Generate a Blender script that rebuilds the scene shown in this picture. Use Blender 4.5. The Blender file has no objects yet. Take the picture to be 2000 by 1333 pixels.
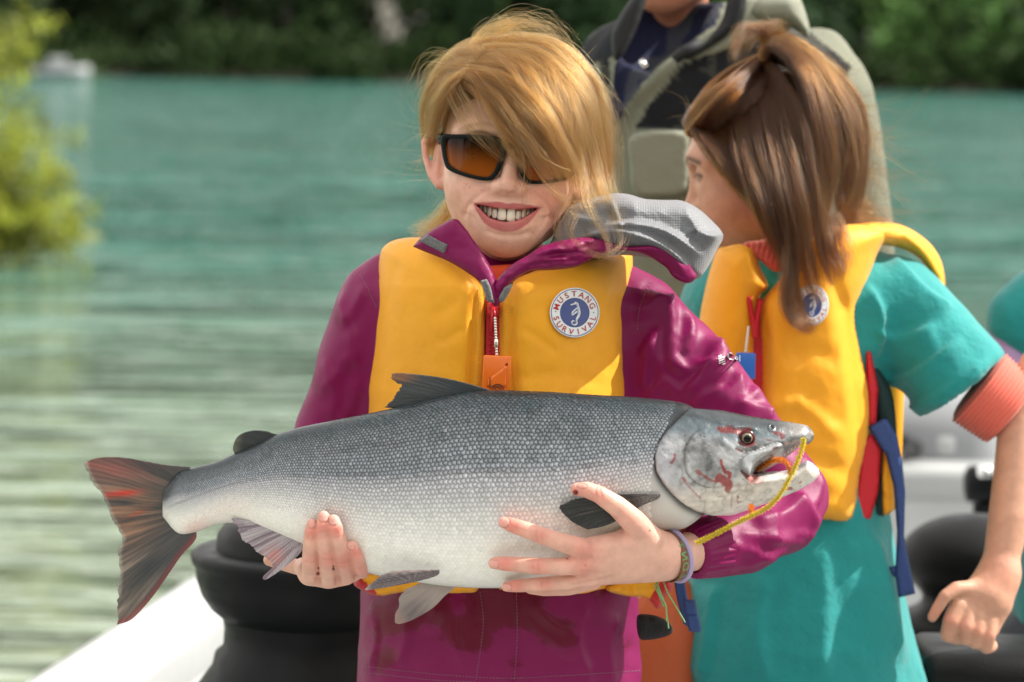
import bpy, math, random
import numpy as np
from mathutils import Matrix, Vector
from mathutils.geometry import delaunay_2d_cdt
rng = np.random.default_rng(7)
random.seed(7)
R = math.radians
scene = bpy.context.scene
COL = scene.collection

# ------------------------------------------------------------------ camera
FPX = 6000.0                                   # focal length in photo pixels (photo is 2000 x 1333)
CAM = np.array([0.0, -3.0, 1.65])              # water level is z = 0
HOR = 97.0
PITCH = math.atan((666.5 - HOR) / FPX)
ROLL = R(1.1)
_f = np.array([0, math.cos(PITCH), -math.sin(PITCH)])
_u0 = np.array([0, math.sin(PITCH), math.cos(PITCH)])
_r0 = np.array([1.0, 0, 0])
_r = _r0 * math.cos(ROLL) + _u0 * math.sin(ROLL)
_u = -_r0 * math.sin(ROLL) + _u0 * math.cos(ROLL)
cd = bpy.data.cameras.new('camera')
cam = bpy.data.objects.new('camera', cd)
COL.objects.link(cam)
m = Matrix.Identity(4)
for i in range(3):
    m[i][0] = _r[i]; m[i][1] = _u[i]; m[i][2] = -_f[i]; m[i][3] = CAM[i]
cam.matrix_world = m
cd.sensor_width = 36.0
cd.lens = 36.0 * FPX / 2000.0
cd.clip_start = 0.05
cd.clip_end = 3000
cd.dof.use_dof = True
cd.dof.focus_distance = 2.83
cd.dof.aperture_fstop = 6.3
scene.camera = cam

# ------------------------------------------------------------------ sky, sun, exposure
SUN = np.array([0.70, 0.10, 0.70]); SUN = SUN / np.linalg.norm(SUN)
w = bpy.data.worlds.new('World'); scene.world = w; w.use_nodes = True
nt = w.node_tree; nt.nodes.clear()
out = nt.nodes.new('ShaderNodeOutputWorld'); bg = nt.nodes.new('ShaderNodeBackground')
sky = nt.nodes.new('ShaderNodeTexSky'); sky.sky_type = 'NISHITA'; sky.sun_disc = False
sky.sun_elevation = math.asin(SUN[2]); sky.sun_rotation = math.atan2(SUN[0], SUN[1])
sky.dust_density = 2.0; sky.air_density = 1.0; sky.ozone_density = 1.0
# broken white cloud spread evenly over the whole sky
tc = nt.nodes.new('ShaderNodeTexCoord'); mp = nt.nodes.new('ShaderNodeMapping'); mp.inputs['Scale'].default_value = (1, 1, 2.2)
cn = nt.nodes.new('ShaderNodeTexNoise'); cn.inputs['Scale'].default_value = 3.0; cn.inputs['Detail'].default_value = 7; cn.inputs['Roughness'].default_value = 0.6
cr = nt.nodes.new('ShaderNodeValToRGB'); cr.color_ramp.elements[0].position = 0.30; cr.color_ramp.elements[1].position = 0.54
cm = nt.nodes.new('ShaderNodeMixRGB'); cm.inputs['Color2'].default_value = (11.5, 11.0, 10.2, 1)
nt.links.new(tc.outputs['Generated'], mp.inputs['Vector']); nt.links.new(mp.outputs['Vector'], cn.inputs['Vector'])
nt.links.new(cn.outputs['Fac'], cr.inputs['Fac']); nt.links.new(cr.outputs['Color'], cm.inputs['Fac'])
nt.links.new(sky.outputs['Color'], cm.inputs['Color1']); nt.links.new(cm.outputs['Color'], bg.inputs['Color'])
nt.links.new(bg.outputs['Background'], out.inputs['Surface'])
bg.inputs['Strength'].default_value = 0.095
sl = bpy.data.lights.new('sun', 'SUN'); sl.energy = 4.2; sl.angle = R(0.6); sl.color = (1.0, 0.955, 0.88)
so = bpy.data.objects.new('sun', sl); COL.objects.link(so)
so.rotation_euler = Vector(SUN.tolist()).to_track_quat('Z', 'Y').to_euler()
so.location = (3, 1, 6)
scene.view_settings.view_transform = 'Standard'
scene.view_settings.look = 'None'
scene.view_settings.gamma = 1.0
scene.view_settings.exposure = 0.95
scene.view_settings.use_curve_mapping = False
scene.cycles.use_denoising = True
scene.cycles.denoising_prefilter = 'ACCURATE'
scene.cycles.max_bounces = 8
scene.cycles.sample_clamp_indirect = 4.0
scene.cycles.caustics_reflective = False
scene.cycles.caustics_refractive = False
scene.cycles.transparent_max_bounces = 12

# ------------------------------------------------------------------ mapping between photograph and world (layout only)
def P(px, py, Y):
    """World point(s) on the plane y = Y that project to photo pixel (px, py)."""
    px = np.asarray(px, float); py = np.asarray(py, float); Y = np.asarray(Y, float)
    a = (px - 1000.0) / FPX; b = (666.5 - py) / FPX
    d = a[..., None] * _r + b[..., None] * _u + _f
    t = (Y - CAM[1]) / d[..., 1]
    return CAM + d * t[..., None]

def proj(v):
    q = np.asarray(v, float) - CAM
    z = q @ _f
    return 1000.0 + FPX * (q @ _r) / z, 666.5 - FPX * (q @ _u) / z

def pxm(Y):                                    # metres per photo pixel at depth Y
    return (Y + 3.0) / FPX

# ------------------------------------------------------------------ numeric helpers
_perm = rng.random((32, 32, 32)).astype(np.float32)
def vnoise(p):
    p = np.asarray(p, np.float64)
    i = np.floor(p).astype(int); f = p - i; f = f * f * (3 - 2 * f)
    r = 0
    for dx in (0, 1):
        for dy in (0, 1):
            for dz in (0, 1):
                wgt = (f[:, 0] if dx else 1 - f[:, 0]) * (f[:, 1] if dy else 1 - f[:, 1]) * (f[:, 2] if dz else 1 - f[:, 2])
                r = r + wgt * _perm[(i[:, 0] + dx) % 32, (i[:, 1] + dy) % 32, (i[:, 2] + dz) % 32]
    return r * 2 - 1
def fbm(p, oct=4, gain=0.5):
    p = np.asarray(p, float); a = 1.0; s = 0; n = 0
    for o in range(oct):
        s = s + a * vnoise(p * (2.03 ** o) + o * 7.31); n += a; a *= gain
    return s / n
def sstep(a, b, x):
    t = np.clip((np.asarray(x, float) - a) / (b - a), 0, 1); return t * t * (3 - 2 * t)
def lerp(a, b, t): return a + (b - a) * t
def itp(x, tab):
    t = np.asarray(tab, float); return np.interp(x, t[:, 0], t[:, 1])
def spl(x, tab):
    """monotone-ish cubic (Catmull-Rom) interpolation of a table"""
    t = np.asarray(tab, float); X = t[:, 0]; V = t[:, 1]
    mm = np.gradient(V, X); x = np.clip(np.asarray(x, float), X[0], X[-1])
    i = np.clip(np.searchsorted(X, x) - 1, 0, len(X) - 2)
    h = X[i + 1] - X[i]; u = (x - X[i]) / h
    return (2*u**3-3*u**2+1)*V[i] + (u**3-2*u**2+u)*h*mm[i] + (-2*u**3+3*u**2)*V[i+1] + (u**3-u**2)*h*mm[i+1]
def curve(pts, n=8, closed=False):
    """Catmull-Rom through points of any dimension"""
    p = np.asarray(pts, float); N = len(p); o = []
    rngi = range(N if closed else N - 1)
    for i in rngi:
        if closed: a, b, c, d = p[(i-1) % N], p[i], p[(i+1) % N], p[(i+2) % N]
        else: a, b, c, d = p[max(i-1, 0)], p[i], p[i+1], p[min(i+2, N-1)]
        t = (np.arange(n) / n)[:, None]
        o.append(0.5 * ((2*b) + (-a+c)*t + (2*a-5*b+4*c-d)*t*t + (-a+3*b-3*c+d)*t**3))
    if not closed: o.append(p[-1:])
    return np.concatenate(o)
def resample(p, sp, closed=False):
    p = np.asarray(p, float)
    if closed: p = np.vstack([p, p[:1]])
    L = np.r_[0, np.cumsum(np.linalg.norm(np.diff(p, axis=0), axis=1))]
    n = max(2, int(round(L[-1] / sp)))
    s = np.linspace(0, L[-1], n + 1)
    q = np.stack([np.interp(s, L, p[:, k]) for k in range(p.shape[1])], 1)
    return q[:-1] if closed else q
def dline(x, y, pl):
    """distance of 2-D points to a polyline, and the parameter 0..1 along it"""
    pl = np.asarray(pl, float); x = np.asarray(x, float); y = np.asarray(y, float)
    best = np.full(x.shape, 1e9); tt = np.zeros(x.shape); n = len(pl) - 1
    for i in range(n):
        a = pl[i]; d = pl[i+1] - a; L2 = d @ d + 1e-12
        t = np.clip(((x - a[0]) * d[0] + (y - a[1]) * d[1]) / L2, 0, 1)
        e = np.hypot(x - a[0] - t * d[0], y - a[1] - t * d[1])
        k = e < best; best = np.where(k, e, best); tt = np.where(k, (i + t) / n, tt)
    return best, tt
def sline(x, y, pl):
    """signed distance to an open polyline (positive on its left when y points down... sign of cross product)"""
    pl = np.asarray(pl, float); best = np.full(np.shape(x), 1e9); sg = np.zeros(np.shape(x))
    for i in range(len(pl) - 1):
        a = pl[i]; d = pl[i+1] - a; L2 = d @ d + 1e-12
        t = np.clip(((x - a[0]) * d[0] + (y - a[1]) * d[1]) / L2, 0, 1)
        e = np.hypot(x - a[0] - t * d[0], y - a[1] - t * d[1])
        k = e < best; best = np.where(k, e, best)
        sg = np.where(k, np.sign(d[0] * (y - a[1]) - d[1] * (x - a[0])), sg)
    return best * sg
def inpoly(x, y, poly):
    p = np.asarray(poly, float); ins = np.zeros(np.shape(x), bool); j = len(p) - 1
    for i in range(len(p)):
        c = ((p[i, 1] > y) != (p[j, 1] > y)) & (x < (p[j, 0] - p[i, 0]) * (y - p[i, 1]) / (p[j, 1] - p[i, 1] + 1e-12) + p[i, 0])
        ins ^= c; j = i
    return ins
def vnormals(v, f):
    f = np.asarray(f); a, b, c = v[f[:, 0]], v[f[:, 1]], v[f[:, 2]]
    n = np.cross(b - a, c - a)
    if f.shape[1] == 4: n = n + np.cross(c - a, v[f[:, 3]] - a)
    o = np.zeros_like(v)
    for k in range(f.shape[1]): np.add.at(o, f[:, k], n)
    return o / (np.linalg.norm(o, axis=1, keepdims=True) + 1e-12)
def smooth(v, f, it=3, lam=0.5):
    f = np.asarray(f); k = f.shape[1]
    e = np.concatenate([f[:, [i, (i+1) % k]] for i in range(k)]); e = np.concatenate([e, e[:, ::-1]])
    cnt = np.bincount(e[:, 0], minlength=len(v)).astype(float); cnt[cnt == 0] = 1
    for _ in range(it):
        s = np.stack([np.bincount(e[:, 0], weights=v[e[:, 1], a], minlength=len(v)) for a in range(3)], 1)
        v = v + lam * (s / cnt[:, None] - v)
    return v

# ------------------------------------------------------------------ objects
def tag(o, label=None, cat=None, group=None, kind=None):
    if label: o['label'] = label
    if cat: o['category'] = cat
    if group: o['group'] = group
    if kind: o['kind'] = kind
    return o
def empty(name, loc, label=None, cat=None, group=None):
    o = bpy.data.objects.new(name, None); COL.objects.link(o)
    o.location = [float(a) for a in loc]; o.empty_display_size = 0.05
    return tag(o, label, cat, group)
def attach(o, parent):
    if parent is not None:
        o.parent = parent
        if parent.type == 'EMPTY': o.matrix_parent_inverse = Matrix.Translation(-Vector(parent.location))
    return o
def mk(name, v, f, mats, parent=None, col=None, sm=True, mi=None, uv=None, attrs=None):
    """one mesh object from numpy vertices (world space) and faces (array or list of arrays)"""
    v = np.asarray(v, np.float32)
    fl = [np.asarray(a, np.int32) for a in (f if isinstance(f, list) else [f]) if len(a)]
    me = bpy.data.meshes.new(name)
    me.vertices.add(len(v)); me.vertices.foreach_set('co', v.ravel())
    idx = np.concatenate([a.ravel() for a in fl]); tot = np.concatenate([np.full(len(a), a.shape[1], np.int32) for a in fl])
    me.loops.add(len(idx)); me.loops.foreach_set('vertex_index', idx)
    me.polygons.add(len(tot)); me.polygons.foreach_set('loop_start', np.r_[0, np.cumsum(tot)[:-1]].astype(np.int32))
    me.polygons.foreach_set('loop_total', tot)
    if mi is not None: me.polygons.foreach_set('material_index', np.asarray(mi, np.int32))
    me.update(calc_edges=True)
    if sm: me.shade_smooth()
    if col is not None:
        c = np.ones((len(v), 4), np.float32); c[:, :3] = col
        at = me.color_attributes.new('col', 'FLOAT_COLOR', 'POINT'); at.data.foreach_set('color', c.ravel())
    for an, av in (attrs or {}).items():
        at = me.attributes.new(an, 'FLOAT', 'POINT'); at.data.foreach_set('value', np.asarray(av, np.float32))
    if uv is not None:
        l = me.uv_layers.new(name='UVMap'); l.data.foreach_set('uv', np.asarray(uv, np.float32)[idx].ravel())
    for mt in (mats if isinstance(mats, (list, tuple)) else [mats]): me.materials.append(mt)
    o = bpy.data.objects.new(name, me); COL.objects.link(o)
    return attach(o, parent)
class MB:
    """collects pieces (vertices, quads/tris, material slot) into one mesh"""
    def __init__(s): s.v = []; s.q = []; s.t = []; s.n = 0; s.qm = []; s.tm = []; s.c = []
    def add(s, v, f, mi=0, col=(1, 1, 1)):
        v = np.asarray(v, float); fl = f if isinstance(f, list) else [f]
        for a in fl:
            a = np.asarray(a, int)
            if len(a) == 0: continue
            (s.q if a.shape[1] == 4 else s.t).append(a + s.n); (s.qm if a.shape[1] == 4 else s.tm).append(np.full(len(a), mi))
        s.v.append(v); s.n += len(v)
        c = np.asarray(col, float); s.c.append(np.broadcast_to(c, (len(v), 3)) if c.ndim == 1 else c)
        return s
    def build(s, name, mats, parent=None, sm=True, usecol=False):
        fl = []; mi = []
        if s.q: fl.append(np.concatenate(s.q)); mi += s.qm
        if s.t: fl.append(np.concatenate(s.t)); mi += s.tm
        return mk(name, np.concatenate(s.v), fl, mats, parent, sm=sm, mi=np.concatenate(mi), col=np.concatenate(s.c) if usecol else None)
def grid_faces(n, m, wrapm=False, wrapn=False):
    i = np.arange(n if wrapn else n - 1)[:, None]; j = np.arange(m if wrapm else m - 1)[None, :]
    a = i * m + j; b = i * m + (j + 1) % m; c = ((i + 1) % n) * m + (j + 1) % m; d = ((i + 1) % n) * m + j
    return np.stack([a, b, c, d], -1).reshape(-1, 4)
def tube(path, rad, k=8, caps=True, flat=None):
    """swept tube along world path; rad scalar/array; flat=(dir, factor) squashes the section along dir"""
    p = np.asarray(path, float); n = len(p); r = np.broadcast_to(np.asarray(rad, float), (n,))
    t = np.gradient(p, axis=0); t /= np.linalg.norm(t, axis=1, keepdims=True) + 1e-12
    u = np.cross(t[0], [0, 0, 1.0]); 
    if np.linalg.norm(u) < 1e-3: u = np.cross(t[0], [1.0, 0, 0])
    us = []
    for i in range(n):
        u = u - (u @ t[i]) * t[i]; u /= np.linalg.norm(u) + 1e-12; us.append(u)
    us = np.array(us); ws = np.cross(t, us)
    a = np.arange(k) * 2 * math.pi / k
    v = p[:, None] + r[:, None, None] * (np.cos(a)[None, :, None] * us[:, None] + np.sin(a)[None, :, None] * ws[:, None])
    if flat is not None:
        d = np.asarray(flat[0], float); d /= np.linalg.norm(d); q = v - p[:, None]
        v = v - (q @ d)[..., None] * d * (1 - flat[1])
    f = grid_faces(n, k, wrapm=True); v = v.reshape(-1, 3); fl = [f]
    if caps:
        v = np.vstack([v, p[:1], p[-1:]]); b = n * k
        fl.append(np.array([[b, (j+1) % k, j] for j in range(k)] + [[b+1, (n-1)*k + j, (n-1)*k + (j+1) % k] for j in range(k)]))
    return v, fl
def box(c, s, rot=None, bev=0.0):
    """bevelled box: centre, full size"""
    c = np.asarray(c, float); h = np.asarray(s, float) / 2
    b = min(bev, h.min() * 0.98)
    if b <= 0:
        v = np.array([[x, y, z] for x in (-1, 1) for y in (-1, 1) for z in (-1, 1)]) * h
        f = np.array([[0,1,3,2],[4,6,7,5],[0,4,5,1],[2,3,7,6],[0,2,6,4],[1,5,7,3]])
    else:
        v = []; ang = np.arange(4)
        k = 3
        corner = []
        for sx, sy, st in ((1, 1, 0), (-1, 1, 90), (-1, -1, 180), (1, -1, 270)):
            for q in range(k + 1):
                a = R(st + 90 * q / k); corner.append((sx * (h[0] - b) , sy * (h[1] - b), math.cos(a), math.sin(a)))
        corner = np.array(corner); m_ = len(corner); rings = []
        for zz, ins in ((-h[2], 0), (-h[2] + b * 0.3, 0.7), (-h[2] + b, 1), (h[2] - b, 1), (h[2] - b * 0.3, 0.7), (h[2], 0)):
            rings.append(np.stack([corner[:, 0] + b * ins * corner[:, 2], corner[:, 1] + b * ins * corner[:, 3], np.full(m_, zz)], 1))
        v = np.concatenate(rings); f = grid_faces(len(rings), m_, wrapm=True)
        n0 = len(v); v = np.vstack([v, [[0, 0, -h[2]], [0, 0, h[2]]]])
        t = np.array([[n0, (j+1) % m_, j] for j in range(m_)] + [[n0+1, 5*m_ + j, 5*m_ + (j+1) % m_] for j in range(m_)])
        f = [f, t]
    if rot is not None: v = v @ np.asarray(rot).T
    return v + c, f
def rot3(ax, deg):
    return np.array(Matrix.Rotation(R(deg), 3, ax))
def lathe(prof, c, k=32, ax=None):
    """profile [(r,z)...] turned about z through c"""
    pr = np.asarray(prof, float); a = np.arange(k) * 2 * math.pi / k
    v = np.stack([pr[:, :1] * np.cos(a), pr[:, :1] * np.sin(a), np.broadcast_to(pr[:, 1:], (len(pr), k))], -1).reshape(-1, 3)
    if ax is not None: v = v @ np.asarray(ax).T
    return v + np.asarray(c, float), grid_faces(len(pr), k, wrapm=True)

# ------------------------------------------------------------------ signed distance sculpting
class Sdf:
    def __init__(s, lo, hi, h):
        s.lo = np.asarray(lo, float); s.h = h
        s.n = np.ceil((np.asarray(hi, float) - s.lo) / h).astype(int) + 1
        s.d = np.full(s.n, 0.5, np.float32)
    def sub(s, lo, hi):
        a = np.clip(np.floor((lo - s.lo) / s.h).astype(int), 0, s.n); b = np.clip(np.ceil((hi - s.lo) / s.h).astype(int) + 1, 0, s.n)
        if (b <= a).any(): return None
        g = [(s.lo[k] + s.h * np.arange(a[k], b[k])).astype(np.float32) for k in range(3)]
        return (slice(a[0], b[0]), slice(a[1], b[1]), slice(a[2], b[2])), g[0][:, None, None], g[1][None, :, None], g[2][None, None, :]
    def comb(s, sl, e, k, op):
        d = s.d[sl]
        if op == 'sub': e = -e
        if k <= 0:
            r = np.minimum(d, e) if op == 'add' else np.maximum(d, e)
        else:
            hh = np.clip(k - np.abs(d - e), 0, None) / k; q = hh * hh * k * 0.25
            r = np.minimum(d, e) - q if op == 'add' else np.maximum(d, e) + q
        s.d[sl] = r
    def chain(s, pts, rad, k=0.01, op='add'):
        p = np.asarray(pts, float); r = np.broadcast_to(np.asarray(rad, float), (len(p),)); mg = r.max() + k + 3 * s.h
        u = s.sub(p.min(0) - mg, p.max(0) + mg)
        if u is None: return s
        sl, X, Y, Z = u; e = None
        for i in range(len(p) - 1):
            a = p[i]; b = p[i+1] - a; L = b @ b + 1e-12
            t = np.clip(((X - a[0]) * b[0] + (Y - a[1]) * b[1] + (Z - a[2]) * b[2]) / L, 0, 1)
            q = np.sqrt((X - a[0] - t*b[0])**2 + (Y - a[1] - t*b[1])**2 + (Z - a[2] - t*b[2])**2) - (r[i] + (r[i+1] - r[i]) * t)
            e = q if e is None else np.minimum(e, q)
        s.comb(sl, e, k, op); return s
    def ell(s, c, rad, k=0.01, op='add', rot=None):
        c = np.asarray(c, float); r = np.asarray(rad, float); mg = r.max() + k + 3 * s.h
        u = s.sub(c - mg, c + mg)
        if u is None: return s
        sl, X, Y, Z = u; x, y, z = X - c[0], Y - c[1], Z - c[2]
        if rot is not None:
            m_ = np.asarray(rot)                       # columns: local axes
            x, y, z = (x*m_[0,0]+y*m_[1,0]+z*m_[2,0], x*m_[0,1]+y*m_[1,1]+z*m_[2,1], x*m_[0,2]+y*m_[1,2]+z*m_[2,2])
        k0 = np.sqrt((x/r[0])**2 + (y/r[1])**2 + (z/r[2])**2); k1 = np.sqrt((x/r[0]**2)**2 + (y/r[1]**2)**2 + (z/r[2]**2)**2) + 1e-9
        s.comb(sl, k0 * (k0 - 1) / k1, k, op); return s
    def torso(s, tab, k=0.02, op='add', pw=2.3):
        """rows (z, xc, yc, rx, ry), stacked super-ellipses"""
        t = np.asarray(tab, float); t = t[np.argsort(t[:, 0])]; mg = k + 3 * s.h
        lo = np.array([(t[:,1]-t[:,3]).min(), (t[:,2]-t[:,4]).min(), t[0,0]]) - mg; hi = np.array([(t[:,1]+t[:,3]).max(), (t[:,2]+t[:,4]).max(), t[-1,0]]) + mg
        u = s.sub(lo, hi)
        if u is None: return s
        sl, X, Y, Z = u; z = Z.ravel()
        xc, yc, rx, ry = [spl(z, t[:, [0, j]]).astype(np.float32)[None, None, :] for j in (1, 2, 3, 4)]
        q = (np.abs((X - xc) / rx) ** pw + np.abs((Y - yc) / ry) ** pw) ** (1 / pw)
        e = (q - 1) * np.minimum(rx, ry)
        cap = np.maximum(t[0,0] - Z, Z - t[-1,0]); e = np.maximum(e, cap)
        s.comb(sl, e, k, op); return s
    def func(s, lo, hi, fn, k=0.0, op='add'):
        u = s.sub(np.asarray(lo, float), np.asarray(hi, float))
        if u is None: return s
        sl, X, Y, Z = u; s.comb(sl, fn(X, Y, Z), k, op); return s
    def mesh(s, it=2):
        d = s.d; sg = d < 0; n = d.shape
        c = np.zeros((n[0]-1, n[1]-1, n[2]-1), np.int8)
        for i in (0, 1):
            for j in (0, 1):
                for k in (0, 1): c += sg[i:n[0]-1+i, j:n[1]-1+j, k:n[2]-1+k]
        act = np.argwhere((c > 0) & (c < 8)); idx = np.full(c.shape, -1, np.int32); idx[tuple(act.T)] = np.arange(len(act))
        acc = np.zeros((len(act), 3)); cnt = np.zeros(len(act))
        cs = [(i, j, k) for i in (0, 1) for j in (0, 1) for k in (0, 1)]
        for a in cs:
            for ax in range(3):
                if a[ax]: continue
                b = list(a); b[ax] = 1
                da = d[act[:,0]+a[0], act[:,1]+a[1], act[:,2]+a[2]]; db = d[act[:,0]+b[0], act[:,1]+b[1], act[:,2]+b[2]]
                x = (da < 0) != (db < 0); t = np.where(x, da / np.where(x, da - db, 1), 0)
                pt = np.tile(np.array(a, float), (len(act), 1)); pt[:, ax] += t
                acc += pt * x[:, None]; cnt += x
        v = s.lo + s.h * (act + acc / cnt[:, None]); F = []
        for ax in range(3):
            o1, o2 = [(1, 2), (2, 0), (0, 1)][ax]
            s0 = [slice(None)] * 3; s1 = [slice(None)] * 3; s0[ax] = slice(0, -1); s1[ax] = slice(1, None)
            A = sg[tuple(s0)]; B = sg[tuple(s1)]; e = np.argwhere(A != B)
            ok = (e[:, o1] > 0) & (e[:, o2] > 0) & (e[:, o1] < n[o1]-1) & (e[:, o2] < n[o2]-1); e = e[ok]
            fl = A[tuple(e.T)]; q = []
            for p1, p2 in ((1, 1), (0, 1), (0, 0), (1, 0)):
                g = e.copy(); g[:, o1] -= p1; g[:, o2] -= p2; q.append(idx[tuple(g.T)])
            q = np.stack(q, 1); q[~fl] = q[~fl][:, ::-1]; F.append(q)
        F = np.concatenate(F); F = F[(F >= 0).all(1)]
        if it: v = smooth(v, F, it, 0.5)
        return v, F

def panel(outline, Yf, thick, sp=5.0, edge=None, back=0.004, extra=None, smoothn=0, prof='round', holes=None):
    """closed plate traced from an outline: front bulges by thick towards -y, has a real back and rim.
    outline in photo px; Yf(px,py) -> depth of the mid surface; returns v, faces, px, py, isfront"""
    o = curve(outline, smoothn, True) if smoothn else np.asarray(outline, float)
    b = resample(o, sp, True); n = len(b); edge = edge or 40.0
    lo, hi = b.min(0), b.max(0)
    gx = np.arange(lo[0], hi[0], sp); gy = np.arange(lo[1], hi[1], sp * 0.866)
    X, Yg = np.meshgrid(gx, gy); X[1::2] += sp * 0.5; X, Yg = X.ravel(), Yg.ravel()
    ins = inpoly(X, Yg, b); X, Yg = X[ins], Yg[ins]
    dd, _ = dline(X, Yg, np.vstack([b, b[:1]])); k = dd > 0.6 * sp; X, Yg = X[k], Yg[k]
    pts = np.vstack([b, np.stack([X, Yg], 1)])
    r = delaunay_2d_cdt([Vector(q) for q in pts.tolist()], [(i, (i+1) % n) for i in range(n)], [], 1, 1e-5)
    q = np.array([list(a) for a in r[0]]); tri = np.array([list(a) for a in r[2] if len(a) == 3])
    px, py = q[:, 0], q[:, 1]
    d, _ = dline(px, py, np.vstack([b, b[:1]])); onb = d < 1e-3
    u = np.clip(d / edge, 0, 1)
    pf = np.sqrt(np.clip(1 - (1 - u) ** 2, 0, 1)) if prof == 'round' else np.where(onb, 0.0, 1.0) if prof == 'flat' else sstep(0, 1, u)
    Y0 = Yf(px, py) if callable(Yf) else np.full(len(px), float(Yf))
    th = thick(px, py) if callable(thick) else thick
    ex = extra(px, py, d) if extra else 0.0
    yf = Y0 - th * pf - ex * np.where(onb, 0.0, 1.0); yb = Y0 + back * pf
    inner = np.where(~onb)[0]; mp = np.arange(len(px)); mp[inner] = len(px) + np.arange(len(inner))
    vf = P(px, py, yf); vb = vf + P(px, py, yb) * 0 ; vb = P(px, py, yb)
    # keep the back's width equal to the front's
    v = np.vstack([vf, vb[inner]])
    # orient: front faces -y
    a, b_, c = v[tri[:, 0]], v[tri[:, 1]], v[tri[:, 2]]
    fl = np.cross(b_ - a, c - a)[:, 1] > 0; tri[fl] = tri[fl][:, ::-1]
    tb = mp[tri][:, ::-1]
    allp = (np.r_[px, px[inner]], np.r_[py, py[inner]], np.r_[np.ones(len(px), bool), np.zeros(len(inner), bool)])
    return v, np.vstack([tri, tb]), allp[0], allp[1], allp[2]
def ridge(px, py, strokes):
    """sum of sculpted folds: (polyline, width px, height m)"""
    s = np.zeros(np.shape(px))
    for pl, wd, am in strokes:
        d, t = dline(px, py, curve(pl, 4) if len(pl) > 2 else pl)
        s = s + am * np.exp(-(d / wd) ** 2) * np.clip(np.minimum(t, 1 - t) * 6 + 0.15, 0, 1)
    return s
def fold(px, py, strokes):
    """one-sided creases: sharp step on one side, long fall on the other (polyline, reach px, height m)"""
    s = np.zeros(np.shape(px))
    for pl, wd, am in strokes:
        q = curve(pl, 4) if len(pl) > 2 else np.asarray(pl, float)
        d, t = dline(px, py, q); sg = sline(px, py, q)
        pr = np.where(sg > 0, np.exp(-d / wd), np.exp(-(d / (0.25 * wd)) ** 2))
        s = s + am * pr * np.clip(np.minimum(t, 1 - t) * 5 + 0.1, 0, 1)
    return s

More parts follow.
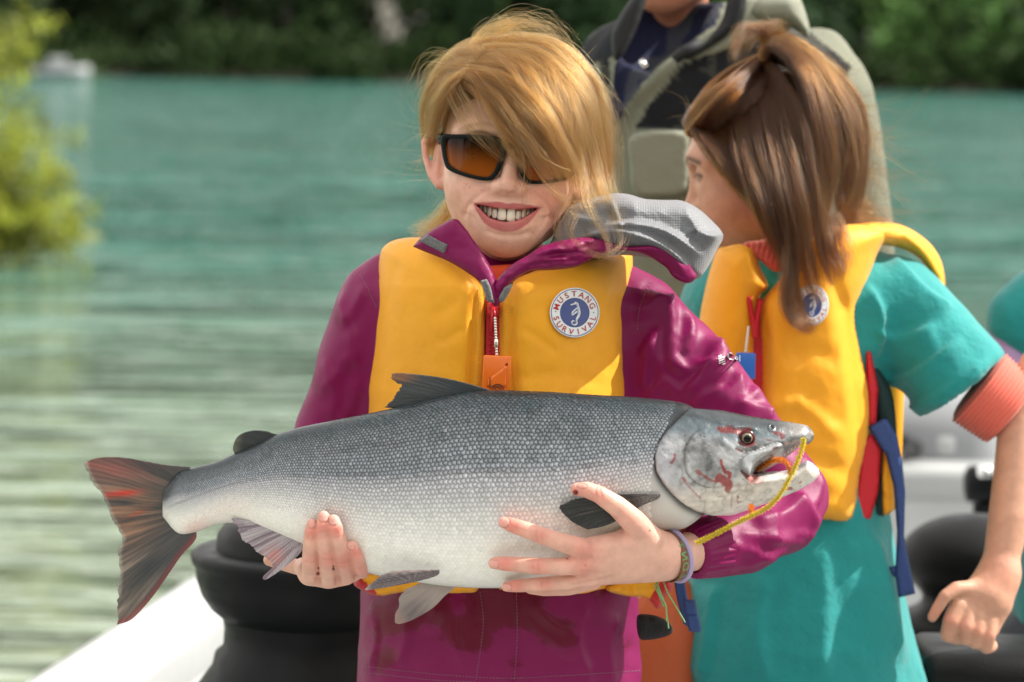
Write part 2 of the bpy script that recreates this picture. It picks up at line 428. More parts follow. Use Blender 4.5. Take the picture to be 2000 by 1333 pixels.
# ------------------------------------------------------------------ materials
def mat(name, color=(0.5, 0.5, 0.5), rough=0.6, metal=0.0, attr=False, var=None, bump=None, bump2=None, sss=0.0, sssr=(1.0, 0.35, 0.2),
        spec=0.5, sheen=0.0, trans=0.0, coat=0.0, ior=1.45, rvar=None, alpha=1.0, ssc=0.004, uvs=False, vecscale=(1, 1, 1), darkspots=None, transl=0.0):
    """principled material; attr: colour from vertex colours; var=(scale, amount); bump=(scale, distance m)"""
    mt = bpy.data.materials.new(name); mt.use_nodes = True; t = mt.node_tree; N = t.nodes; L = t.links
    b = N['Principled BSDF']; o = N['Material Output']
    b.inputs['Roughness'].default_value = rough; b.inputs['Metallic'].default_value = metal
    b.inputs['Specular IOR Level'].default_value = spec; b.inputs['IOR'].default_value = ior
    b.inputs['Sheen Weight'].default_value = sheen; b.inputs['Transmission Weight'].default_value = trans
    b.inputs['Coat Weight'].default_value = coat; b.inputs['Coat Roughness'].default_value = 0.12
    b.inputs['Alpha'].default_value = alpha
    if sss:
        b.inputs['Subsurface Weight'].default_value = sss; b.inputs['Subsurface Radius'].default_value = sssr; b.inputs['Subsurface Scale'].default_value = ssc
    tcn = N.new('ShaderNodeTexCoord'); mpn = N.new('ShaderNodeMapping'); mpn.inputs['Scale'].default_value = vecscale
    L.new(tcn.outputs['UV' if uvs else 'Object'], mpn.inputs['Vector']); V = mpn.outputs['Vector']
    if attr:
        a = N.new('ShaderNodeAttribute'); a.attribute_name = 'col'; c = a.outputs['Color']
    else:
        g = N.new('ShaderNodeRGB'); g.outputs[0].default_value = (*color, 1); c = g.outputs[0]
    if var:
        n = N.new('ShaderNodeTexNoise'); n.inputs['Scale'].default_value = var[0]; n.inputs['Detail'].default_value = 5; n.inputs['Roughness'].default_value = 0.6
        L.new(V, n.inputs['Vector']); mr = N.new('ShaderNodeMapRange'); mr.inputs['From Min'].default_value = 0.3; mr.inputs['From Max'].default_value = 0.7
        mr.inputs['To Min'].default_value = 1 - var[1]; mr.inputs['To Max'].default_value = 1 + var[1]
        L.new(n.outputs['Fac'], mr.inputs['Value']); mx = N.new('ShaderNodeVectorMath'); mx.operation = 'SCALE'
        L.new(c, mx.inputs[0]); L.new(mr.outputs['Result'], mx.inputs['Scale']); c = mx.outputs['Vector']
    L.new(c, b.inputs['Base Color'])
    if rvar:
        n = N.new('ShaderNodeTexNoise'); n.inputs['Scale'].default_value = rvar[0]; n.inputs['Detail'].default_value = 4
        L.new(V, n.inputs['Vector']); mr = N.new('ShaderNodeMapRange'); mr.inputs['From Min'].default_value = 0.3; mr.inputs['From Max'].default_value = 0.7
        mr.inputs['To Min'].default_value = max(0.02, rough - rvar[1]); mr.inputs['To Max'].default_value = min(1, rough + rvar[1])
        L.new(n.outputs['Fac'], mr.inputs['Value']); L.new(mr.outputs['Result'], b.inputs['Roughness'])
    nrm = None
    for bp in (bump, bump2):
        if not bp: continue
        n = N.new('ShaderNodeTexNoise'); n.inputs['Scale'].default_value = bp[0]; n.inputs['Detail'].default_value = bp[2] if len(bp) > 2 else 4
        n.inputs['Roughness'].default_value = 0.55
        L.new(V, n.inputs['Vector']); bn = N.new('ShaderNodeBump'); bn.inputs['Distance'].default_value = bp[1]; bn.inputs['Strength'].default_value = 1.0
        L.new(n.outputs['Fac'], bn.inputs['Height'])
        if nrm: L.new(nrm, bn.inputs['Normal'])
        nrm = bn.outputs['Normal']
    if nrm: L.new(nrm, b.inputs['Normal'])
    if transl:
        tr = N.new('ShaderNodeBsdfTranslucent'); L.new(c, tr.inputs['Color']); ms = N.new('ShaderNodeMixShader'); ms.inputs['Fac'].default_value = transl
        L.new(b.outputs[0], ms.inputs[1]); L.new(tr.outputs[0], ms.inputs[2]); L.new(ms.outputs[0], o.inputs['Surface'])
    return mt
def s2l(*c):
    """photo sRGB 0..255 -> linear"""
    c = np.asarray(c, float) / 255.0
    return tuple(np.where(c <= 0.04045, c / 12.92, ((c + 0.055) / 1.055) ** 2.4).tolist())
# ================================================================== water, far bank, forest, willow
def water_material():
    mt = bpy.data.materials.new('river_water'); mt.use_nodes = True; t = mt.node_tree; N = t.nodes; L = t.links
    b = N['Principled BSDF']; b.inputs['Base Color'].default_value = (0.030, 0.155, 0.110, 1); b.inputs['Roughness'].default_value = 0.06
    b.inputs['IOR'].default_value = 1.333; b.inputs['Specular IOR Level'].default_value = 0.5
    tcn = N.new('ShaderNodeTexCoord'); nrm = None
    for sc, dist, det, st in (((0.045, 0.17, 1), 3.0, 2, 1.0), ((0.16, 0.6, 1), 1.7, 3, 1.0), ((0.7, 2.4, 1), 0.42, 3, 1.0), ((3.0, 8, 1), 0.03, 3, 1.0)):
        mp = N.new('ShaderNodeMapping'); mp.inputs['Scale'].default_value = sc; L.new(tcn.outputs['Object'], mp.inputs['Vector'])
        n = N.new('ShaderNodeTexNoise'); n.inputs['Scale'].default_value = 1.0; n.inputs['Detail'].default_value = det; L.new(mp.outputs['Vector'], n.inputs['Vector'])
        bn = N.new('ShaderNodeBump'); bn.inputs['Distance'].default_value = dist; bn.inputs['Strength'].default_value = st; L.new(n.outputs['Fac'], bn.inputs['Height'])
        if nrm: L.new(nrm, bn.inputs['Normal'])
        nrm = bn.outputs['Normal']
    L.new(nrm, b.inputs['Normal'])
    # bright sky reflection painted as paler base colour near the boat, clear deep turquoise further out
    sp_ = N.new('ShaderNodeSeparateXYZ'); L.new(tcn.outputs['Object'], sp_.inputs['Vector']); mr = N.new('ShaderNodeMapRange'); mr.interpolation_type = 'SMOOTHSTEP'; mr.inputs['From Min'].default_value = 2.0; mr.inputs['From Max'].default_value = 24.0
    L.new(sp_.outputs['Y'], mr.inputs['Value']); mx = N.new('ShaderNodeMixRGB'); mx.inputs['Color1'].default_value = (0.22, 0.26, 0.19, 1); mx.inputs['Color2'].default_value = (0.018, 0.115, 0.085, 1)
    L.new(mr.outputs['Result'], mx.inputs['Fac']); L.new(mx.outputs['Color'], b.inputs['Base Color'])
    return mt
v = np.array([[-900, -70, 0], [900, -70, 0], [900, 152, 0], [-900, 152, 0]], float)
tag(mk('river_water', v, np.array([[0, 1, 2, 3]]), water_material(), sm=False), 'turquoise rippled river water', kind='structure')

bank_m = mat('bank_earth', (0.055, 0.05, 0.035), 0.9, var=(0.6, 0.35), bump=(0.8, 0.2))
SHORE = 139.0
nx, ny = 240, 14
xs = np.linspace(-260, 260, nx); ys = np.array([-4, -1.5, 0, 0.6, 1.5, 3, 6, 12, 25, 60, 120, 250, 500, 900.0])
X, Yg = np.meshgrid(xs, ys, indexing='ij')
Z = np.interp(Yg, [-4, 0, 0.6, 3, 12, 60, 120, 250, 900], [-1.2, -0.05, 0.35, 0.9, 2.0, 5, 9, 20, 60])
q = np.stack([X.ravel(), Yg.ravel() * 1.0, np.zeros(X.size)], 1) * 0.25
Z = Z + (fbm(q) * 0.5).reshape(X.shape) * np.clip(Yg + 3, 0, 5) / 5
Yw = Yg + SHORE + (fbm(np.stack([X.ravel() * 0.03, X.ravel() * 0, X.ravel() * 0], 1)) * 3).reshape(X.shape)
tag(mk('far_bank', np.stack([X, Yw, Z], -1).reshape(-1, 3), grid_faces(nx, ny)[:, ::-1], bank_m), 'dark earth bank on the far side of the river', kind='structure')

def leaf_cloud(centres, size, spread, n, rs, asp=0.45, droop=0.0):
    """n leaf quads scattered round each centre -> vertices, faces"""
    N_ = len(centres) * n
    c = np.repeat(centres, n, 0) + rs.normal(0, 1, (N_, 3)) * spread
    d = rs.normal(0, 1, (N_, 3)); d[:, 2] -= droop; d /= np.linalg.norm(d, axis=1, keepdims=True)
    u = np.cross(d, rs.normal(0, 1, (N_, 3))); u /= np.linalg.norm(u, axis=1, keepdims=True) + 1e-9
    s = size * rs.uniform(0.6, 1.3, (N_, 1))
    p = np.stack([c - d * s, c + u * s * asp, c + d * s, c - u * s * asp], 1).reshape(-1, 3)
    return p, np.arange(N_ * 4).reshape(-1, 4)

leaf_dark = mat('forest_leaves', attr=True, rough=0.7, transl=0.15, spec=.2)
rs = np.random.default_rng(3); vv = []; ff = []; cc = []; nv = 0
bark = mat('forest_bark', (0.06, 0.05, 0.04), 0.9)
trunks = MB()
for i in range(300):
    x = rs.uniform(-75, 75); row = rs.integers(0, 3); y = SHORE + 2.0 + row * 4.5 + rs.uniform(0, 4)
    conif = rs.random() < 0.45; h = rs.uniform(9, 17) if conif else rs.uniform(5, 10)
    if row == 0: h *= 0.6
    g = rs.uniform(0, 1); col = np.array([0.016, 0.032, 0.012]) * (0.7 + 0.6 * g) if conif else np.array([0.034, 0.064, 0.018]) * (0.6 + 0.8 * g)
    if not conif and x > 14 and x < 26 and row < 2: col = col * 1.7
    col = col * (0.55 + 1.1 * sstep(-.25, .35, vnoise(np.array([[x * .11, row * 1.7, 0.3]]))[0]))
    nc = 26; t = rs.random(nc)
    if conif: rad = (1 - t) * h * 0.2 + 0.15
    else: rad = np.sin(np.clip(t * 1.05 + 0.05, 0, 1) * math.pi) * h * 0.33
    a = rs.uniform(0, 6.28, nc); rr = rad * np.sqrt(rs.random(nc))
    cen = np.stack([x + rr * np.cos(a), y + rr * np.sin(a), 0.6 + t * h * (0.97 if conif else 0.95)], 1)
    p, f = leaf_cloud(cen, 0.42, 0.5, 14, rs, 0.5)
    vv.append(p); ff.append(f + nv); nv += len(p); cc.append(np.repeat(col * rs.uniform(0.75, 1.3, (len(f), 1)), 4, 0))
    trunks.add(*tube([[x, y, -0.5], [x + rs.uniform(-.2, .2), y, h * 0.5], [x, y, h * 0.92]], [0.22, 0.14, 0.03], 6))
# low brush along the water's edge
for i in range(160):
    x = rs.uniform(-45, 45); y = SHORE + rs.uniform(0.3, 3.5); hgt = rs.uniform(0.8, 2.4)
    col = np.array([0.035, 0.062, 0.018]) * rs.uniform(0.4, 1.4)
    cen = np.array([x, y, 0.5]) + rs.normal(0, 1, (9, 3)) * [0.9, 0.5, 0.1] + [0, 0, 0] ; cen[:, 2] = rs.uniform(0.3, hgt, 9)
    p, f = leaf_cloud(cen, 0.28, 0.35, 14, rs, 0.5)
    vv.append(p); ff.append(f + nv); nv += len(p); cc.append(np.repeat(col * rs.uniform(0.75, 1.3, (len(f), 1)), 4, 0))
fo = mk('far_forest', np.concatenate(vv), np.concatenate(ff), leaf_dark, col=np.concatenate(cc), sm=False)
tag(fo, 'dark green forest massed along the far river bank', kind='stuff')
trunks.build('trunks', bark, fo)

# wooded shore behind the camera: what the lenses and the fish reflect
vv = []; ff = []; cc = []; nv = 0; rs = np.random.default_rng(13)
for i in range(70):
    x = rs.uniform(-60, 60); y = -30 - rs.uniform(0, 9); h = rs.uniform(7, 12); t = rs.random(30); rad = np.sin(np.clip(t * 1.0 + .08, 0, 1) * math.pi) * h * .34 + .5; a = rs.uniform(0, 6.28, 30)
    cen = np.stack([x + rad * np.cos(a), y + rad * np.sin(a), .8 + t * h], 1); p, f = leaf_cloud(cen, .5, .6, 10, rs, .5); vv.append(p); ff.append(f + nv); nv += len(p)
    cc.append(np.repeat(np.array([0.055, 0.095, 0.03]) * rs.uniform(.6, 1.3, (len(f), 1)), 4, 0))
tag(mk('near_forest', np.concatenate(vv), np.concatenate(ff), leaf_dark, col=np.concatenate(cc), sm=False), 'leafy trees along the near shore', kind='stuff')
X, Yg = np.meshgrid(np.linspace(-90, 90, 60), np.linspace(-75, -24, 20), indexing='ij'); Z = np.interp(Yg, [-75, -40, -27, -24], [3, 1.6, .6, -.5]) + .3 * np.sin(X * .4 + Yg * .3)
tag(mk('near_shore', np.stack([X, Yg, Z], -1).reshape(-1, 3), grid_faces(60, 20)[:, ::-1], bank_m), 'earth shore behind the boat', kind='structure')

# small white boat moored under the far bank
bm_white = mat('far_boat_paint', (0.30, 0.31, 0.32), 0.6); bm_dark = mat('far_boat_dark', (0.04, 0.045, 0.05), 0.4)
fb = P(118, 133, 137.0); fb[2] = 0.0
fbo = empty('moored_boat', fb, 'small white motorboat moored under the dark far bank', 'boat')
st = np.linspace(0, 1, 16); hull = []
for s_ in st:
    wd = 0.75 * (1 - max(0, (s_ - 0.55) / 0.45) ** 2.2) + 0.02; zt = 0.55 + 0.25 * s_ ** 2
    for wx, z in ((-1, zt), (-0.97, 0.3), (-0.7, -0.1), (0, -0.25), (0.7, -0.1), (0.97, 0.3), (1, zt), (0.85, zt - 0.03), (0, zt - 0.12), (-0.85, zt - 0.03)):
        hull.append([(-1.6 + 3.4 * s_) * .75, wx * wd, z * .7])
hv = np.array(hull); hf = grid_faces(16, 10, wrapm=True)
mk('hull', hv + fb, [hf, np.array([[0, i, i + 1] for i in range(1, 9)])], bm_white, fbo)
mk('cabin', *box(fb + [-0.1, 0, 0.62], (0.9, 0.9, 0.5), bev=0.12), bm_white, fbo)
mk('windscreen', *box(fb + [0.40, 0, 0.7], (0.05, 0.8, 0.25), rot=rot3('Y', -18), bev=0.01), bm_dark, fbo)
mk('outboard_motor', *box(fb + [-1.3, 0, 0.45], (0.3, 0.35, 0.6), bev=0.1), bm_dark, fbo)

# willow growing out of the near bank
wl = mat('willow_leaves', attr=True, rough=0.5, transl=0.45); wb = mat('willow_bark', (0.10, 0.085, 0.05), 0.85, var=(30, .3))
rs = np.random.default_rng(11)
wroot = P(-150, 590, 19.5); wroot[2] = -0.15
wo = empty('willow_bush', wroot, 'yellow green willow bush leaning out over the water', 'bush')
wst = MB(); cen = []
tips = [(60, 60), (20, 130), (70, 230), (110, 300), (150, 350), (165, 420), (140, 460), (100, 490), (60, 500), (10, 480), (-40, 330), (-60, 180), (-100, 60), (20, 30), (60, 330), (20, 250), (-30, 420), (100, 400), (40, 420), (120, 445), (-80, 470), (-160, 200), (-170, 380)]
for k, (tx, ty) in enumerate(tips):
    tp = P(tx, ty, 19.5 + rs.uniform(-0.5, 0.5)); mid = (wroot + tp) / 2 + np.array([-0.1, rs.uniform(-.1, .1), 0.25])
    path = curve([wroot + rs.normal(0, 0.06, 3) * [1, 1, 0], mid, tp], 10)
    wst.add(*tube(path, np.linspace(0.022, 0.004, len(path)), 5))
    for j in range(44):
        s_ = rs.uniform(0.35, 1.0); pnt = path[int(s_ * (len(path) - 1))]
        cen.append(pnt + rs.normal(0, 0.10, 3))
cen = np.array(cen); p, f = leaf_cloud(cen, 0.05, 0.05, 13, rs, 0.2, 0.3)
lc = np.array([0.34, 0.40, 0.05]) * rs.uniform(0.45, 1.25, (len(f), 1)) + np.array([0.09, 0.02, 0]) * rs.random((len(f), 1)) ** 3
mk('leaves', p, f, wl, wo, col=np.repeat(lc * (0.45 + 0.9 * sstep(-.3, .4, vnoise(p[::4] * 5.0)))[:, None], 4, 0), sm=False)
wst.build('stems', wb, wo)
# near bank the willow grows from, left of the picture
bx = np.linspace(-9, -1.95, 40); by = np.linspace(14, 26, 30); X, Yg = np.meshgrid(bx, by, indexing='ij')
Z = -0.25 + 0.75 * sstep(0, 3.5, (-2.6 - X) + 0.5 * np.sin(Yg * 0.9)) * sstep(0, 2.5, np.minimum(Yg - 14, 26 - Yg))
tag(mk('near_bank', np.stack([X, Yg, Z], -1).reshape(-1, 3), grid_faces(40, 30)[:, ::-1], mat('bank_grass', (0.075, 0.095, 0.03), .95, var=(1.5, .5), bump=(6, .12))), 'low grassy bank under the willow', kind='structure')
# ================================================================== the salmon
FY = -0.205
def cdt_fill(outline, sp, smoothn=0):
    o = curve(outline, smoothn, True) if smoothn else np.asarray(outline, float)
    b = resample(o, sp, True); n = len(b); lo, hi = b.min(0), b.max(0)
    X, Yg = np.meshgrid(np.arange(lo[0], hi[0], sp), np.arange(lo[1], hi[1], sp * 0.866)); X[1::2] += sp * 0.5; X, Yg = X.ravel(), Yg.ravel()
    k = inpoly(X, Yg, b); X, Yg = X[k], Yg[k]
    dd, _ = dline(X, Yg, np.vstack([b, b[:1]])); k = dd > 0.6 * sp
    pts = np.vstack([b, np.stack([X[k], Yg[k]], 1)])
    r = delaunay_2d_cdt([Vector(q) for q in pts.tolist()], [(i, (i+1) % n) for i in range(n)], [], 1, 1e-5)
    q = np.array([list(a) for a in r[0]]); tri = np.array([list(a) for a in r[2] if len(a) == 3])
    c = np.cross(np.c_[q[tri[:,1]] - q[tri[:,0]], np.zeros(len(tri))], np.c_[q[tri[:,2]] - q[tri[:,0]], np.zeros(len(tri))])[:, 2]
    tri[c > 0] = tri[c > 0][:, ::-1]            # clockwise with y down -> front faces the camera side
    return q[:, 0], q[:, 1], tri, b
def plate(px, py, tri, yf, yb):
    """front and back sheets joined by a rim"""
    v = np.vstack([P(px, py, yf), P(px, py, yb)]); n = len(px)
    e = np.concatenate([tri[:, [0, 1]], tri[:, [1, 2]], tri[:, [2, 0]]]); key = {}
    s = set(map(tuple, e.tolist())); bd = np.array([p for p in s if (p[1], p[0]) not in s])
    rim = np.stack([bd[:, 1], bd[:, 0], bd[:, 0] + n, bd[:, 1] + n], 1)
    return v, [np.vstack([tri, tri[:, ::-1] + n]), rim]

TOP = [(318, 958), (345, 925), (381, 914), (425, 902), (459, 886), (497, 870), (533, 852), (570, 840), (644, 824), (720, 809), (780, 796), (860, 777), (940, 765), (1050, 766), (1150, 772), (1250, 778), (1302, 783), (1345, 789), (1411, 802), (1464, 813), (1510, 820), (1550, 826), (1576, 831), (1588, 842)]
BOT = [(318, 1010), (345, 1040), (381, 1040), (417, 1026), (459, 1021), (520, 1040), (589, 1066), (650, 1094), (725, 1120), (800, 1134), (880, 1145), (960, 1148), (1040, 1143), (1120, 1122), (1200, 1082), (1292, 1038), (1328, 1033), (1378, 1020), (1431, 1007), (1497, 984), (1530, 971), (1560, 958), (1589, 941), (1601, 926)]
THK = [(318, .0022), (345, .009), (400, .017), (500, .027), (650, .038), (850, .047), (1100, .051), (1250, .050), (1330, .047), (1400, .044), (1464, .037), (1510, .030), (1560, .022), (1601, .014)]
def ftop(x): return spl(x, TOP)
def fbot(x): return spl(x, BOT)
def fthk(x): return spl(x, THK)
LAT = [(320, 995), (346, 984), (434, 952), (501, 937), (593, 930), (720, 928), (900, 922), (1100, 912), (1290, 900)]
def fishcol(x, f, w):
    """flesh-side colour of the body at photo column x and height fraction f (0 back, 1 belly); w: world points for mottling"""
    n = fbm(w * 22, 4); n2 = fbm(w * 60 + 5, 3)
    ff = f + 0.035 * n
    back = np.array([0.026, 0.034, 0.040]); mid = np.array([0.17, 0.185, 0.205]); side = np.array([0.62, 0.61, 0.66]); belly = np.array([0.82, 0.80, 0.74])
    c = np.empty((len(x), 3))
    for k in range(3):
        c[:, k] = np.interp(ff, [0, 0.06, 0.20, 0.33, 0.44, 0.60, 0.8, 1.0], [back[k]*0.4, back[k]*.8, mid[k]*0.55, mid[k]*1.45, side[k]*1.05, lerp(side[k], belly[k], .6), belly[k], belly[k]*0.95])
    # blue-black blotches along the rear of the back, duller tail stalk
    bl = sstep(0.05, 0.45, n2 + 0.3 * n) * np.clip(1.2 - ff * 3.4, 0, 1)
    c = c * (1 - 0.55 * bl)[:, None] + np.array([0.015, 0.03, 0.035]) * (0.4 * bl)[:, None]
    red = np.exp(-(((x - 385) / 26) ** 2 + ((f - 0.92) / 0.14) ** 2)) * (0.5 + 0.7 * n)
    red = np.clip(red, 0, 1)[:, None] * 0.6; c = c * (1 - red) + np.array([0.55, 0.14, 0.10]) * red
    pk = np.clip(np.exp(-(((x - 450) / 60) ** 2 + ((f - 0.75) / 0.2) ** 2)) * 0.25 * (1 + n), 0, 1)[:, None]; c = c * (1 - pk) + np.array([0.7, 0.5, 0.42]) * pk
    return c
def body_pt(x, th, off=0.0):
    """x: photo column, th: 0 top .. pi belly (camera side), up to 2pi round the back"""
    tp, bt, tk = ftop(x), fbot(x), fthk(x); md = (tp + bt) / 2; hf = (bt - tp) / 2 + off / 0.00046
    y = md - hf * np.cos(th); s = np.sin(th)
    Y = FY - (tk + off) * np.sign(s) * np.abs(s) ** 0.92
    return P(x, y, FY) + np.stack([np.zeros_like(Y), Y - FY, np.zeros_like(Y)], -1)

fish_m = bpy.data.materials.new('salmon_skin'); fish_m.use_nodes = True
_t = fish_m.node_tree; _b = _t.nodes['Principled BSDF']; _a = _t.nodes.new('ShaderNodeAttribute'); _a.attribute_name = 'col'
_t.links.new(_a.outputs['Color'], _b.inputs['Base Color']); _a2 = _t.nodes.new('ShaderNodeAttribute'); _a2.attribute_name = 'metal'
_t.links.new(_a2.outputs['Fac'], _b.inputs['Metallic']); _b.inputs['Roughness'].default_value = 0.36; _b.inputs['Coat Weight'].default_value = 0.08; _b.inputs['Coat Roughness'].default_value = 0.15; _b.inputs['Specular IOR Level'].default_value = 0.4
_n = _t.nodes.new('ShaderNodeTexNoise'); _n.inputs['Scale'].default_value = 420; _n.inputs['Detail'].default_value = 3; _tc = _t.nodes.new('ShaderNodeTexCoord'); _t.links.new(_tc.outputs['Object'], _n.inputs['Vector'])
_bp = _t.nodes.new('ShaderNodeBump'); _bp.inputs['Distance'].default_value = 0.0006; _bp.inputs['Strength'].default_value = 0.5; _t.links.new(_n.outputs['Fac'], _bp.inputs['Height']); _t.links.new(_bp.outputs['Normal'], _b.inputs['Normal'])

fish = empty('salmon', P(960, 1145, FY), 'large silver salmon with open jaws cradled in two hands', 'fish')
# --- trunk skin
xs = np.concatenate([np.linspace(318, 345, 10), np.linspace(348, 1420, 300)]); th = np.linspace(0, 2 * math.pi, 96, endpoint=False)
X, T = np.meshgrid(xs, th, indexing='ij'); v = body_pt(X.ravel(), T.ravel()); _ax = P(X.ravel(), (ftop(X.ravel()) + fbot(X.ravel())) / 2, FY); v = _ax + (v - _ax) * (1 - .3 * sstep(1330, 1420, X.ravel()))[:, None]
_, py_ = proj(v); f = (1 - np.cos(T.ravel())) / 2
c = fishcol(X.ravel(), f, v) * 0.72
_e = (sstep(352, 326, X.ravel()) * sstep(.75, .2, f))[:, None]; c = c * (1 - .8 * _e) + np.array([.05, .05, .052]) * .8 * _e
GILL = [(1345, 797), (1325, 818), (1302, 842), (1287, 865), (1279, 892), (1282, 921), (1294, 943), (1312, 965), (1335, 987), (1362, 1000), (1391, 1008)]
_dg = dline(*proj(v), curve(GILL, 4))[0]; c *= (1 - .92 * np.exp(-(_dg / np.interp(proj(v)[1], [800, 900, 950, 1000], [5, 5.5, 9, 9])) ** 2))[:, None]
fv = v; fq = grid_faces(len(xs), 96, wrapm=True); n0 = len(fv)
fv = np.vstack([fv, fv[:96].mean(0, keepdims=True), fv[-96:].mean(0, keepdims=True)])
ft = np.array([[n0, (j+1) % 96, j] for j in range(96)] + [[n0+1, n0-96+j, n0-96+(j+1) % 96] for j in range(96)])
c = np.vstack([c, c[:1], c[-1:]]); met = np.r_[0.35 * (1 - sstep(0.5, 0.7, f)), 0, 0]
mk('trunk', fv, [fq, ft], fish_m, fish, col=c, attrs={'metal': met})
# --- scales: overlapping plates in staggered rows, free edge towards the tail
ROWS = 64; xk = [1322.0]
def rowh(x): return 1.16 * (fbot(x) - ftop(x) + fthk(x) / 0.00046) / ROWS
while xk[-1] > 326: xk.append(xk[-1] - max(3.6, 0.98 * rowh(xk[-1])))
xk = np.array(xk); rs = np.random.default_rng(5)
K, J = np.meshgrid(np.arange(len(xk) - 1), np.arange(2 * ROWS), indexing='ij'); K, J = K.ravel(), J.ravel()
x = np.where(J % 2 == 0, xk[K], 0.5 * (xk[K] + xk[K + 1])) + rs.normal(0, 0.35, K.size); th = (J + 0.5) * math.pi / ROWS + rs.normal(0, 0.004, K.size)
# shoulder line: no scales on the head
f = (1 - np.cos(th)) / 2
lim = np.interp(f, [0, .08, .2, .4, .6, .8, 1], [1318, 1310, 1290, 1272, 1265, 1268, 1275]); x0 = np.interp(f, [0, .3, .6, 1], [346, 322, 315, 326])
k = (x < lim) & (x > x0 + rs.uniform(0, 14, x.size)); x, th, f = x[k], th[k], f[k]
c0 = body_pt(x, th); ea = body_pt(x - 3, th) - c0; ea /= np.linalg.norm(ea, axis=1, keepdims=True)
eb = body_pt(x, th + 0.02) - c0; eb /= np.linalg.norm(eb, axis=1, keepdims=True); en = np.cross(ea, eb); en /= np.linalg.norm(en, axis=1, keepdims=True)
s_ = np.sign(((c0 - P(x, (ftop(x) + fbot(x)) / 2, FY)) * en).sum(1)); en *= s_[:, None]
hh = rowh(x) * 0.00046 * (1 + rs.normal(0, 0.05, x.size)); la = hh * 0.98; lb = hh * 0.66
lift = hh * 0.10 * (1 + rs.normal(0, 0.35, x.size)).clip(0.2, 2)
lift = lift * np.interp(f, [0, .42, .58, .75, 1], [1, 0.9, 0.45, 0.18, 0.12])
ang = np.array([0, 38, 75, 120, 180, 240, 285, 322]) * math.pi / 180
base = fishcol(x, f, c0); dl, _ = dline(*proj(c0), curve(LAT, 6)); front = c0[:, 1] < FY
base = base * (1 - 0.30 * np.exp(-(dl / 2.0) ** 2) * front)[:, None]
jit = (1 + rs.normal(0, 1, x.size) * np.interp(f, [0, .3, .5, 1], [.14, .10, .05, .025])).clip(0.6, 1.4)[:, None]
V = []; C = []; cen = c0 + en * (lift * 0.55)[:, None] + ea * (la * 0.1)[:, None]; V.append(cen)
gain = np.interp(f, [0, .12, .3, .45, 1], [3.2, 2.8, 1.7, 1.15, 1.03])[:, None]; edge = np.interp(f, [0, .3, .42, .6, .75, 1], [0.12, 0.15, 0.34, 0.66, 0.93, 1.0])[:, None]
C.append(np.clip(base * gain * jit, 0, 0.9))
for a in ang:
    ca, sa = math.cos(a), math.sin(a)
    up = (0.5 + 0.5 * ca)
    V.append(c0 + ea * (la * (ca if ca > 0 else 0.55 * ca))[:, None] + eb * (lb * sa)[:, None] + en * (lift * (1.25 * up - 0.35))[:, None])
    C.append(np.clip(base * (edge if ca > 0.2 else 0.5 * (edge + gain)) * jit, 0, 0.85))
V = np.stack(V, 1); C = np.stack(C, 1); n = len(x); nb = len(ang)
tri = np.array([[0, 1 + i, 1 + (i + 1) % nb] for i in range(nb)]); F = (np.arange(n)[:, None, None] * (nb + 1) + tri[None]).reshape(-1, 3)
flip = np.repeat(s_ < 0, nb); F[flip] = F[flip][:, ::-1]
met = np.repeat(np.interp(f, [0, .3, .5, .72, 1], [0.22, 0.42, 0.36, 0.08, 0.0]), nb + 1)
sco = mk('scales', V.reshape(-1, 3), F, fish_m, fish, col=C.reshape(-1, 3), attrs={'metal': met}); tag(sco, kind='stuff')

# --- head: plate with open jaws, gill cover edge lapping over the trunk
GILL = [(1345, 797), (1325, 818), (1302, 842), (1287, 865), (1279, 892), (1282, 921), (1294, 943), (1312, 965), (1335, 987), (1362, 1000), (1391, 1008)]
HEADO = GILL + [(1431, 1007), (1460, 997), (1497, 984), (1530, 971), (1560, 958), (1589, 941), (1601, 927), (1599, 916), (1588, 905), (1576, 899), (1562, 906), (1548, 915), (1530, 920), (1497, 922), (1470, 928),
         (1478, 914), (1496, 904), (1512, 901), (1528, 892), (1540, 882), (1553, 871), (1568, 868), (1580, 868), (1588, 860), (1590, 850), (1586, 840), (1576, 831), (1550, 826), (1510, 820), (1464, 813), (1411, 802)]
MOUTH = [(1599, 916), (1588, 905), (1576, 899), (1562, 906), (1548, 915), (1530, 920), (1497, 922), (1470, 928), (1478, 914), (1496, 904), (1512, 901), (1528, 892), (1540, 882), (1553, 871), (1568, 868), (1580, 868), (1588, 860)]
px, py, tri, bnd = cdt_fill(HEADO, 2.6, 0)
tp, bt, tk = ftop(px), fbot(px), fthk(px); q = np.clip((py - (tp + bt) / 2) / ((bt - tp) / 2 + 1.0), -1, 1)
prof = np.sqrt(np.clip(1 - q * q, 0, 1)) ** 0.92
dm, _ = dline(px, py, MOUTH); jaw = np.sqrt(np.clip(1 - (1 - np.clip(dm / 22, 0, 1)) ** 2, 0, 1)); prof = prof * lerp(1.0, jaw, sstep(1455, 1485, px))
dg, tg = dline(px, py, curve(GILL, 5))
h = tk * prof
yf = FY - h - 0.0035 * sstep(-2, 6, dg) * prof - 0.0015
PRE = curve([(1380, 836), (1360, 845), (1348, 857), (1338, 882), (1339, 915), (1350, 935), (1368, 948), (1392, 953), (1420, 950)], 6)
sp_ = sline(px, py, PRE); d_, t_ = dline(px, py, PRE)
ex = np.zeros(len(px)); tw = np.clip(np.minimum(t_, 1 - t_) * 6, 0, 1)
ex += 0.0016 * np.where(sp_ < 0, 1, 0) * np.exp(-d_ / 14) * tw - 0.0012 * np.exp(-(d_ / 2.2) ** 2) * tw
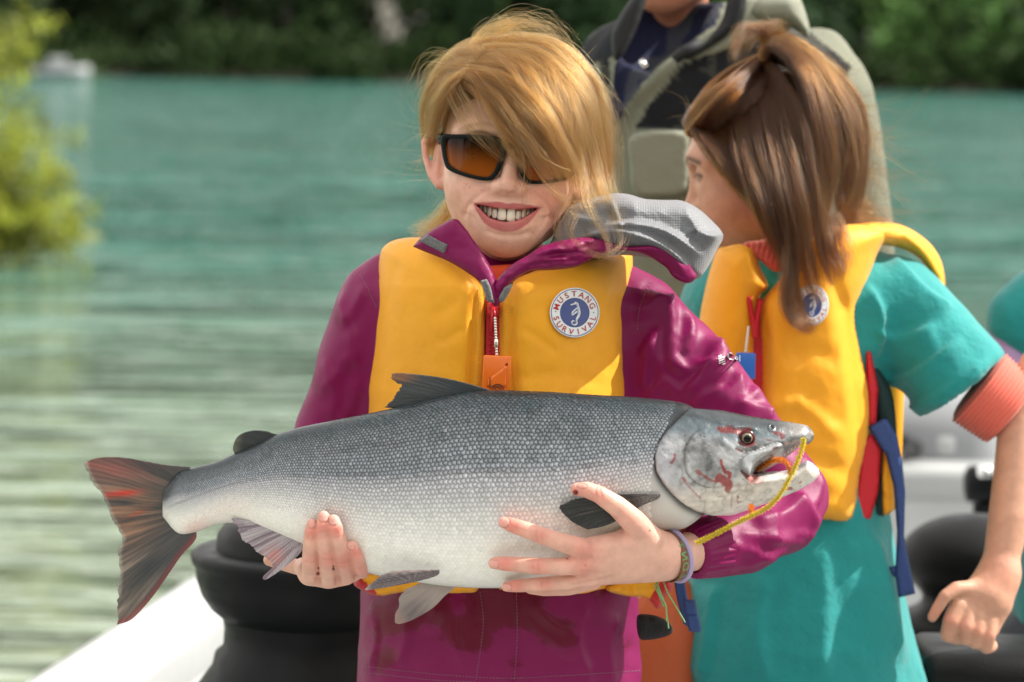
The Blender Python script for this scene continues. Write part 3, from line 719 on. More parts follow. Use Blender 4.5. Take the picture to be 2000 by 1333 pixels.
MAXI = [(1446, 906), (1447, 898), (1452, 892), (1464, 884), (1480, 879), (1500, 872), (1520, 866), (1528, 872), (1512, 884), (1494, 894), (1482, 903), (1476, 914), (1468, 926), (1461, 930), (1456, 922), (1449, 917)]
mo = curve(MAXI, 4, True); dmx, _ = dline(px, py, np.vstack([mo, mo[:1]])); inm = inpoly(px, py, mo)
ex += np.where(inm, 0.0034 * sstep(0, 5, dmx) + 0.0004, -0.0014 * np.exp(-(dmx / 3.0) ** 2))
# branchiostegal ribs below the gill cover, grooves on cheek and jaw
for i in range(7):
    o_ = i * 7.5
    ex += ridge(px, py, [([(1335 + o_ * 1.3, 985 - o_ * 0.2), (1372 + o_ * 1.25, 996 - o_ * 0.55), (1415 + o_ * 0.9, 994 - o_ * 0.9), (1450, 985 - o_)], 2.2, 0.0009)])
ex += ridge(px, py, [([(1400, 995), (1470, 975), (1540, 950), (1585, 930)], 3.0, -0.0009), ([(1300, 915), (1325, 940), (1360, 955), (1400, 962)], 3.5, -0.0010), ([(1390, 850), (1420, 868), (1440, 880)], 6, 0.0008),
                    ([(1480, 905), (1520, 890), (1560, 866), (1584, 856)], 3, 0.0010), ([(1345, 806), (1400, 822), (1440, 830)], 5, 0.001), ([(1430, 835), (1452, 832), (1480, 840)], 5, 0.0012), ([(1438, 868), (1455, 874), (1478, 868)], 4, 0.0012)])
w3 = P(px, py, yf); ex += 0.0008 * fbm(w3 * 70) + 0.0004 * fbm(w3 * 220)
de = np.hypot(px - 1459, py - 855); ex -= 0.004 * np.exp(-(de / 13) ** 2)
dn = np.hypot((px - 1507) / 0.8, py - 835); ex += 0.0012 * np.exp(-((dn - 6) / 2.5) ** 2) - 0.002 * np.exp(-(dn / 3.2) ** 2)
yf2 = yf - ex * sstep(0, 0.3, prof)
yb = FY + h + 0.0025 * sstep(-2, 6, dg) * prof + 0.0015
gl = sstep(30, 0, dg) * sstep(1420, 1390, px)
yb = np.where(px < 1330, np.maximum(yb, FY + h * 0.9), yb)
# colours of the head
n1 = fbm(w3 * 30, 4); n2 = fbm(w3 * 95 + 3, 4); hf = (py - tp) / (bt - tp) + 0.05 * n1
cols = np.empty((len(px), 3))
slate = np.array([0.026, 0.034, 0.039]); silver = np.array([0.40, 0.40, 0.405]); cream = np.array([0.66, 0.60, 0.54])
for k in range(3): cols[:, k] = np.interp(hf, [0, .10, .22, .36, .6, .78, 1], [slate[k]*.6, slate[k], slate[k]*3.2, silver[k]*.85, silver[k]*1.12, cream[k]*.92, cream[k]])
snout = sstep(1500, 1580, px) * (hf < .55); cols = cols * (1 - 0.5 * snout)[:, None] + np.array([0.40, 0.36, 0.33]) * (0.5 * snout)[:, None]
tipd = sstep(1560, 1590, px) * sstep(10, 0, np.abs(py - 838)); cols *= (1 - 0.7 * tipd)[:, None]
grey = sstep(0.0, 0.5, n2 + 0.5 * n1) * sstep(.15, .3, hf) * sstep(.75, .6, hf); cols *= (1 - 0.58 * grey)[:, None]
chk = np.exp(-(((px - 1375) / 26) ** 2 + ((py - 900) / 36) ** 2)); cols *= (1 - 0.38 * chk)[:, None]
oper = sstep(0, 6, -sp_) * sstep(1300, 1320, px) * 0
vein = sstep(.10, .0, np.abs(fbm(w3 * 55 + 11, 3))) * sstep(.2, .35, hf); cols *= (1 - .30 * vein)[:, None]
cols *= (1 + .28 * fbm(w3 * 240, 2))[:, None]
lav = np.exp(-(((px - 1300) / 22) ** 2 + ((py - 905) / 40) ** 2))[:, None] * 0.5; cols = cols * (1 - lav) + np.array([0.52, 0.50, 0.58]) * lav
cols = np.where(inm[:, None], np.array([0.36, 0.37, 0.38]) * (0.75 + 0.5 * sstep(2, 12, dmx))[:, None] * (1 + 0.3 * n2)[:, None], cols)
dj = sstep(1545, 1575, px) * sstep(0.60, 0.68, hf); cols = cols * (1 - 0.45 * dj * sstep(925, 905, py))[:, None]
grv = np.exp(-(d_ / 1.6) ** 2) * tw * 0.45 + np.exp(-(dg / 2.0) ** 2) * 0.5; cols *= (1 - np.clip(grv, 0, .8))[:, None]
def stain(c, px, py, pl, wd, col, amt, nz, jag=0.8):
    d, t = dline(px, py, curve(pl, 4) if len(pl) > 2 else np.asarray(pl, float)); a = sstep(1.15, 0.75, d / wd + jag * nz)
    a = (a * amt)[:, None]; return c * (1 - a) + np.array(col) * a
nz = fbm(w3 * 160 + 9, 3); red = (0.10, 0.004, 0.004); lred = (0.27, 0.024, 0.020); dred = (0.12, 0.008, 0.01)
for pl, wd, col, amt in [([(1404, 838), (1415, 842), (1432, 842), (1444, 845)], 5, red, .95), ([(1403, 838), (1420, 836), (1428, 834)], 3, red, .8), ([(1447, 846), (1453, 840), (1464, 838)], 4, red, .8), ([(1446, 866), (1452, 870), (1462, 871), (1474, 866)], 3.5, dred, .8), ([(1510, 845), (1520, 847), (1530, 851), (1527, 856)], 3, red, .85),
        ([(1497, 859), (1507, 860)], 1.6, red, .8), ([(1438, 876), (1442, 879), (1450, 882)], 2.6, red, .8), ([(1512, 876), (1518, 874)], 3, red, .7), ([(1408, 900), (1412, 912), (1416, 922), (1424, 925), (1425, 931)], 3, lred, .9), ([(1404, 935), (1412, 942), (1420, 948), (1423, 955)], 9, lred, .85), ([(1362, 922), (1375, 930), (1388, 938), (1400, 942)], 3.5, lred, .65),
        ([(1318, 888), (1318, 896), (1310, 905)], 2.5, lred, .8), ([(1335, 935), (1338, 940)], 4, lred, .7), ([(1449, 920), (1455, 928), (1462, 933), (1470, 936), (1474, 932)], 5, red, .9), ([(1470, 937), (1480, 940)], 8, (0.66, 0.25, 0.22), .5), ([(1340, 945), (1356, 962), (1366, 972)], 2, lred, .5), ([(1440, 968), (1441, 982), (1446, 980)], 2.2, lred, .6), ([(1442, 972), (1443, 973)], 2.2, dred, .9),
        ([(1535, 955), (1545, 955)], 3, lred, .8), ([(1561, 944), (1565, 942)], 1.6, lred, .8), ([(1430, 968), (1428, 992)], 2, lred, .4), ([(1374, 852), (1376, 853)], 2, red, .8), ([(1484, 902), (1488, 903), (1484, 910)], 2.5, red, .6), ([(1535, 868), (1560, 862)], 4, (.5, .3, .27), .4)]:
    cols = stain(cols, px, py, pl, wd, col, amt, nz)
sp1 = (vnoise(w3 * 900) > 0.83); cols[sp1] *= 0.45
hv, hfc = plate(px, py, tri, yf2, yb)
mk('head', hv, hfc, fish_m, fish, col=np.vstack([cols, cols]), attrs={'metal': np.tile(0.16 * sstep(.8, .5, hf), 2)})
# lining of the mouth
pink = mat('mouth_lining', (0.50, 0.34, 0.31), 0.35, var=(140, .35), bump=(120, 0.003), sss=.1)
lv, lf, *_ = panel([(1468, 926), (1480, 908), (1500, 896), (1524, 882), (1548, 866), (1566, 862), (1556, 878), (1540, 890), (1522, 904), (1500, 916), (1490, 926)], lambda x, y: FY + 0.004 + (x - 1470) * 0.00003, 0.006, 4, 14, back=0.004)
mk('mouth_lining', lv, lf, pink, fish)
tm = mat('fish_tooth', (0.72, 0.68, 0.58), 0.3); tb = MB()
for i in range(12):
    t_ = i / 11; x_ = lerp(1492, 1566, t_); y_ = np.interp(x_, [1478, 1512, 1540, 1553, 1568], [914, 900, 882, 871, 868]); p0 = P(x_, y_ - 2, FY - 0.010 * (1 - t_ * .6))
    tb.add(*tube([p0, p0 + [0.0003, 0, -0.003]], [0.0008, 0.0001], 5))
tb.build('teeth', tm, fish)['kind'] = 'stuff'
# eye
ec = P(1459, 856, float(FY - np.interp(1459, *np.array(THK).T) - 0.0005)); ek = 0.00046
gold = mat('eye_ring', (0.17, 0.14, 0.085), 0.35, var=(600, .4)); pup = mat('eye_pupil', (0.006, 0.004, 0.005), 0.12, spec=.25)
blood = mat('blood_red', (0.07, 0.005, 0.006), 0.3, var=(300, .5), spec=.3)
def disc_dome(c, r, hgt, k=28, rings=7, asp=0.95):
    rr = np.linspace(0, 1, rings)[1:]; a = np.arange(k) * 2 * math.pi / k
    v = [c + np.array([0, -hgt, 0])] + [c + np.array([r * q * math.cos(t), -hgt * math.sqrt(max(0, 1 - q * q)), r * asp * q * math.sin(t)]) for q in rr for t in a]
    f = grid_faces(rings - 1, k, wrapm=True) + 1; t = np.array([[0, 1 + (j + 1) % k, 1 + j] for j in range(k)]); return np.array(v), [f, t]
eo = mk('eye', *disc_dome(ec + [0, 0.0012, 0], 16.5 * ek, 0.0030), blood, fish)
mk('iris', *disc_dome(ec + [0, -0.0008, 0], 11.0 * ek, 0.0028), gold, eo)
mk('pupil', *disc_dome(ec + [0.0002, -0.0019, -0.0002], 8.8 * ek, 0.0022), pup, eo)
# --- fins
fin_m = mat('fin_membrane', attr=True, rough=0.38, coat=.25, bump=(300, .0004), transl=0.12)
def jag(o, amt, lo, hi, seed, step=3.0):
    """fray the outline between vertex indices lo..hi"""
    r_ = np.random.default_rng(seed); a = [tuple(p) for p in curve(o[:lo + 1], 4)[:-1]] if lo > 1 else [tuple(p) for p in o[:lo]]; seg = resample(curve(o[lo:hi + 1], 4), 1.7)
    nrm = np.stack([-(np.gradient(seg[:, 1])), np.gradient(seg[:, 0])], 1); nrm /= np.linalg.norm(nrm, axis=1, keepdims=True) + 1e-9
    seg = seg + nrm * (r_.normal(0, amt * .45, (len(seg), 1)) + amt * 2.2 * fbm(np.stack([np.arange(len(seg)) * .21 + seed, np.zeros(len(seg)), np.zeros(len(seg))], 1), 3)[:, None])
    return a + [tuple(p) for p in seg] + [tuple(p) for p in curve(list(o[hi:]) + [o[0]], 4)[4:-1]]
def fin(name, o, org, Yf, colfn, rays=60, th=0.0011, amp=0.00032, sp=2.2):
    px, py, tri, b = cdt_fill(o, sp); a = np.arctan2(py - org[1], px - org[0]); a = np.where(a < 0, a + 2 * math.pi, a); r = np.hypot(px - org[0], py - org[1]); rmax = r.max()
    an = (a - a.min()) / (a.max() - a.min() + 1e-9); u = r / rmax
    wob = fbm(np.stack([an * 9, u * 3, np.zeros_like(u)], 1), 3); ray = np.sin((an * rays + 1.2 * wob) * 2 * math.pi)
    split = np.sin((an * rays * 2 + 1.2 * wob) * 2 * math.pi) * sstep(.5, .9, u); hgt = amp * (0.6 * ray * (1 - .5 * u) + 0.4 * split)
    y0 = Yf(px, py, u, an); n = fbm(np.stack([an * 40, u * 3.0, np.zeros_like(u)], 1), 4)
    c = colfn(an, u, n, ray, px, py)
    v, f = plate(px, py, tri, y0 - th * (1 - .7 * u) - hgt, y0 + th * (1 - .7 * u) + hgt)
    return mk(name, v, f, fin_m, fish, col=np.clip(np.vstack([c, c]), 0, 1))
def mixc(a, b, t): return np.asarray(a) * (1 - t[:, None]) + np.asarray(b) * t[:, None]
TAIL = [(372, 912), (329, 909), (287, 902), (241, 894), (195, 894), (165, 903), (172, 925), (182, 944), (203, 973), (218, 1011), (240, 1051), (231, 1078), (234, 1120), (231, 1162), (229, 1221), (245, 1216), (262, 1206), (295, 1170), (325, 1128), (354, 1086), (384, 1050), (372, 1020), (352, 985), (356, 950)]
def tailc(an, u, n, ray, px, py):
    c = mixc((0.055, 0.058, 0.062), (0.13, 0.105, 0.09), sstep(.45, .9, u + .2 * n))
    mid = np.exp(-((py - lerp(985, 990, 0) + (px - 300) * 0.35) / 62) ** 2) * sstep(.25, .6, u); c = mixc(c, (0.36, 0.18, 0.10), np.clip(mid * (0.55 + .9 * n), 0, .9))
    upr = sstep(960, 915, py) * sstep(.3, .7, u); c = mixc(c, (0.24, 0.075, 0.065), np.clip(upr * (.55 + .8 * n), 0, .85))
    red = np.exp(-((py - (968 - (px - 215) * 0.12)) / 7) ** 2) * sstep(182, 200, px) * sstep(300, 240, px); c = mixc(c, (0.42, 0.03, 0.02), np.clip(red * (0.7 + .8 * n), 0, .95))
    red2 = np.exp(-((py - (1012 - (px - 250) * 0.5)) / 5) ** 2) * sstep(205, 225, px) * sstep(310, 270, px); c = mixc(c, (0.38, 0.06, 0.03), np.clip(red2 * (.5 + n), 0, .8))
    edge = sstep(.16, .0, np.minimum(np.minimum(py * 0 + 1, dline(px, py, TAIL[14:21])[0] / 90), 1)); c = mixc(c, (0.26, 0.05, 0.055), edge * .8)
    tr = sstep(9, 2, dline(px, py, TAIL[5:14])[0]); c = mixc(c, (0.36, 0.35, 0.29), tr * .6)
    blot = sstep(.25, .6, n) * sstep(1040, 1080, py) * sstep(.5, .8, u); c = mixc(c, (0.30, 0.24, 0.19), blot * .6)
    return c * (1 + .35 * np.sign(ray) * np.abs(ray) ** 2 * .5)[:, None] * (1 + .5 * n)[:, None]
fin('tail_fin', jag(TAIL, 1.6, 5, 14, 1), (430, 985), lambda x, y, u, a: FY + 0.006 * np.sin(a * 3.1) * u - 0.002, tailc, 46)
DORS = [(985, 772), (950, 760), (897, 745), (851, 736), (788, 729), (766, 730), (768, 745), (786, 752), (772, 770), (766, 783), (751, 796), (800, 800), (880, 790)]
fin('dorsal_fin', jag(DORS, 1.6, 5, 10, 2), (1010, 800), lambda x, y, u, a: FY + 0.002 + 0.004 * u, lambda an, u, n, ray, px, py: mixc(mixc((0.026, 0.034, 0.042), (0.05, 0.055, 0.06), sstep(.3, .8, u)), (0.22, 0.10, 0.055), np.clip(sstep(.72, .95, u) * sstep(756, 738, py) * (.7 + n), 0, .9)) * (1 + .4 * n)[:, None], 24)
ADIP = [(545, 852), (533, 847), (518, 842), (488, 842), (463, 854), (455, 880), (470, 890), (505, 878)]
fin('adipose_fin', resample(curve(ADIP, 5, True), 3, True), (545, 870), lambda x, y, u, a: FY + 0.0 * u, lambda an, u, n, ray, px, py: mixc((0.030, 0.035, 0.036), (0.12, 0.115, 0.09), sstep(.75, 1.0, u) + 0 * n) * (1 + .5 * n)[:, None], 20, th=.002, amp=.0001)
ANAL = [(452, 1012), (459, 1023), (468, 1040), (476, 1057), (490, 1066), (505, 1080), (531, 1098), (533, 1108), (514, 1126), (518, 1133), (540, 1120), (566, 1100), (585, 1082), (596, 1062), (560, 1040), (510, 1022)]
fin('anal_fin', jag(ANAL, 1.5, 1, 6, 3), (640, 1000), lambda x, y, u, a: FY - 0.012 - 0.006 * u, lambda an, u, n, ray, px, py: mixc(mixc((0.42, 0.37, 0.40), (0.20, 0.15, 0.18), sstep(.0, .5, n + .3 * u)), (0.52, 0.22, 0.20), np.clip(np.exp(-(np.hypot(px - 535, py - 1085) / 18) ** 2) * (.8 + n), 0, .8)) * (1 + .18 * ray)[:, None], 22)
PELA = [(858, 1113), (830, 1113), (770, 1114), (745, 1124), (733, 1132), (712, 1153), (735, 1151), (780, 1143), (820, 1135), (855, 1124)]
pelc = lambda an, u, n, ray, px, py: mixc(mixc((0.16, 0.13, 0.135), (0.075, 0.062, 0.07), sstep(-.1, .4, n)), (0.50, 0.40, 0.38), np.clip(sstep(.25, .0, 1 - an) + sstep(.9, 1.0, u) * .7, 0, .8)) * (1 + .3 * ray)[:, None]
fin('pelvic_fin', jag(PELA, 1.3, 2, 5, 4), (880, 1112), lambda x, y, u, a: FY - 0.036 - 0.018 * u, pelc, 16)
PELB = [(838, 1128), (815, 1142), (795, 1150), (778, 1170), (779, 1184), (770, 1205), (771, 1216), (782, 1219), (808, 1210), (845, 1188), (868, 1165), (888, 1146), (860, 1132)]
fin('pelvic_fin', jag(PELB, 1.3, 2, 5, 5), (890, 1115), lambda x, y, u, a: FY + 0.005 - 0.012 * u, lambda an, u, n, ray, px, py: mixc(mixc((0.42, 0.34, 0.31), (0.16, 0.13, 0.13), np.clip(np.exp(-((an - .5) / .3) ** 2) * sstep(.3, .8, u) + .3 * n, 0, 1)), (0.48, 0.26, 0.22), np.clip(sstep(.8, 1, u) * (.5 + n), 0, .7)), 16)
PECT = [(1290, 966), (1262, 965), (1205, 966), (1160, 970), (1124, 975), (1093, 988), (1097, 998), (1106, 1010), (1121, 1021), (1147, 1035), (1170, 1031), (1200, 1020), (1250, 990), (1285, 975)]
fin('pectoral_fin', jag(PECT, 1.2, 4, 9, 6), (1300, 965), lambda x, y, u, a: FY - np.interp(x, [1093, 1180, 1290], [0.059, 0.058, 0.050]), lambda an, u, n, ray, px, py: mixc((0.022, 0.023, 0.024), (0.17, 0.15, 0.14), np.clip(sstep(.35, .1, u) + .5 * sstep(.2, .6, n), 0, .8)) * (1 + .4 * ray)[:, None], 16)
# --- chenille stems (yellow and orange) threaded through the jaw
def hair_object(name, strands, rad, material, parent=None, tip=0.25):
    """strands: list of (n,3) arrays, one curves object"""
    hc = bpy.data.hair_curves.new(name); hc.add_curves([len(s) for s in strands]); pts = np.concatenate(strands).astype(np.float32)
    hc.points.foreach_set('position', pts.ravel())
    rr = np.concatenate([np.linspace(1, tip, len(s)) * (rad if np.isscalar(rad) else rad[i]) for i, s in enumerate(strands)]).astype(np.float32)
    at = hc.attributes.get('radius') or hc.attributes.new('radius', 'FLOAT', 'POINT'); at.data.foreach_set('value', rr)
    hc.materials.append(material); o = bpy.data.objects.new(name, hc); COL.objects.link(o); return attach(o, parent)
def chenille(name, paths, color, label, cat):
    root = empty(name, paths[0][0], label, cat); core = mat(name + '_core', tuple(c * .55 for c in color), .7); fz = mat(name + '_fuzz', color, .6, transl=.2)
    st = []; r_ = np.random.default_rng(9); mbs = []
    for p in paths:
        p = resample(curve(p, 10), 0.00045); mbs.append(MB().add(*tube(p, 0.0011, 6))); t = np.gradient(p, axis=0); t /= np.linalg.norm(t, axis=1, keepdims=True)
        for i in range(len(p)):
            for q in range(7):
                d = r_.normal(0, 1, 3); d -= (d @ t[i]) * t[i]; d /= np.linalg.norm(d); d = d + t[i] * (0.25 + r_.normal(0, .12)); ln = 0.0031 * r_.uniform(.75, 1.1)
                st.append(np.array([p[i], p[i] + d * ln * .5, p[i] + d * ln + r_.normal(0, .00015, 3)]))
    for w_ in mbs: w_.build('wire', core, root)
    hair_object('fuzz', st, 0.00016, fz, root, .7)['kind'] = 'stuff'
    return root
def PP(l): return np.array([P(a, b, c) for a, b, c in l])
chenille('yellow_chenille_stem', [PP([(1571, 855, -.262), (1564, 884, -.262), (1553, 912, -.262), (1540, 938, -.265), (1522, 968, -.265), (1500, 991, -.262), (1478, 1003, -.262), (1440, 1021, -.262), (1400, 1042, -.262), (1360, 1061, -.262)])], (0.72, 0.56, 0.04), 'fuzzy yellow chenille stem looped outside the salmon jaw', 'craft stem')
chenille('orange_chenille_stem', [PP([(1478, 919, -.215), (1494, 907, -.222), (1512, 899, -.235), (1530, 900, -.25), (1540, 910, -.258), (1543, 926, -.262)]), PP([(1467, 988, -.245), (1468, 998, -.257), (1470, 1006, -.26)])], (0.70, 0.22, 0.02), 'fuzzy orange chenille stem coming out of the salmon mouth', 'craft stem')
# ================================================================== the girl holding the salmon
girl = empty('person', P(978, 2950, 0.03), 'blonde girl in magenta jacket and yellow life vest holding the salmon', 'person')
skin_m = mat('skin', attr=True, rough=0.46, sss=0.22, ssc=0.006, bump=(900, .00022, 3), bump2=(160, .00045, 3), var=(70, .11), spec=.42)
SK = np.array([0.70, 0.42, 0.325])
# ---------------- head and neck
HY = 0.0; HC = P(998, 294, HY); HS = pxm(HY); a_ = R(-2.9)
EX = np.array([math.cos(a_), 0, math.sin(a_)]); EZ = np.array([-math.sin(a_), 0, math.cos(a_)]); EY = np.array([0, 1.0, 0])
HR = np.stack([EX, EY, EZ], 1)
def H(x, y, z): return HC + HS * (np.asarray(x, float)[..., None] * EX + np.asarray(y, float)[..., None] * EY + np.asarray(z, float)[..., None] * EZ)
def HL(pts): return np.array([H(*p) for p in pts])
def toH(v): q = (v - HC) / HS; return q @ EX, q @ EY, q @ EZ
UL = [(-62, -104, -102), (-50, -122, -101), (-34, -137, -101), (-13, -147, -100), (0, -148, -102), (13, -147, -100), (34, -137, -100.5), (50, -122, -101), (61, -104, -102)]
LL = [(-61, -104, -104), (-51, -121, -116), (-36, -135, -131), (-17, -144, -138), (0, -147, -140), (17, -144, -137.5), (37, -135, -127), (50, -121, -114), (60, -104, -103)]
MOUTHL = curve([(-60, -102.5), (-41, -104), (-20, -106), (0, -107), (20, -105.5), (40, -103.5), (59, -102.3), (48, -110.5), (36, -120), (18, -128.5), (0, -131.5), (-18, -130), (-36, -124), (-50, -111)], 5, True)
def make_head(HC, HS, HR, mouth=True, nose=1.0):
    """sculpt head, neck and ears in a local frame (x right, y back, z up; units of half a millimetre times scale)"""
    EX, EY, EZ = HR[:, 0], HR[:, 1], HR[:, 2]
    def H(x, y, z): return HC + HS * (np.asarray(x, float)[..., None] * EX + np.asarray(y, float)[..., None] * EY + np.asarray(z, float)[..., None] * EZ)
    def HL(pts): return np.array([H(*p) for p in pts])
    ext = HL([(sx * 170, sy, sz) for sx in (-1, 1) for sy in (-200, 225) for sz in (-420, 225)])
    hd = Sdf(ext.min(0), ext.max(0), 0.00125 if mouth else .002)
    def he(c, r, k=.01, op='add'): hd.ell(H(*c), np.array(r) * HS, k, op, HR)
    def hc(p, r, k=.006, op='add'): hd.chain(HL(p), np.array(r) * HS, k, op)
    he((0, 32, 48), (138, 176, 152), .001)
    he((0, -42, -56), (108, 104, 122), .03)
    he((0, -60, 20), (116, 92, 100), .02)
    for s in (-1, 1):
        he((s * 64, -82, -72), (48, 50, 46), .03); hc([(s * 88, 10, -84), (s * 60, -58, -140), (s * 18, -108, -160)], [22, 22, 22], .03)
        hc([(s * 22, -146, 42), (s * 62, -140, 46), (s * 96, -112, 34)], [12, 13, 10], .016); he((s * 55, -150, 14), (30, 20, 18), .012, 'sub'); he((s * 54, -124, 10), (27, 24, 19), .006)
    he((0, -114, -150), (38, 32, 32), .025)
    he((0, -118, -120), (58, 26, 42), .025)
    hc([(0, -140, 30), (0, -152, -5), (0, -168, -42), (0, -176, -58)], [11, 12, 14, 16], .010)
    for s in (-1, 1):
        he((s * 22, -154, -64), (13, 17, 12), .008); hc([(s * 10, -172, -74), (s * 17, -164, -75)], [5.2, 5.8], .003, 'sub')
    hc([(-18, -160, -67), (18, -160, -67)], [8, 8], .008)
    hc(UL, [3, 4, 5, 6.2, 5.8, 6.2, 5, 4, 3], .004)
    hc(LL, [3, 5.5, 7.5, 9, 9.6, 9, 7.5, 5.5, 3], .004)
    def mouth_fn(X, Y, Z):
        x2 = ((X - HC[0]) * EX[0] + (Z - HC[2]) * EX[2]) / HS; z2 = ((X - HC[0]) * EZ[0] + (Z - HC[2]) * EZ[2]) / HS
        x2, z2 = x2[:, 0, :], z2[:, 0, :]
        d, _ = dline(x2.ravel(), z2.ravel(), np.vstack([MOUTHL, MOUTHL[:1]])); d = np.where(inpoly(x2.ravel(), z2.ravel(), MOUTHL), -d, d).reshape(x2.shape)
        yl = (Y - HC[1]) / HS
        return (np.maximum(d[:, None, :], np.maximum(yl + 78, -200 - yl)) * HS).astype(np.float32)
    if mouth: hd.func(HC + HS * np.array([-80, -205, -160]), HC + HS * np.array([80, -70, -85]), mouth_fn, .0012, 'sub')
    # neck
    hc([(4, 18, -60), (6, 28, -190), (0, 42, -270), (0, 50, -330)], [66, 62, 66, 80], .03)
    hc([(0, -40, -185), (0, 0, -250)], [20, 24], .03)
    # ears
    for s in (-1, 1):
        he((s * 140, 12, -30), (11, 27, 46), .010)
        hc([(s * 128, -14, -8), (s * 142, -14, 16), (s * 158, 6, 24), (s * 170, 22, 4), (s * 165, 20, -28), (s * 152, 2, -58), (s * 134, -12, -76), (s * 126, -16, -70)], [5, 6.5, 7, 7, 6.5, 7.5, 10, 6], .004)
        he((s * 152, -6, -26), (9, 13, 20), .004, 'sub')
    return hd.mesh(2)
v, f = make_head(HC, HS, HR)
x, y, z = toH(v); px, py = proj(v); n = vnormals(v, f)
fr = sstep(0.1, 0.5, -n[:, 1])
dsp = ridge(px, py, [([(958, 368), (932, 385), (914, 404), (906, 428)], 5, -.0016), ([(1031, 374), (1056, 388), (1072, 408), (1074, 432)], 5, -.0016), ([(952, 380), (925, 400), (915, 420)], 14, .0010), ([(1040, 386), (1062, 404), (1068, 424)], 14, .0010),
                     ([(946, 448), (968, 458), (992, 461), (1018, 459), (1040, 450)], 6, -.0014), ([(991, 378), (992, 392)], 5, -.0009), ([(922, 396), (924, 408)], 4, -.0014), ([(1056, 404), (1055, 416)], 4, -.0014)])
v = v + n * (dsp * fr)[:, None]
c = np.tile(SK, (len(v), 1)); nz = fbm(v * 45, 4)
def tint(c, a, col): a = np.clip(a, 0, 1)[:, None]; return c * (1 - a) + np.asarray(col) * a
g2 = lambda cx, cz, rx, rz: np.exp(-(((x - cx) / rx) ** 2 + ((z - cz) / rz) ** 2))
for s in (-1, 1): c = tint(c, (0.34 + .15 * (s > 0)) * g2(s * 72, -80, 42, 36) * (1 + nz), (0.66, 0.25, 0.20))
c = tint(c, .45 * g2(100, -128, 22, 34), (0.62, 0.20, 0.18)); c = tint(c, .35 * g2(0, -56, 22, 20), (0.62, 0.27, 0.20)); c = tint(c, .22 * g2(0, -178, 40, 20), (0.64, 0.30, 0.24))
c = tint(c, .5 * sstep(118, 140, np.abs(x)) * (y > -40) * (z < 40) * (z > -95), (0.60, 0.24, 0.19))
fk = (vnoise(v * 620) > .70) & (np.abs(x) < 100) & (z < 10) & (z > -75) & (y < -80); c[fk] = c[fk] * np.array([.78, .66, .58])
du, _ = dline(x, z, curve(np.array(UL)[:, [0, 2]], 4)); dlw, _ = dline(x, z, curve(np.array(LL)[:, [0, 2]], 4)); frn = y < -92
lw = np.interp(np.abs(x), [0, 20, 45, 63], [5.4, 5.6, 4.2, 2.4]); lw2 = np.interp(np.abs(x), [0, 20, 45, 62], [10, 9.6, 6.8, 2.6])
lip = np.maximum(sstep(1.2, .8, du / lw), sstep(1.2, .8, dlw / lw2)) * frn; c = tint(c, lip * (.85 + .2 * nz), (0.38, 0.058, 0.072))
ins = inpoly(x, z, MOUTHL) & (y > -128) & frn | (inpoly(x, z, MOUTHL) & (y > -110)); c[ins] = (0.10, 0.015, 0.015)
brow = np.maximum(*[np.exp(-(dline(x, z, [(s * 20, 44), (s * 60, 54), (s * 98, 38)])[0] / 6) ** 2) for s in (-1, 1)]) * frn; c = tint(c, .55 * brow * (.8 + nz), (0.24, 0.13, 0.05))
hl = 118 + 6 * nz - 0.006 * x ** 2 * 0.6; scalp = ((z > hl) | ((y > 5) & (z > -75 - 10 * nz) & (np.abs(x) < 128)) | ((np.abs(x) > 104) & (y > -60) & (z > 10 + 12 * nz))) ; 
c[scalp] = np.array([0.34, 0.21, 0.09])
body_parts = [(v, f, c)]
# ---------------- hands
def hand(chains, palms, extra=(), h=0.001, k=.004, mg=.03):
    pts = np.concatenate([np.array([P(*q[:3]) for q in ch]) for ch in chains + palms])
    S = Sdf(pts.min(0) - mg, pts.max(0) + mg, h)
    for ch in palms: S.chain([P(*q[:3]) for q in ch], [q[3] * pxm(q[2]) for q in ch], .012)
    for ch in chains: S.chain([P(*q[:3]) for q in ch], [q[3] * pxm(q[2]) for q in ch], k)
    for fn in extra: fn(S)
    return S.mesh(2)
def skin_paint(v, f, nails, reds, lines, dots=()):
    n = vnormals(v, f); px, py = proj(v); fr = (n[:, 1] < -.05); c = np.tile(SK, (len(v), 1)); nz = fbm(v * 60, 3); d = np.zeros(len(v))
    c = tint(c, .25 + .35 * nz, (0.68, 0.33, 0.25))
    for x0, y0, r, am in reds: c = tint(c, 1.25 * am * np.exp(-((px - x0) ** 2 + (py - y0) ** 2) / r ** 2), (0.64, 0.20, 0.16))
    for (x0, y0, a, rl, rw) in nails:
        ca, sa = math.cos(a), math.sin(a); u = ((px - x0) * ca + (py - y0) * sa) / rl; w_ = (-(px - x0) * sa + (py - y0) * ca) / rw
        q = (np.abs(u) ** 2.6 + np.abs(w_) ** 2.6) ** (1 / 2.6); m_ = sstep(1.06, .9, q) * fr
        c = tint(c, .75 * m_, (0.68, 0.34, 0.29)); c = tint(c, .55 * np.exp(-((q - 1.08) / .10) ** 2) * fr, (0.42, 0.20, 0.15))
        tipm = m_ * sstep(.62, .85, u); c = tint(c, tipm * .35, (0.74, 0.56, 0.48))
        d += np.where(fr, 0.0004 * m_ - .0008 * np.exp(-((q - 1.12) / .12) ** 2), 0)
    for pl, wd, am in lines:
        e = ridge(px, py, [(pl, wd, 1.0)]); d += np.where(fr, am * e, 0); c = tint(c, .30 * np.clip(e, 0, 1) * fr * (am < 0), (0.48, 0.20, 0.15))
    for x0, y0, r, col in dots: c = tint(c, .95 * sstep(1.2, .7, np.hypot((px - x0), (py - y0)) / r + .3 * nz) * fr, col)
    return v + n * d[:, None], c
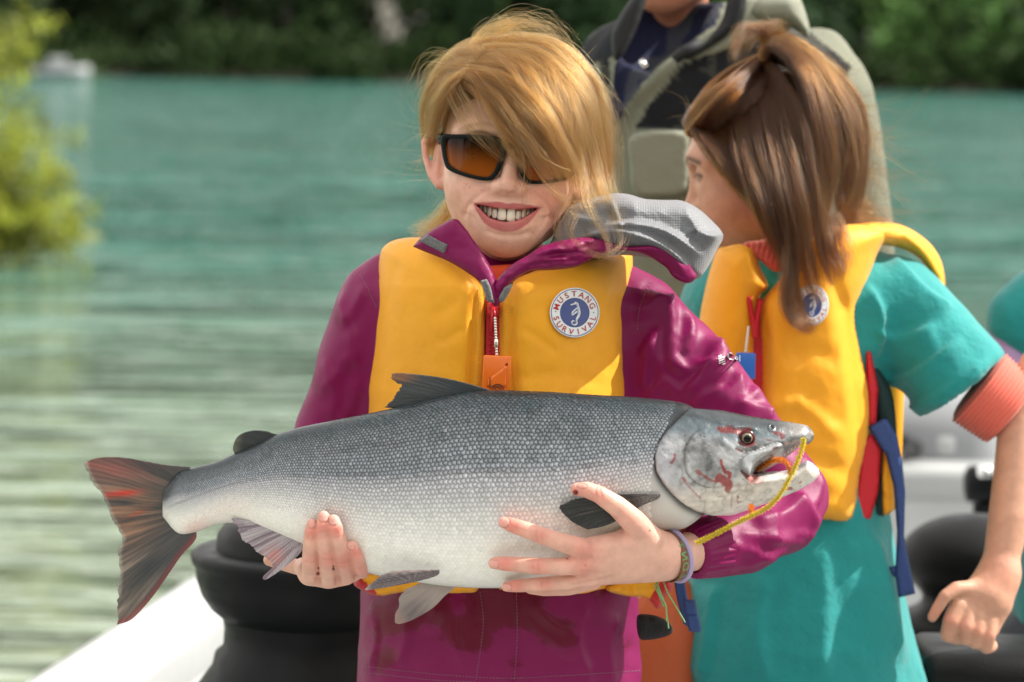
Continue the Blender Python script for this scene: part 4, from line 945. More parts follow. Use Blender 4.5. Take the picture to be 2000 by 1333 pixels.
DB = (0.05, 0.004, 0.006); RB = (0.22, 0.015, 0.015)
# her left hand (right in the picture), back of hand to the camera, fingers spread along the belly
LHf = [[(1268, 1052, -.252, 27), (1236, 1018, -.266, 25), (1206, 990, -.274, 21), (1170, 966, -.277, 17.5), (1146, 957, -.277, 16), (1127, 956, -.275, 13)],
       [(1136, 1072, -.268, 21), (1090, 1057, -.276, 18), (1056, 1046, -.276, 17), (1018, 1032, -.272, 15.5), (1000, 1026, -.270, 14.5), (985, 1021, -.268, 12)],
       [(1140, 1104, -.262, 20), (1095, 1107, -.268, 17.5), (1048, 1106, -.266, 16.5), (1002, 1102, -.261, 15), (982, 1101, -.258, 14.2), (966, 1100, -.255, 12)],
       [(1146, 1128, -.250, 18), (1108, 1138, -.254, 15.5), (1064, 1141, -.249, 14.5), (1018, 1144, -.242, 13.5), (1004, 1145, -.239, 12.6), (991, 1146, -.236, 11)],
       [(1160, 1136, -.236, 17), (1110, 1150, -.230, 14), (1062, 1152, -.220, 13), (1036, 1150, -.212, 11)]]
LHp = [[(1352, 1077, -.192, 33), (1318, 1083, -.212, 35), (1280, 1084, -.232, 40), (1230, 1068, -.250, 36), (1136, 1074, -.262, 22)], [(1310, 1092, -.215, 34), (1230, 1094, -.245, 36), (1142, 1104, -.256, 22)], [(1300, 1098, -.212, 32), (1220, 1110, -.238, 30), (1150, 1126, -.246, 20)], [(1290, 1078, -.225, 36), (1250, 1048, -.250, 30)], [(1440, 1050, -.150, 33), (1352, 1077, -.192, 33)]]
v, f = hand(LHf, LHp)
v, c = skin_paint(v, f, [(983, 1020, math.pi + .35, 10.5, 9.5), (963, 1103, math.pi + .05, 10, 8.5), (989, 1148, math.pi, 9, 7.5), (1136, 950, math.pi + .2, 9, 4.5)],
    [(1000, 1024, 26, .75), (985, 1101, 24, .65), (1005, 1145, 22, .6), (1056, 1046, 20, .45), (1048, 1107, 20, .5), (1064, 1141, 18, .45), (1140, 1078, 26, .4), (1140, 1112, 24, .4), (1170, 964, 26, .45), (1130, 958, 18, .5), (1245, 1010, 40, .2)],
    [([(1050, 1035), (1047, 1046), (1051, 1058)], 2.2, -.0006), ([(1060, 1036), (1058, 1048), (1060, 1060)], 2.2, -.0006), ([(1042, 1097), (1040, 1107), (1043, 1117)], 2, -.0006), ([(1052, 1096), (1051, 1106), (1053, 1118)], 2, -.0005), ([(1010, 1022), (1008, 1030), (1010, 1038)], 1.8, -.0004), ([(1060, 1133), (1058, 1141), (1060, 1149)], 2, -.0005),
     ([(1166, 948), (1163, 962), (1168, 974)], 2.2, -.0006), ([(1174, 948), (1172, 960), (1178, 974)], 2.2, -.0005), ([(1150, 1075), (1210, 1066), (1270, 1068)], 9, .0007), ([(1150, 1105), (1210, 1094), (1270, 1088)], 8, .0006), ([(1180, 1040), (1196, 1022), (1204, 1010)], 7, -.0010), ([(1130, 1090), (1160, 1088)], 7, -.0008), ([(1130, 1120), (1170, 1115)], 6, -.0007), ([(1110, 1142), (1160, 1134), (1200, 1124)], 3, -.0006)],
    [(1124, 962, 5.5, RB), (1126, 962, 3, DB), (1269, 1037, 2.2, RB), (1108, 1092, 1.8, RB), (1144, 1105, 1.5, RB)])
body_parts.append((v, f, c))
# her right hand (left in the picture) curls up from below, finger tips and nails on the belly
RHf = [[(607, 1122, -.206, 17), (605, 1094, -.228, 15.5), (606, 1060, -.243, 14.3), (608, 1038, -.246, 13.4), (610, 1025, -.246, 11.5)],
       [(641, 1132, -.206, 18), (638, 1092, -.233, 16.5), (633, 1056, -.249, 15), (632, 1026, -.253, 14.2), (632, 1010, -.252, 12.2)],
       [(676, 1126, -.206, 17.5), (670, 1092, -.234, 16.5), (662, 1056, -.251, 15.2), (655, 1030, -.255, 14.4), (652, 1018, -.254, 12.4)],
       [(708, 1116, -.208, 15), (704, 1106, -.224, 14.5), (697, 1088, -.237, 13.2), (690, 1074, -.243, 12.4), (687, 1067, -.243, 11)]]
RHp = [[(604, 1128, -.196, 16), (642, 1134, -.196, 17), (676, 1128, -.196, 16), (706, 1114, -.196, 14)], [(606, 1116, -.172, 18), (644, 1122, -.17, 18), (678, 1116, -.17, 17)], [(650, 1106, -.13, 22), (700, 1080, -.09, 26), (712, 1050, -.06, 30)], [(598, 1112, -.19, 18), (590, 1106, -.165, 16)], [(600, 1112, -.15, 17), (556, 1102, -.135, 14), (526, 1094, -.13, 12)], [(640, 1118, -.15, 20), (690, 1090, -.10, 24)]]
v, f = hand(RHf, RHp, k=.0022)
v, c = skin_paint(v, f, [(609, 1022, -math.pi / 2, 10, 7.2), (632, 1009, -math.pi / 2, 11, 9), (651, 1015, -math.pi / 2 - .06, 11, 9.3), (686, 1066, -math.pi / 2 - .15, 8.5, 6.8)],
    [(608, 1040, 17, .6), (632, 1026, 18, .6), (658, 1034, 18, .75), (694, 1080, 16, .7), (605, 1094, 17, .3), (640, 1092, 18, .5), (672, 1098, 18, .6), (706, 1112, 16, .4)],
    [([(598, 1052), (607, 1054), (616, 1052)], 1.6, -.0004), ([(622, 1038), (632, 1040), (644, 1037)], 1.6, -.0004), ([(650, 1050), (660, 1050), (672, 1046)], 1.6, -.0003), ([(595, 1094), (606, 1099), (618, 1096)], 2, -.0004), ([(626, 1090), (640, 1094), (652, 1090)], 2, -.0004), ([(660, 1100), (672, 1101), (684, 1096)], 2, -.0004), ([(621, 1146), (622, 1126)], 6, -.0012), ([(660, 1146), (660, 1124)], 6, -.0012)],
    [(621, 1121, 3.6, RB), (622, 1110, 2.2, RB), (651, 1112, 2.8, DB), (651, 1107, 2.2, DB)])
body_parts.append((v, f, c))
# hidden trunk and legs under the clothes
bs = Sdf(P(978, 3000, 0) * [1, 1, 0] + [-.25, -.12, .18], P(978, 480, 0) * [1, 1, 1] + [.25, .16, .02], 0.008)
zt = lambda y: P(978, y, 0.02)[2]
bs.torso([(zt(560), P(978, 560, 0)[0], .025, .10, .06), (zt(700), P(978, 700, 0)[0], .025, .105, .065), (zt(1100), P(978, 1100, 0)[0], .025, .10, .065), (zt(1500), P(978, 1500, 0)[0], .03, .115, .08), (zt(1700), P(978, 1650, 0)[0], .03, .10, .075)])
for s in (-1, 1):
    x0 = P(978, 1600, 0)[0] + s * .058; bs.chain([[x0, .03, zt(1600)], [x0, .02, .66], [x0, .035, .32]], [.062, .046, .034], .02)
v, f = bs.mesh(2); body_parts.append((v, f, np.tile(SK, (len(v), 1))))
mb = MB()
for v, f, c in body_parts: mb.add(v, f, 0, c)
mb.build('body', skin_m, girl, usecol=True)
# ---------------- teeth and gums
enam = mat('tooth_enamel', (0.84, 0.78, 0.66), 0.18, sss=.1, coat=.3, spec=.5); gum = mat('gum', (0.46, 0.14, 0.13), .3, coat=.3, bump=(400, .0004))
arch = lambda x: -141 + 0.0105 * np.asarray(x, float) ** 2
gx = np.linspace(-54, 54, 28); mk('gums', *tube(H(gx, arch(gx) + 5, np.full(28, -102.5) + 0.0012 * gx ** 2), 8.5 * HS, 8), gum, girl)
ws = [16.8, 11.5, 11.5, 11, 11]
for s in (-1, 1):
    xe = 0.4
    for i, w_ in enumerate(ws):
        xm = xe + w_ / 2 * (1 - .09 * i); xe += w_ * (1 - .09 * i) + .5; L_ = [23.5, 17.5, 18, 14, 11][i] + (1.2 if s > 0 and i == 0 else 0); top_ = [-106, -109.5, -107, -105.5, -104.5][i]; slope = 2 * .0105 * s * xm
        u, t = np.meshgrid(np.linspace(-1, 1, 9), np.linspace(0, 1, 8), indexing='ij'); u, t = u.ravel(), t.ravel()
        wl_ = w_ * .5 * (1 - .09 * i) * (0.80 + 0.20 * np.sin(np.clip(t * 1.5, 0, 1) * math.pi / 2)) * np.where(t > .9, .90 if i != 2 else .5, 1)
        xx = s * xm + u * wl_; zz = top_ - L_ * t - (-1.0) * (np.abs(u) ** 2.5) * 1.6 * (t > .8); bul = 4.5 * np.sqrt(np.clip(1 - np.abs(u) ** 2.4, 0, 1)) * np.sqrt(np.clip(1 - (2 * np.clip(t, .02, .98) - 1) ** 4, 0, 1))
        fv = H(xx, arch(xx) - bul - (2.0 if i == 0 else 0), zz); bv = H(xx, arch(xx) + 4, zz); g = grid_faces(9, 8)
        mk('tooth', np.vstack([fv, bv]), np.vstack([g, g[:, ::-1] + 72]), enam, girl)

# ---------------- jacket
MAG = (0.18, 0.003, 0.066)
jack_m = mat('magenta_nylon', attr=True, rough=0.42, spec=.28, bump=(14, .006, 2), bump2=(1400, .0002, 2))
_t = jack_m.node_tree; _w = _t.nodes.new('ShaderNodeAttribute'); _w.attribute_name = 'wet'; _mr = _t.nodes.new('ShaderNodeMapRange'); _mr.inputs['To Min'].default_value = .42; _mr.inputs['To Max'].default_value = .10; _t.links.new(_w.outputs['Fac'], _mr.inputs['Value']); _t.links.new(_mr.outputs['Result'], _t.nodes['Principled BSDF'].inputs['Roughness'])
J = Sdf(np.array([-.26, -.27, P(978, 1430, 0)[2]]), np.array([.38, .14, P(978, 440, 0)[2]]), 0.0036)
def row(py, xl, xr, yc, ry, Y=.02): return (P((xl + xr) / 2, py, Y)[2], P((xl + xr) / 2, py, Y)[0], yc, (xr - xl) / 2 * pxm(Y), ry)
J.torso([row(470, 930, 1045, .03, .05), row(500, 860, 1110, .028, .06), row(525, 780, 1185, .025, .07), row(560, 735, 1235, .022, .078), row(640, 722, 1240, .02, .082), row(800, 715, 1240, .02, .086), row(1000, 712, 1245, .02, .09), row(1150, 708, 1248, .02, .098), row(1250, 700, 1250, .022, .106), row(1333, 694, 1256, .025, .112), row(1440, 688, 1262, .028, .116)], .02)
J.chain([P(*q) for q in [(760, 540, .02), (728, 575, .015), (694, 680, .015), (668, 770, .02), (642, 850, .025), (640, 920, .015), (660, 1000, -.03), (690, 1060, -.085)]], [q * .0005 for q in [46, 56, 62, 63, 66, 64, 52, 44]], .03)
J.chain([P(*q) for q in [(1215, 560, .02), (1262, 606, .015), (1322, 686, .0), (1396, 784, -.015), (1478, 884, -.035), (1540, 968, -.06), (1524, 1008, -.085), (1452, 1052, -.14), (1400, 1069, -.166), (1378, 1074, -.176)]], [q * .00049 for q in [50, 62, 78, 84, 80, 76, 72, 66, 56, 47]], .03)
J.chain([P(*q) for q in [(1262, 690, .02), (1300, 790, .01), (1330, 880, .0)]], [.036, .042, .04], .03)
J.chain([P(1334, 1083, -.203), P(1290, 1090, -.22)], [40 * .00047, 46 * .00047], .002, 'sub')
v, f = J.mesh(2); px, py = proj(v); n = vnormals(v, f); fr = sstep(-.35, .25, -n[:, 1])
# folds: sculpted by hand on the sleeves, hem and below the fish
FO = [([(1262, 570), (1290, 590), (1330, 585)], 26, .009), ([(1240, 600), (1262, 600), (1290, 575)], 18, .007), ([(1300, 575), (1315, 640), (1318, 690), (1345, 730)], 30, .011), ([(1250, 700), (1275, 665), (1300, 740)], 26, .008), ([(1330, 770), (1370, 735), (1402, 655), (1400, 640)], 34, .010),
      ([(1255, 790), (1300, 740), (1330, 770)], 26, .007), ([(1300, 690), (1350, 720), (1420, 690)], 24, .006), ([(1400, 790), (1435, 750), (1445, 712)], 26, .007), ([(1430, 800), (1462, 775), (1478, 740)], 26, .008), ([(1350, 800), (1380, 770), (1420, 760)], 18, .006),
      ([(1445, 790), (1480, 800), (1540, 820)], 20, .005), ([(1560, 850), (1600, 880), (1612, 930)], 22, .006), ([(1560, 890), (1590, 905), (1612, 905)], 14, .006), ([(1545, 960), (1580, 1000), (1612, 1040)], 26, .009), ([(1470, 1020), (1530, 1000), (1570, 960)], 26, .007), ([(1440, 1040), (1500, 1050), (1580, 1060)], 24, .006), ([(1450, 1110), (1500, 1080), (1560, 1075)], 20, .005),
      ([(720, 560), (700, 600), (672, 640)], 26, .006), ([(668, 575), (690, 640), (700, 720)], 24, .006), ([(690, 690), (660, 740), (630, 770)], 24, .006), ([(640, 700), (660, 770), (640, 830)], 26, .006), ([(700, 740), (690, 790), (660, 830)], 20, .005)]
FO += [([(1330, 600), (1352, 640), (1340, 700)], 18, .008), ([(1380, 660), (1410, 700), (1400, 760)], 18, .008), ([(1290, 640), (1270, 700), (1262, 760)], 22, .009), ([(1420, 720), (1450, 760), (1440, 800)], 16, .007), ([(1340, 700), (1395, 715), (1430, 705)], 14, .005), ([(1470, 760), (1500, 800), (1500, 830)], 14, .007), ([(1590, 900), (1600, 950), (1585, 1000)], 18, .008), ([(1500, 1060), (1540, 1040), (1600, 1045)], 14, .006), ([(1420, 1060), (1470, 1075), (1530, 1100)], 14, .005), ([(1490, 985), (1510, 1020), (1505, 1060)], 16, .006)]
d = fold(px, py, [(a, w_ * .7, h * .9) for a, w_, h in FO])
hemf = [([(790, 1180), (800, 1240), (780, 1310)], 26, .007), ([(900, 1165), (890, 1230), (905, 1300)], 24, .006), ([(1040, 1170), (1075, 1210), (1120, 1230)], 20, .006), ([(1150, 1180), (1130, 1250), (1150, 1320)], 28, .007), ([(1210, 1200), (1190, 1260), (1200, 1330)], 22, .006), ([(860, 1180), (850, 1215), (830, 1240)], 16, .005), ([(730, 1180), (740, 1250), (725, 1320)], 20, .005), ([(1010, 1200), (1060, 1260), (1130, 1300)], 30, .005)]
d += fold(px, py, [(a, w_ * .8, h * .75) for a, w_, h in hemf])
# placket of the jacket below the fish, hem seam
pl_ = sstep(936, 940, px) * sstep(1010, 1006, px) * (py > 1100); d += .003 * pl_
d += ridge(px, py, [([(695, 1300), (840, 1318), (980, 1326), (1100, 1322), (1255, 1312)], 3, -.002), ([(1240, 640), (1246, 600), (1268, 545)], 3, -.002), ([(742, 600), (722, 560), (700, 520)], 3, -.002)])
# gathered cuff
ax0, ax1 = np.array([1395.0, 1068.0]), np.array([1340.0, 1084.0]); uu = ((px - ax0[0]) * (ax1 - ax0)[0] + (py - ax0[1]) * (ax1 - ax0)[1]) / ((ax1 - ax0) ** 2).sum(); vv_ = (py - 1075) + (px - 1370) * .28
cu = sstep(-.45, .1, uu) * (px > 1320) * (px < 1440) * (py > 1000); d += cu * .0016 * np.sin(vv_ * .62 + 1.5 * fbm(v * 60)) + ridge(px, py, [([(1400, 1030), (1405, 1075), (1390, 1125)], 4, -.003)])
d = d * sstep(.12, .62, -n[:, 1]) + .004 * fbm(v * [12, 12, 9], 2) + .0022 * (1 - np.abs(fbm(v * [17, 17, 13] + 3, 2)) * 2.4)
v = smooth(v + n * d[:, None], f, 2, .5)
px, py = proj(v); n = vnormals(v, f)
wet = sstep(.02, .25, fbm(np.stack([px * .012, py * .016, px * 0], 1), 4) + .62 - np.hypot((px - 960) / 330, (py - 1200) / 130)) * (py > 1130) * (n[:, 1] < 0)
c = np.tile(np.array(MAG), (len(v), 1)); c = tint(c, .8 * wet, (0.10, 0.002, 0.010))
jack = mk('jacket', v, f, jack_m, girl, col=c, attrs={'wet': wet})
# elastic cuff, gathered
def gathered(c0, ax, L_, r0, r1, nfold, amp, seed=0, na=120, nr=22):
    u = np.cross(ax, [0, -1.0, 0]); u /= np.linalg.norm(u); w_ = np.cross(u, ax); a = np.arange(na) * 2 * math.pi / na; V_ = []
    for i in range(nr):
        t_ = i / (nr - 1); e = min(1.0, min(t_, 1.0) * 8); rr = lerp(r0, r1, t_) * (.86 + .14 * math.sin(e * math.pi / 2)) + amp * (.35 + .65 * t_) * (np.sin(a * nfold + .9 * np.sin(a * 5 + seed)) * .7 + .5 * np.sin(a * (nfold * .6) + 2 + 3 * t_))
        V_.append(c0 + ax * (L_ * t_) + rr[:, None] * (np.cos(a)[:, None] * u + np.sin(a)[:, None] * w_ * .92))
    inner = [V_[0] * .0 + c0 + (V_[0] - c0) * .9, c0 + ax * L_ * .6 + (V_[0] - c0) * .86]
    return np.concatenate([inner[1], inner[0]] + V_), grid_faces(nr + 2, na, wrapm=True)
cax = P(1440, 1054, -.150) - P(1352, 1080, -.190); cax /= np.linalg.norm(cax); gv, gf = gathered(P(1347, 1081, -.193), cax, .034, .0245, .0295, 26, .0012)
mk('cuff', gv, gf, jack_m, jack, col=np.tile(np.array(MAG), (len(gv), 1)), attrs={'wet': np.zeros(len(gv))})
# sleeve logo: a small emblem of slanted bars and the visible letters
def font_mesh(ch, size):
    cu_ = bpy.data.curves.new('glyph', 'FONT'); cu_.body = ch; cu_.size = size; cu_.offset = size * .012; ob = bpy.data.objects.new('glyph', cu_); COL.objects.link(ob)
    dg = bpy.context.evaluated_depsgraph_get(); me = ob.evaluated_get(dg).to_mesh()
    me.calc_loop_triangles(); vv = np.array([list(a.co) for a in me.vertices]); tt = np.array([list(t.vertices) for t in me.loop_triangles]) if len(me.vertices) else np.zeros((0, 3), int)
    ob.to_mesh_clear(); bpy.data.objects.remove(ob); bpy.data.curves.remove(cu_)
    if len(vv): vv[:, 0] -= (vv[:, 0].min() + vv[:, 0].max()) / 2; vv[:, 1] -= 0
    return vv, tt
from mathutils.bvhtree import BVHTree
def bvh(o): return BVHTree.FromPolygons([tuple(a.co) for a in o.data.vertices], [tuple(p.vertices) for p in o.data.polygons])
def drape(bv, px, py, off=.0006, dflt=-.1):
    """points on a surface seen at photo px, lifted by off towards the viewer side"""
    o = []
    for a, b in zip(np.ravel(px), np.ravel(py)):
        d0 = Vector((P(a, b, 0.0) - CAM).tolist()).normalized(); h = bv.ray_cast(Vector(CAM.tolist()), d0, 10)
        o.append(list(h[0] + (h[1] if h[1].dot(d0) < 0 else -h[1]) * off) if h[0] else P(a, b, dflt))
    return np.array(o)
jb = bvh(jack); white_p = mat('white_print', (0.75, 0.74, 0.74), .4)
thread = mat('grey_thread', (0.24, 0.13, 0.18), .7)
def stitches(name, lines, bv, parent, material, on=4.0, off=2.6, r=.00032, lift=.0003):
    b = MB()
    for pl in lines:
        q = resample(curve(pl, 6), on + off)
        for i in range(len(q) - 1):
            d0 = (q[i + 1] - q[i]) * (on / (on + off)); e = np.array([q[i], q[i] + d0 * .5, q[i] + d0]); w3_ = drape(bv, e[:, 0], e[:, 1], lift)
            if np.linalg.norm(w3_[0] - w3_[2]) < .012: b.add(*tube(w3_, r, 5))
    return tag(b.build(name, material, parent), kind='stuff')
stitches('stitching', [[(938, 1156), (944, 1220), (930, 1330)], [(1008, 1156), (1010, 1240), (1004, 1330)], [(1245, 645), (1250, 600), (1272, 548)], [(735, 600), (716, 560), (702, 534)], [(1404, 1034), (1408, 1075), (1394, 1120)], [(700, 1300), (840, 1316), (980, 1325), (1100, 1320), (1252, 1310)], [(700, 1312), (840, 1328), (930, 1332)]], jb, jack, thread)
lg = MB(); ang = R(-22)
for i in range(4):
    for j in range(2):
        cx, cy = 1409 + (j - .5) * 6.5 + i * .3, 702 + (i - 1.5) * 4.2; q = np.array([[-2.9, 0.8], [2.9, -1.4], [2.9, .6], [-2.9, 2.8]]); pp = drape(jb, cx + q[:, 0], cy + q[:, 1] + (2 if j else 0)); lg.add(pp, np.array([[0, 1, 2, 3]]))
for ch, cx, cy, sz in (('C', 1426, 703, 18), ('o', 1438, 704, 16), ('l', 1445, 706, 16)):
    vv, tt = font_mesh(ch, sz * 1.05); pp = drape(jb, cx + vv[:, 0], cy - vv[:, 1] + vv[:, 0] * .25); lg.add(pp, tt)
lg.build('sleeve_logo', white_p, jack)
tag(bpy.data.objects['sleeve_logo'], kind='stuff')
# ---------------- collar, hood, shirt
def trim(name, o, Yf, th, parent, material, sp=4, edge=10, back=.002, extra=None, sn=4, col=None):
    v, f, a, b, fr = panel(o, Yf, th, sp, edge, back, extra, sn); cc = None if col is None else col(a, b, v)
    return mk(name, v, f, material, parent, col=cc)
magc = lambda a, b, v: np.tile(np.array(MAG), (len(a), 1))
wr = lambda sc, am: (lambda a, b, d: am * fbm(np.stack([a / sc, b / sc, a * 0], 1), 4))
trim('collar_flap', [(885, 428), (905, 442), (925, 470), (948, 503), (968, 545), (976, 592), (962, 596), (946, 566), (935, 549), (880, 513), (815, 486), (810, 478), (835, 455)], lambda x, y: -.112 + .00022 * np.clip(935 - x, 0, 200) - .0001 * np.clip(y - 500, 0, 100), .007, jack, jack_m, 4, 26, extra=lambda a, b, d: .0016 * fbm(np.stack([a / 30, b / 30, a * 0], 1), 3) + ridge(a, b, [([(820, 484), (882, 509), (938, 548), (962, 590)], 2.2, -.0012)]), col=magc)
trim('collar_flap', [(966, 590), (962, 560), (985, 530), (1003, 515), (1029, 500), (1066, 478), (1135, 464), (1180, 468), (1205, 478), (1195, 492), (1160, 505), (1125, 522), (1079, 528), (1036, 530), (1010, 545), (990, 562), (976, 590)], lambda x, y: -.116 + .00016 * np.clip(x - 1040, 0, 200), .011, jack, jack_m, 3.5, 22, extra=lambda a, b, d: .003 * (1 - 2.2 * np.abs(fbm(np.stack([a / 34, b / 15, a * 0], 1), 3))) + ridge(a, b, [([(1010, 536), (1040, 518), (1080, 512), (1130, 510)], 2.2, -.002), ([(1040, 500), (1090, 486), (1140, 478)], 6, .003), ([(1060, 500), (1100, 498), (1130, 490)], 4, -.002)]), col=magc)
grey_v = mat('grey_velcro', (0.13, 0.13, 0.135), .95, var=(500, .4), bump=(900, .002, 3), sheen=.4)
trim('velcro_tab', [(818, 471), (834, 458), (876, 478), (868, 496)], lambda x, y: -.1175 + .00022 * np.clip(935 - x, 0, 200), .0035, jack, grey_v, 3, 3, sn=0)
trim('velcro_tab', [(938, 549), (951, 545), (958, 560), (966, 592), (952, 590)], lambda x, y: -.131, .003, jack, grey_v, 3, 3, sn=0)
trim('velcro_tab', [(978, 592), (974, 582), (985, 562), (1003, 552), (996, 570), (984, 590)], lambda x, y: -.128, .003, jack, grey_v, 3, 3, sn=0)
red_t = mat('orange_shirt', (0.58, 0.06, 0.012), .8, bump=(300, .0006)); trim('shirt_collar', [(940, 522), (1040, 518), (1020, 545), (985, 575), (968, 580), (950, 545)], lambda x, y: -.062, .006, girl, red_t, 5, 20)
mesh_m = mat('grey_mesh_lining', attr=True, rough=.55, sheen=.2)
_t = mesh_m.node_tree; _v = _t.nodes.new('ShaderNodeTexVoronoi'); _v.inputs['Scale'].default_value = 420; _v.inputs['Randomness'].default_value = .15; _tc = _t.nodes.new('ShaderNodeTexCoord'); _t.links.new(_tc.outputs['Object'], _v.inputs['Vector'])
_bp = _t.nodes.new('ShaderNodeBump'); _bp.inputs['Distance'].default_value = .0006; _t.links.new(_v.outputs['Distance'], _bp.inputs['Height']); _t.links.new(_bp.outputs['Normal'], _t.nodes['Principled BSDF'].inputs['Normal'])
greyc = lambda a, b, v: np.tile(np.array([.135, .138, .15]), (len(a), 1)) * (1 + .12 * fbm(v * 80, 3))[:, None]
hood = trim('hood_lining', [(1060, 500), (1078, 470), (1092, 430), (1113, 404), (1155, 387), (1197, 378), (1229, 380), (1260, 389), (1300, 391), (1331, 392), (1361, 406), (1390, 431), (1413, 460), (1399, 490), (1384, 520), (1362, 545), (1330, 535), (1290, 510), (1240, 500), (1180, 500), (1110, 510)], lambda x, y: -.055 + .00014 * np.abs(x - 1240) + .00012 * np.clip(460 - y, 0, 100), .042, jack, mesh_m, 4, 30, back=.03,
     extra=lambda a, b, d: fold(a, b, [([(1170, 446), (1230, 438), (1300, 452), (1370, 500)], 26, .016), ([(1120, 470), (1200, 452), (1290, 478), (1350, 530)], 22, .012), ([(1335, 395), (1350, 430), (1362, 452)], 22, .007), ([(1360, 452), (1385, 460), (1412, 460)], 18, .012), ([(1190, 385), (1205, 420), (1215, 446)], 14, .006), ([(1110, 420), (1150, 430), (1200, 430)], 20, .006)]) * sstep(0, 14, d) + .003 * fbm(np.stack([a / 40, b / 40, a * 0], 1), 3), sn=3, col=greyc)
trim('hood_shell', [(1176, 474), (1207, 480), (1239, 481), (1281, 471), (1300, 467), (1321, 484), (1344, 503), (1355, 526), (1360, 542), (1345, 554), (1323, 547), (1310, 536), (1302, 524), (1281, 509), (1260, 497), (1233, 491), (1205, 488)], lambda x, y: -.098 + .0002 * np.clip(x - 1230, 0, 200), .010, jack, jack_m, 3.5, 9, back=.01, extra=lambda a, b, d: ridge(a, b, [([(1225, 484), (1270, 484), (1310, 500), (1340, 535)], 9, .006), ([(1240, 490), (1280, 500), (1315, 530), (1345, 548)], 2, -.002), ([(1200, 480), (1260, 478), (1300, 470)], 5, -.003)]), sn=4, col=magc)
# ---------------- life vest
VY = (0.80, 0.345, 0.008)
vest_m = mat('yellow_nylon', attr=True, rough=0.55, spec=.4, bump=(1500, .00022, 2), bump2=(20, .0022, 4), sheen=.1, var=(30, .04))
vest = mk('life_vest', *box(P(978, 800, .128), (.21, .03, .30), bev=.014), mat('vest_back', VY, .55), girl)
def vY(x, y): return -.080 + .095 * ((x - 975) / 268.0) ** 2 + .00004 * np.clip(560 - y, 0, 100) * 3
def vcol(a, b, v):
    c = np.tile(np.array(VY), (len(a), 1))
    return c
def vex(a, b, d):
    s = ridge(a, b, [([(928, 560), (924, 650), (917, 800), (917, 1150)], 7, -.007), ([(1000, 560), (1000, 700), (1004, 800), (1004, 1150)], 8, -.007), ([(780, 500), (750, 620), (735, 760)], 10, -.0022), ([(1212, 540), (1203, 600), (1215, 680), (1228, 740)], 12, -.004), ([(1190, 560), (1196, 640), (1210, 720)], 12, .003), ([(905, 640), (880, 660), (850, 668)], 9, -.001), ([(1020, 640), (1050, 660), (1090, 690)], 9, -.001),
                   ([(905, 570), (880, 600), (840, 620)], 14, -.0012), ([(880, 760), (820, 742), (760, 752)], 14, -.0015), ([(1010, 740), (1080, 730), (1180, 750)], 14, -.0012)])
    return s + .0022 * fbm(np.stack([a / 70, b / 90, a * 0], 1), 3) + .0003 * fbm(np.stack([a / 18, b / 30, a * 0 + 4], 1), 2) * sstep(60, 10, d)
VL = [(742, 500), (752, 480), (775, 468), (812, 464), (850, 470), (890, 500), (935, 548), (948, 580), (950, 640), (948, 780), (946, 1000), (940, 1140), (900, 1160), (800, 1160), (735, 1162), (716, 1100), (708, 950), (706, 805), (700, 768), (703, 730), (720, 640), (735, 560)]
VR = [(972, 600), (982, 575), (1010, 545), (1060, 525), (1140, 505), (1200, 490), (1233, 492), (1234, 560), (1236, 640), (1243, 700), (1241, 775), (1238, 900), (1243, 1100), (1252, 1168), (1180, 1172), (1080, 1160), (990, 1148), (972, 1140), (972, 900), (972, 700)]
trim('front_panel', VL, vY, .034, vest, vest_m, 5, 62, back=.012, extra=vex, sn=4, col=vcol)
trim('front_panel', VR, vY, .034, vest, vest_m, 5, 62, back=.012, extra=vex, sn=4, col=vcol)
vth = mat('yellow_thread', (0.80, 0.46, 0.09), .7)
for _o, _l in ((bpy.data.objects['front_panel'], [[(934, 565), (931, 650), (925, 780)], [(940, 575), (937, 650), (931, 780)]]), (bpy.data.objects['front_panel.001'], [[(984, 590), (983, 680), (984, 770)], [(992, 580), (990, 680), (992, 770)]])): stitches('stitching', _l, bvh(_o), vest, vth)
red_n = mat('red_webbing', (0.50, 0.006, 0.018), .5, bump=(900, .0005)); blue_n = mat('blue_webbing', (0.022, 0.055, 0.19), .6, bump=(1200, .0008, 2), var=(400, .2))
mk('zip_tape', *box(P(960, 845, -.088), (.015, .004, .255), bev=.0015), red_n, vest)
zb = MB()
for i in range(90):
    y_ = 600 + i * 6.0
    if y_ > 1090: break
    zb.add(*box(P(959.5 + (1.6 if i % 2 else -1.6), y_, -.0915), (.0028, .003, .0017), bev=.0006))
tag(zb.build('zip_teeth', mat('red_zip', (0.42, 0.004, 0.015), .3), vest), kind='stuff')
mk('zip_slider', *box(P(963, 604, -.098), (.0115, .007, .013), bev=.003), mat('red_plastic', (0.55, 0.008, 0.02), .25, coat=.3), vest)
mk('zip_pull', *tube(PP([(963, 600, -.103), (961, 616, -.106), (960, 646, -.105), (966, 649, -.105), (967, 616, -.106), (964, 602, -.104)]), .0012, 8), bpy.data.materials['red_plastic'], vest)
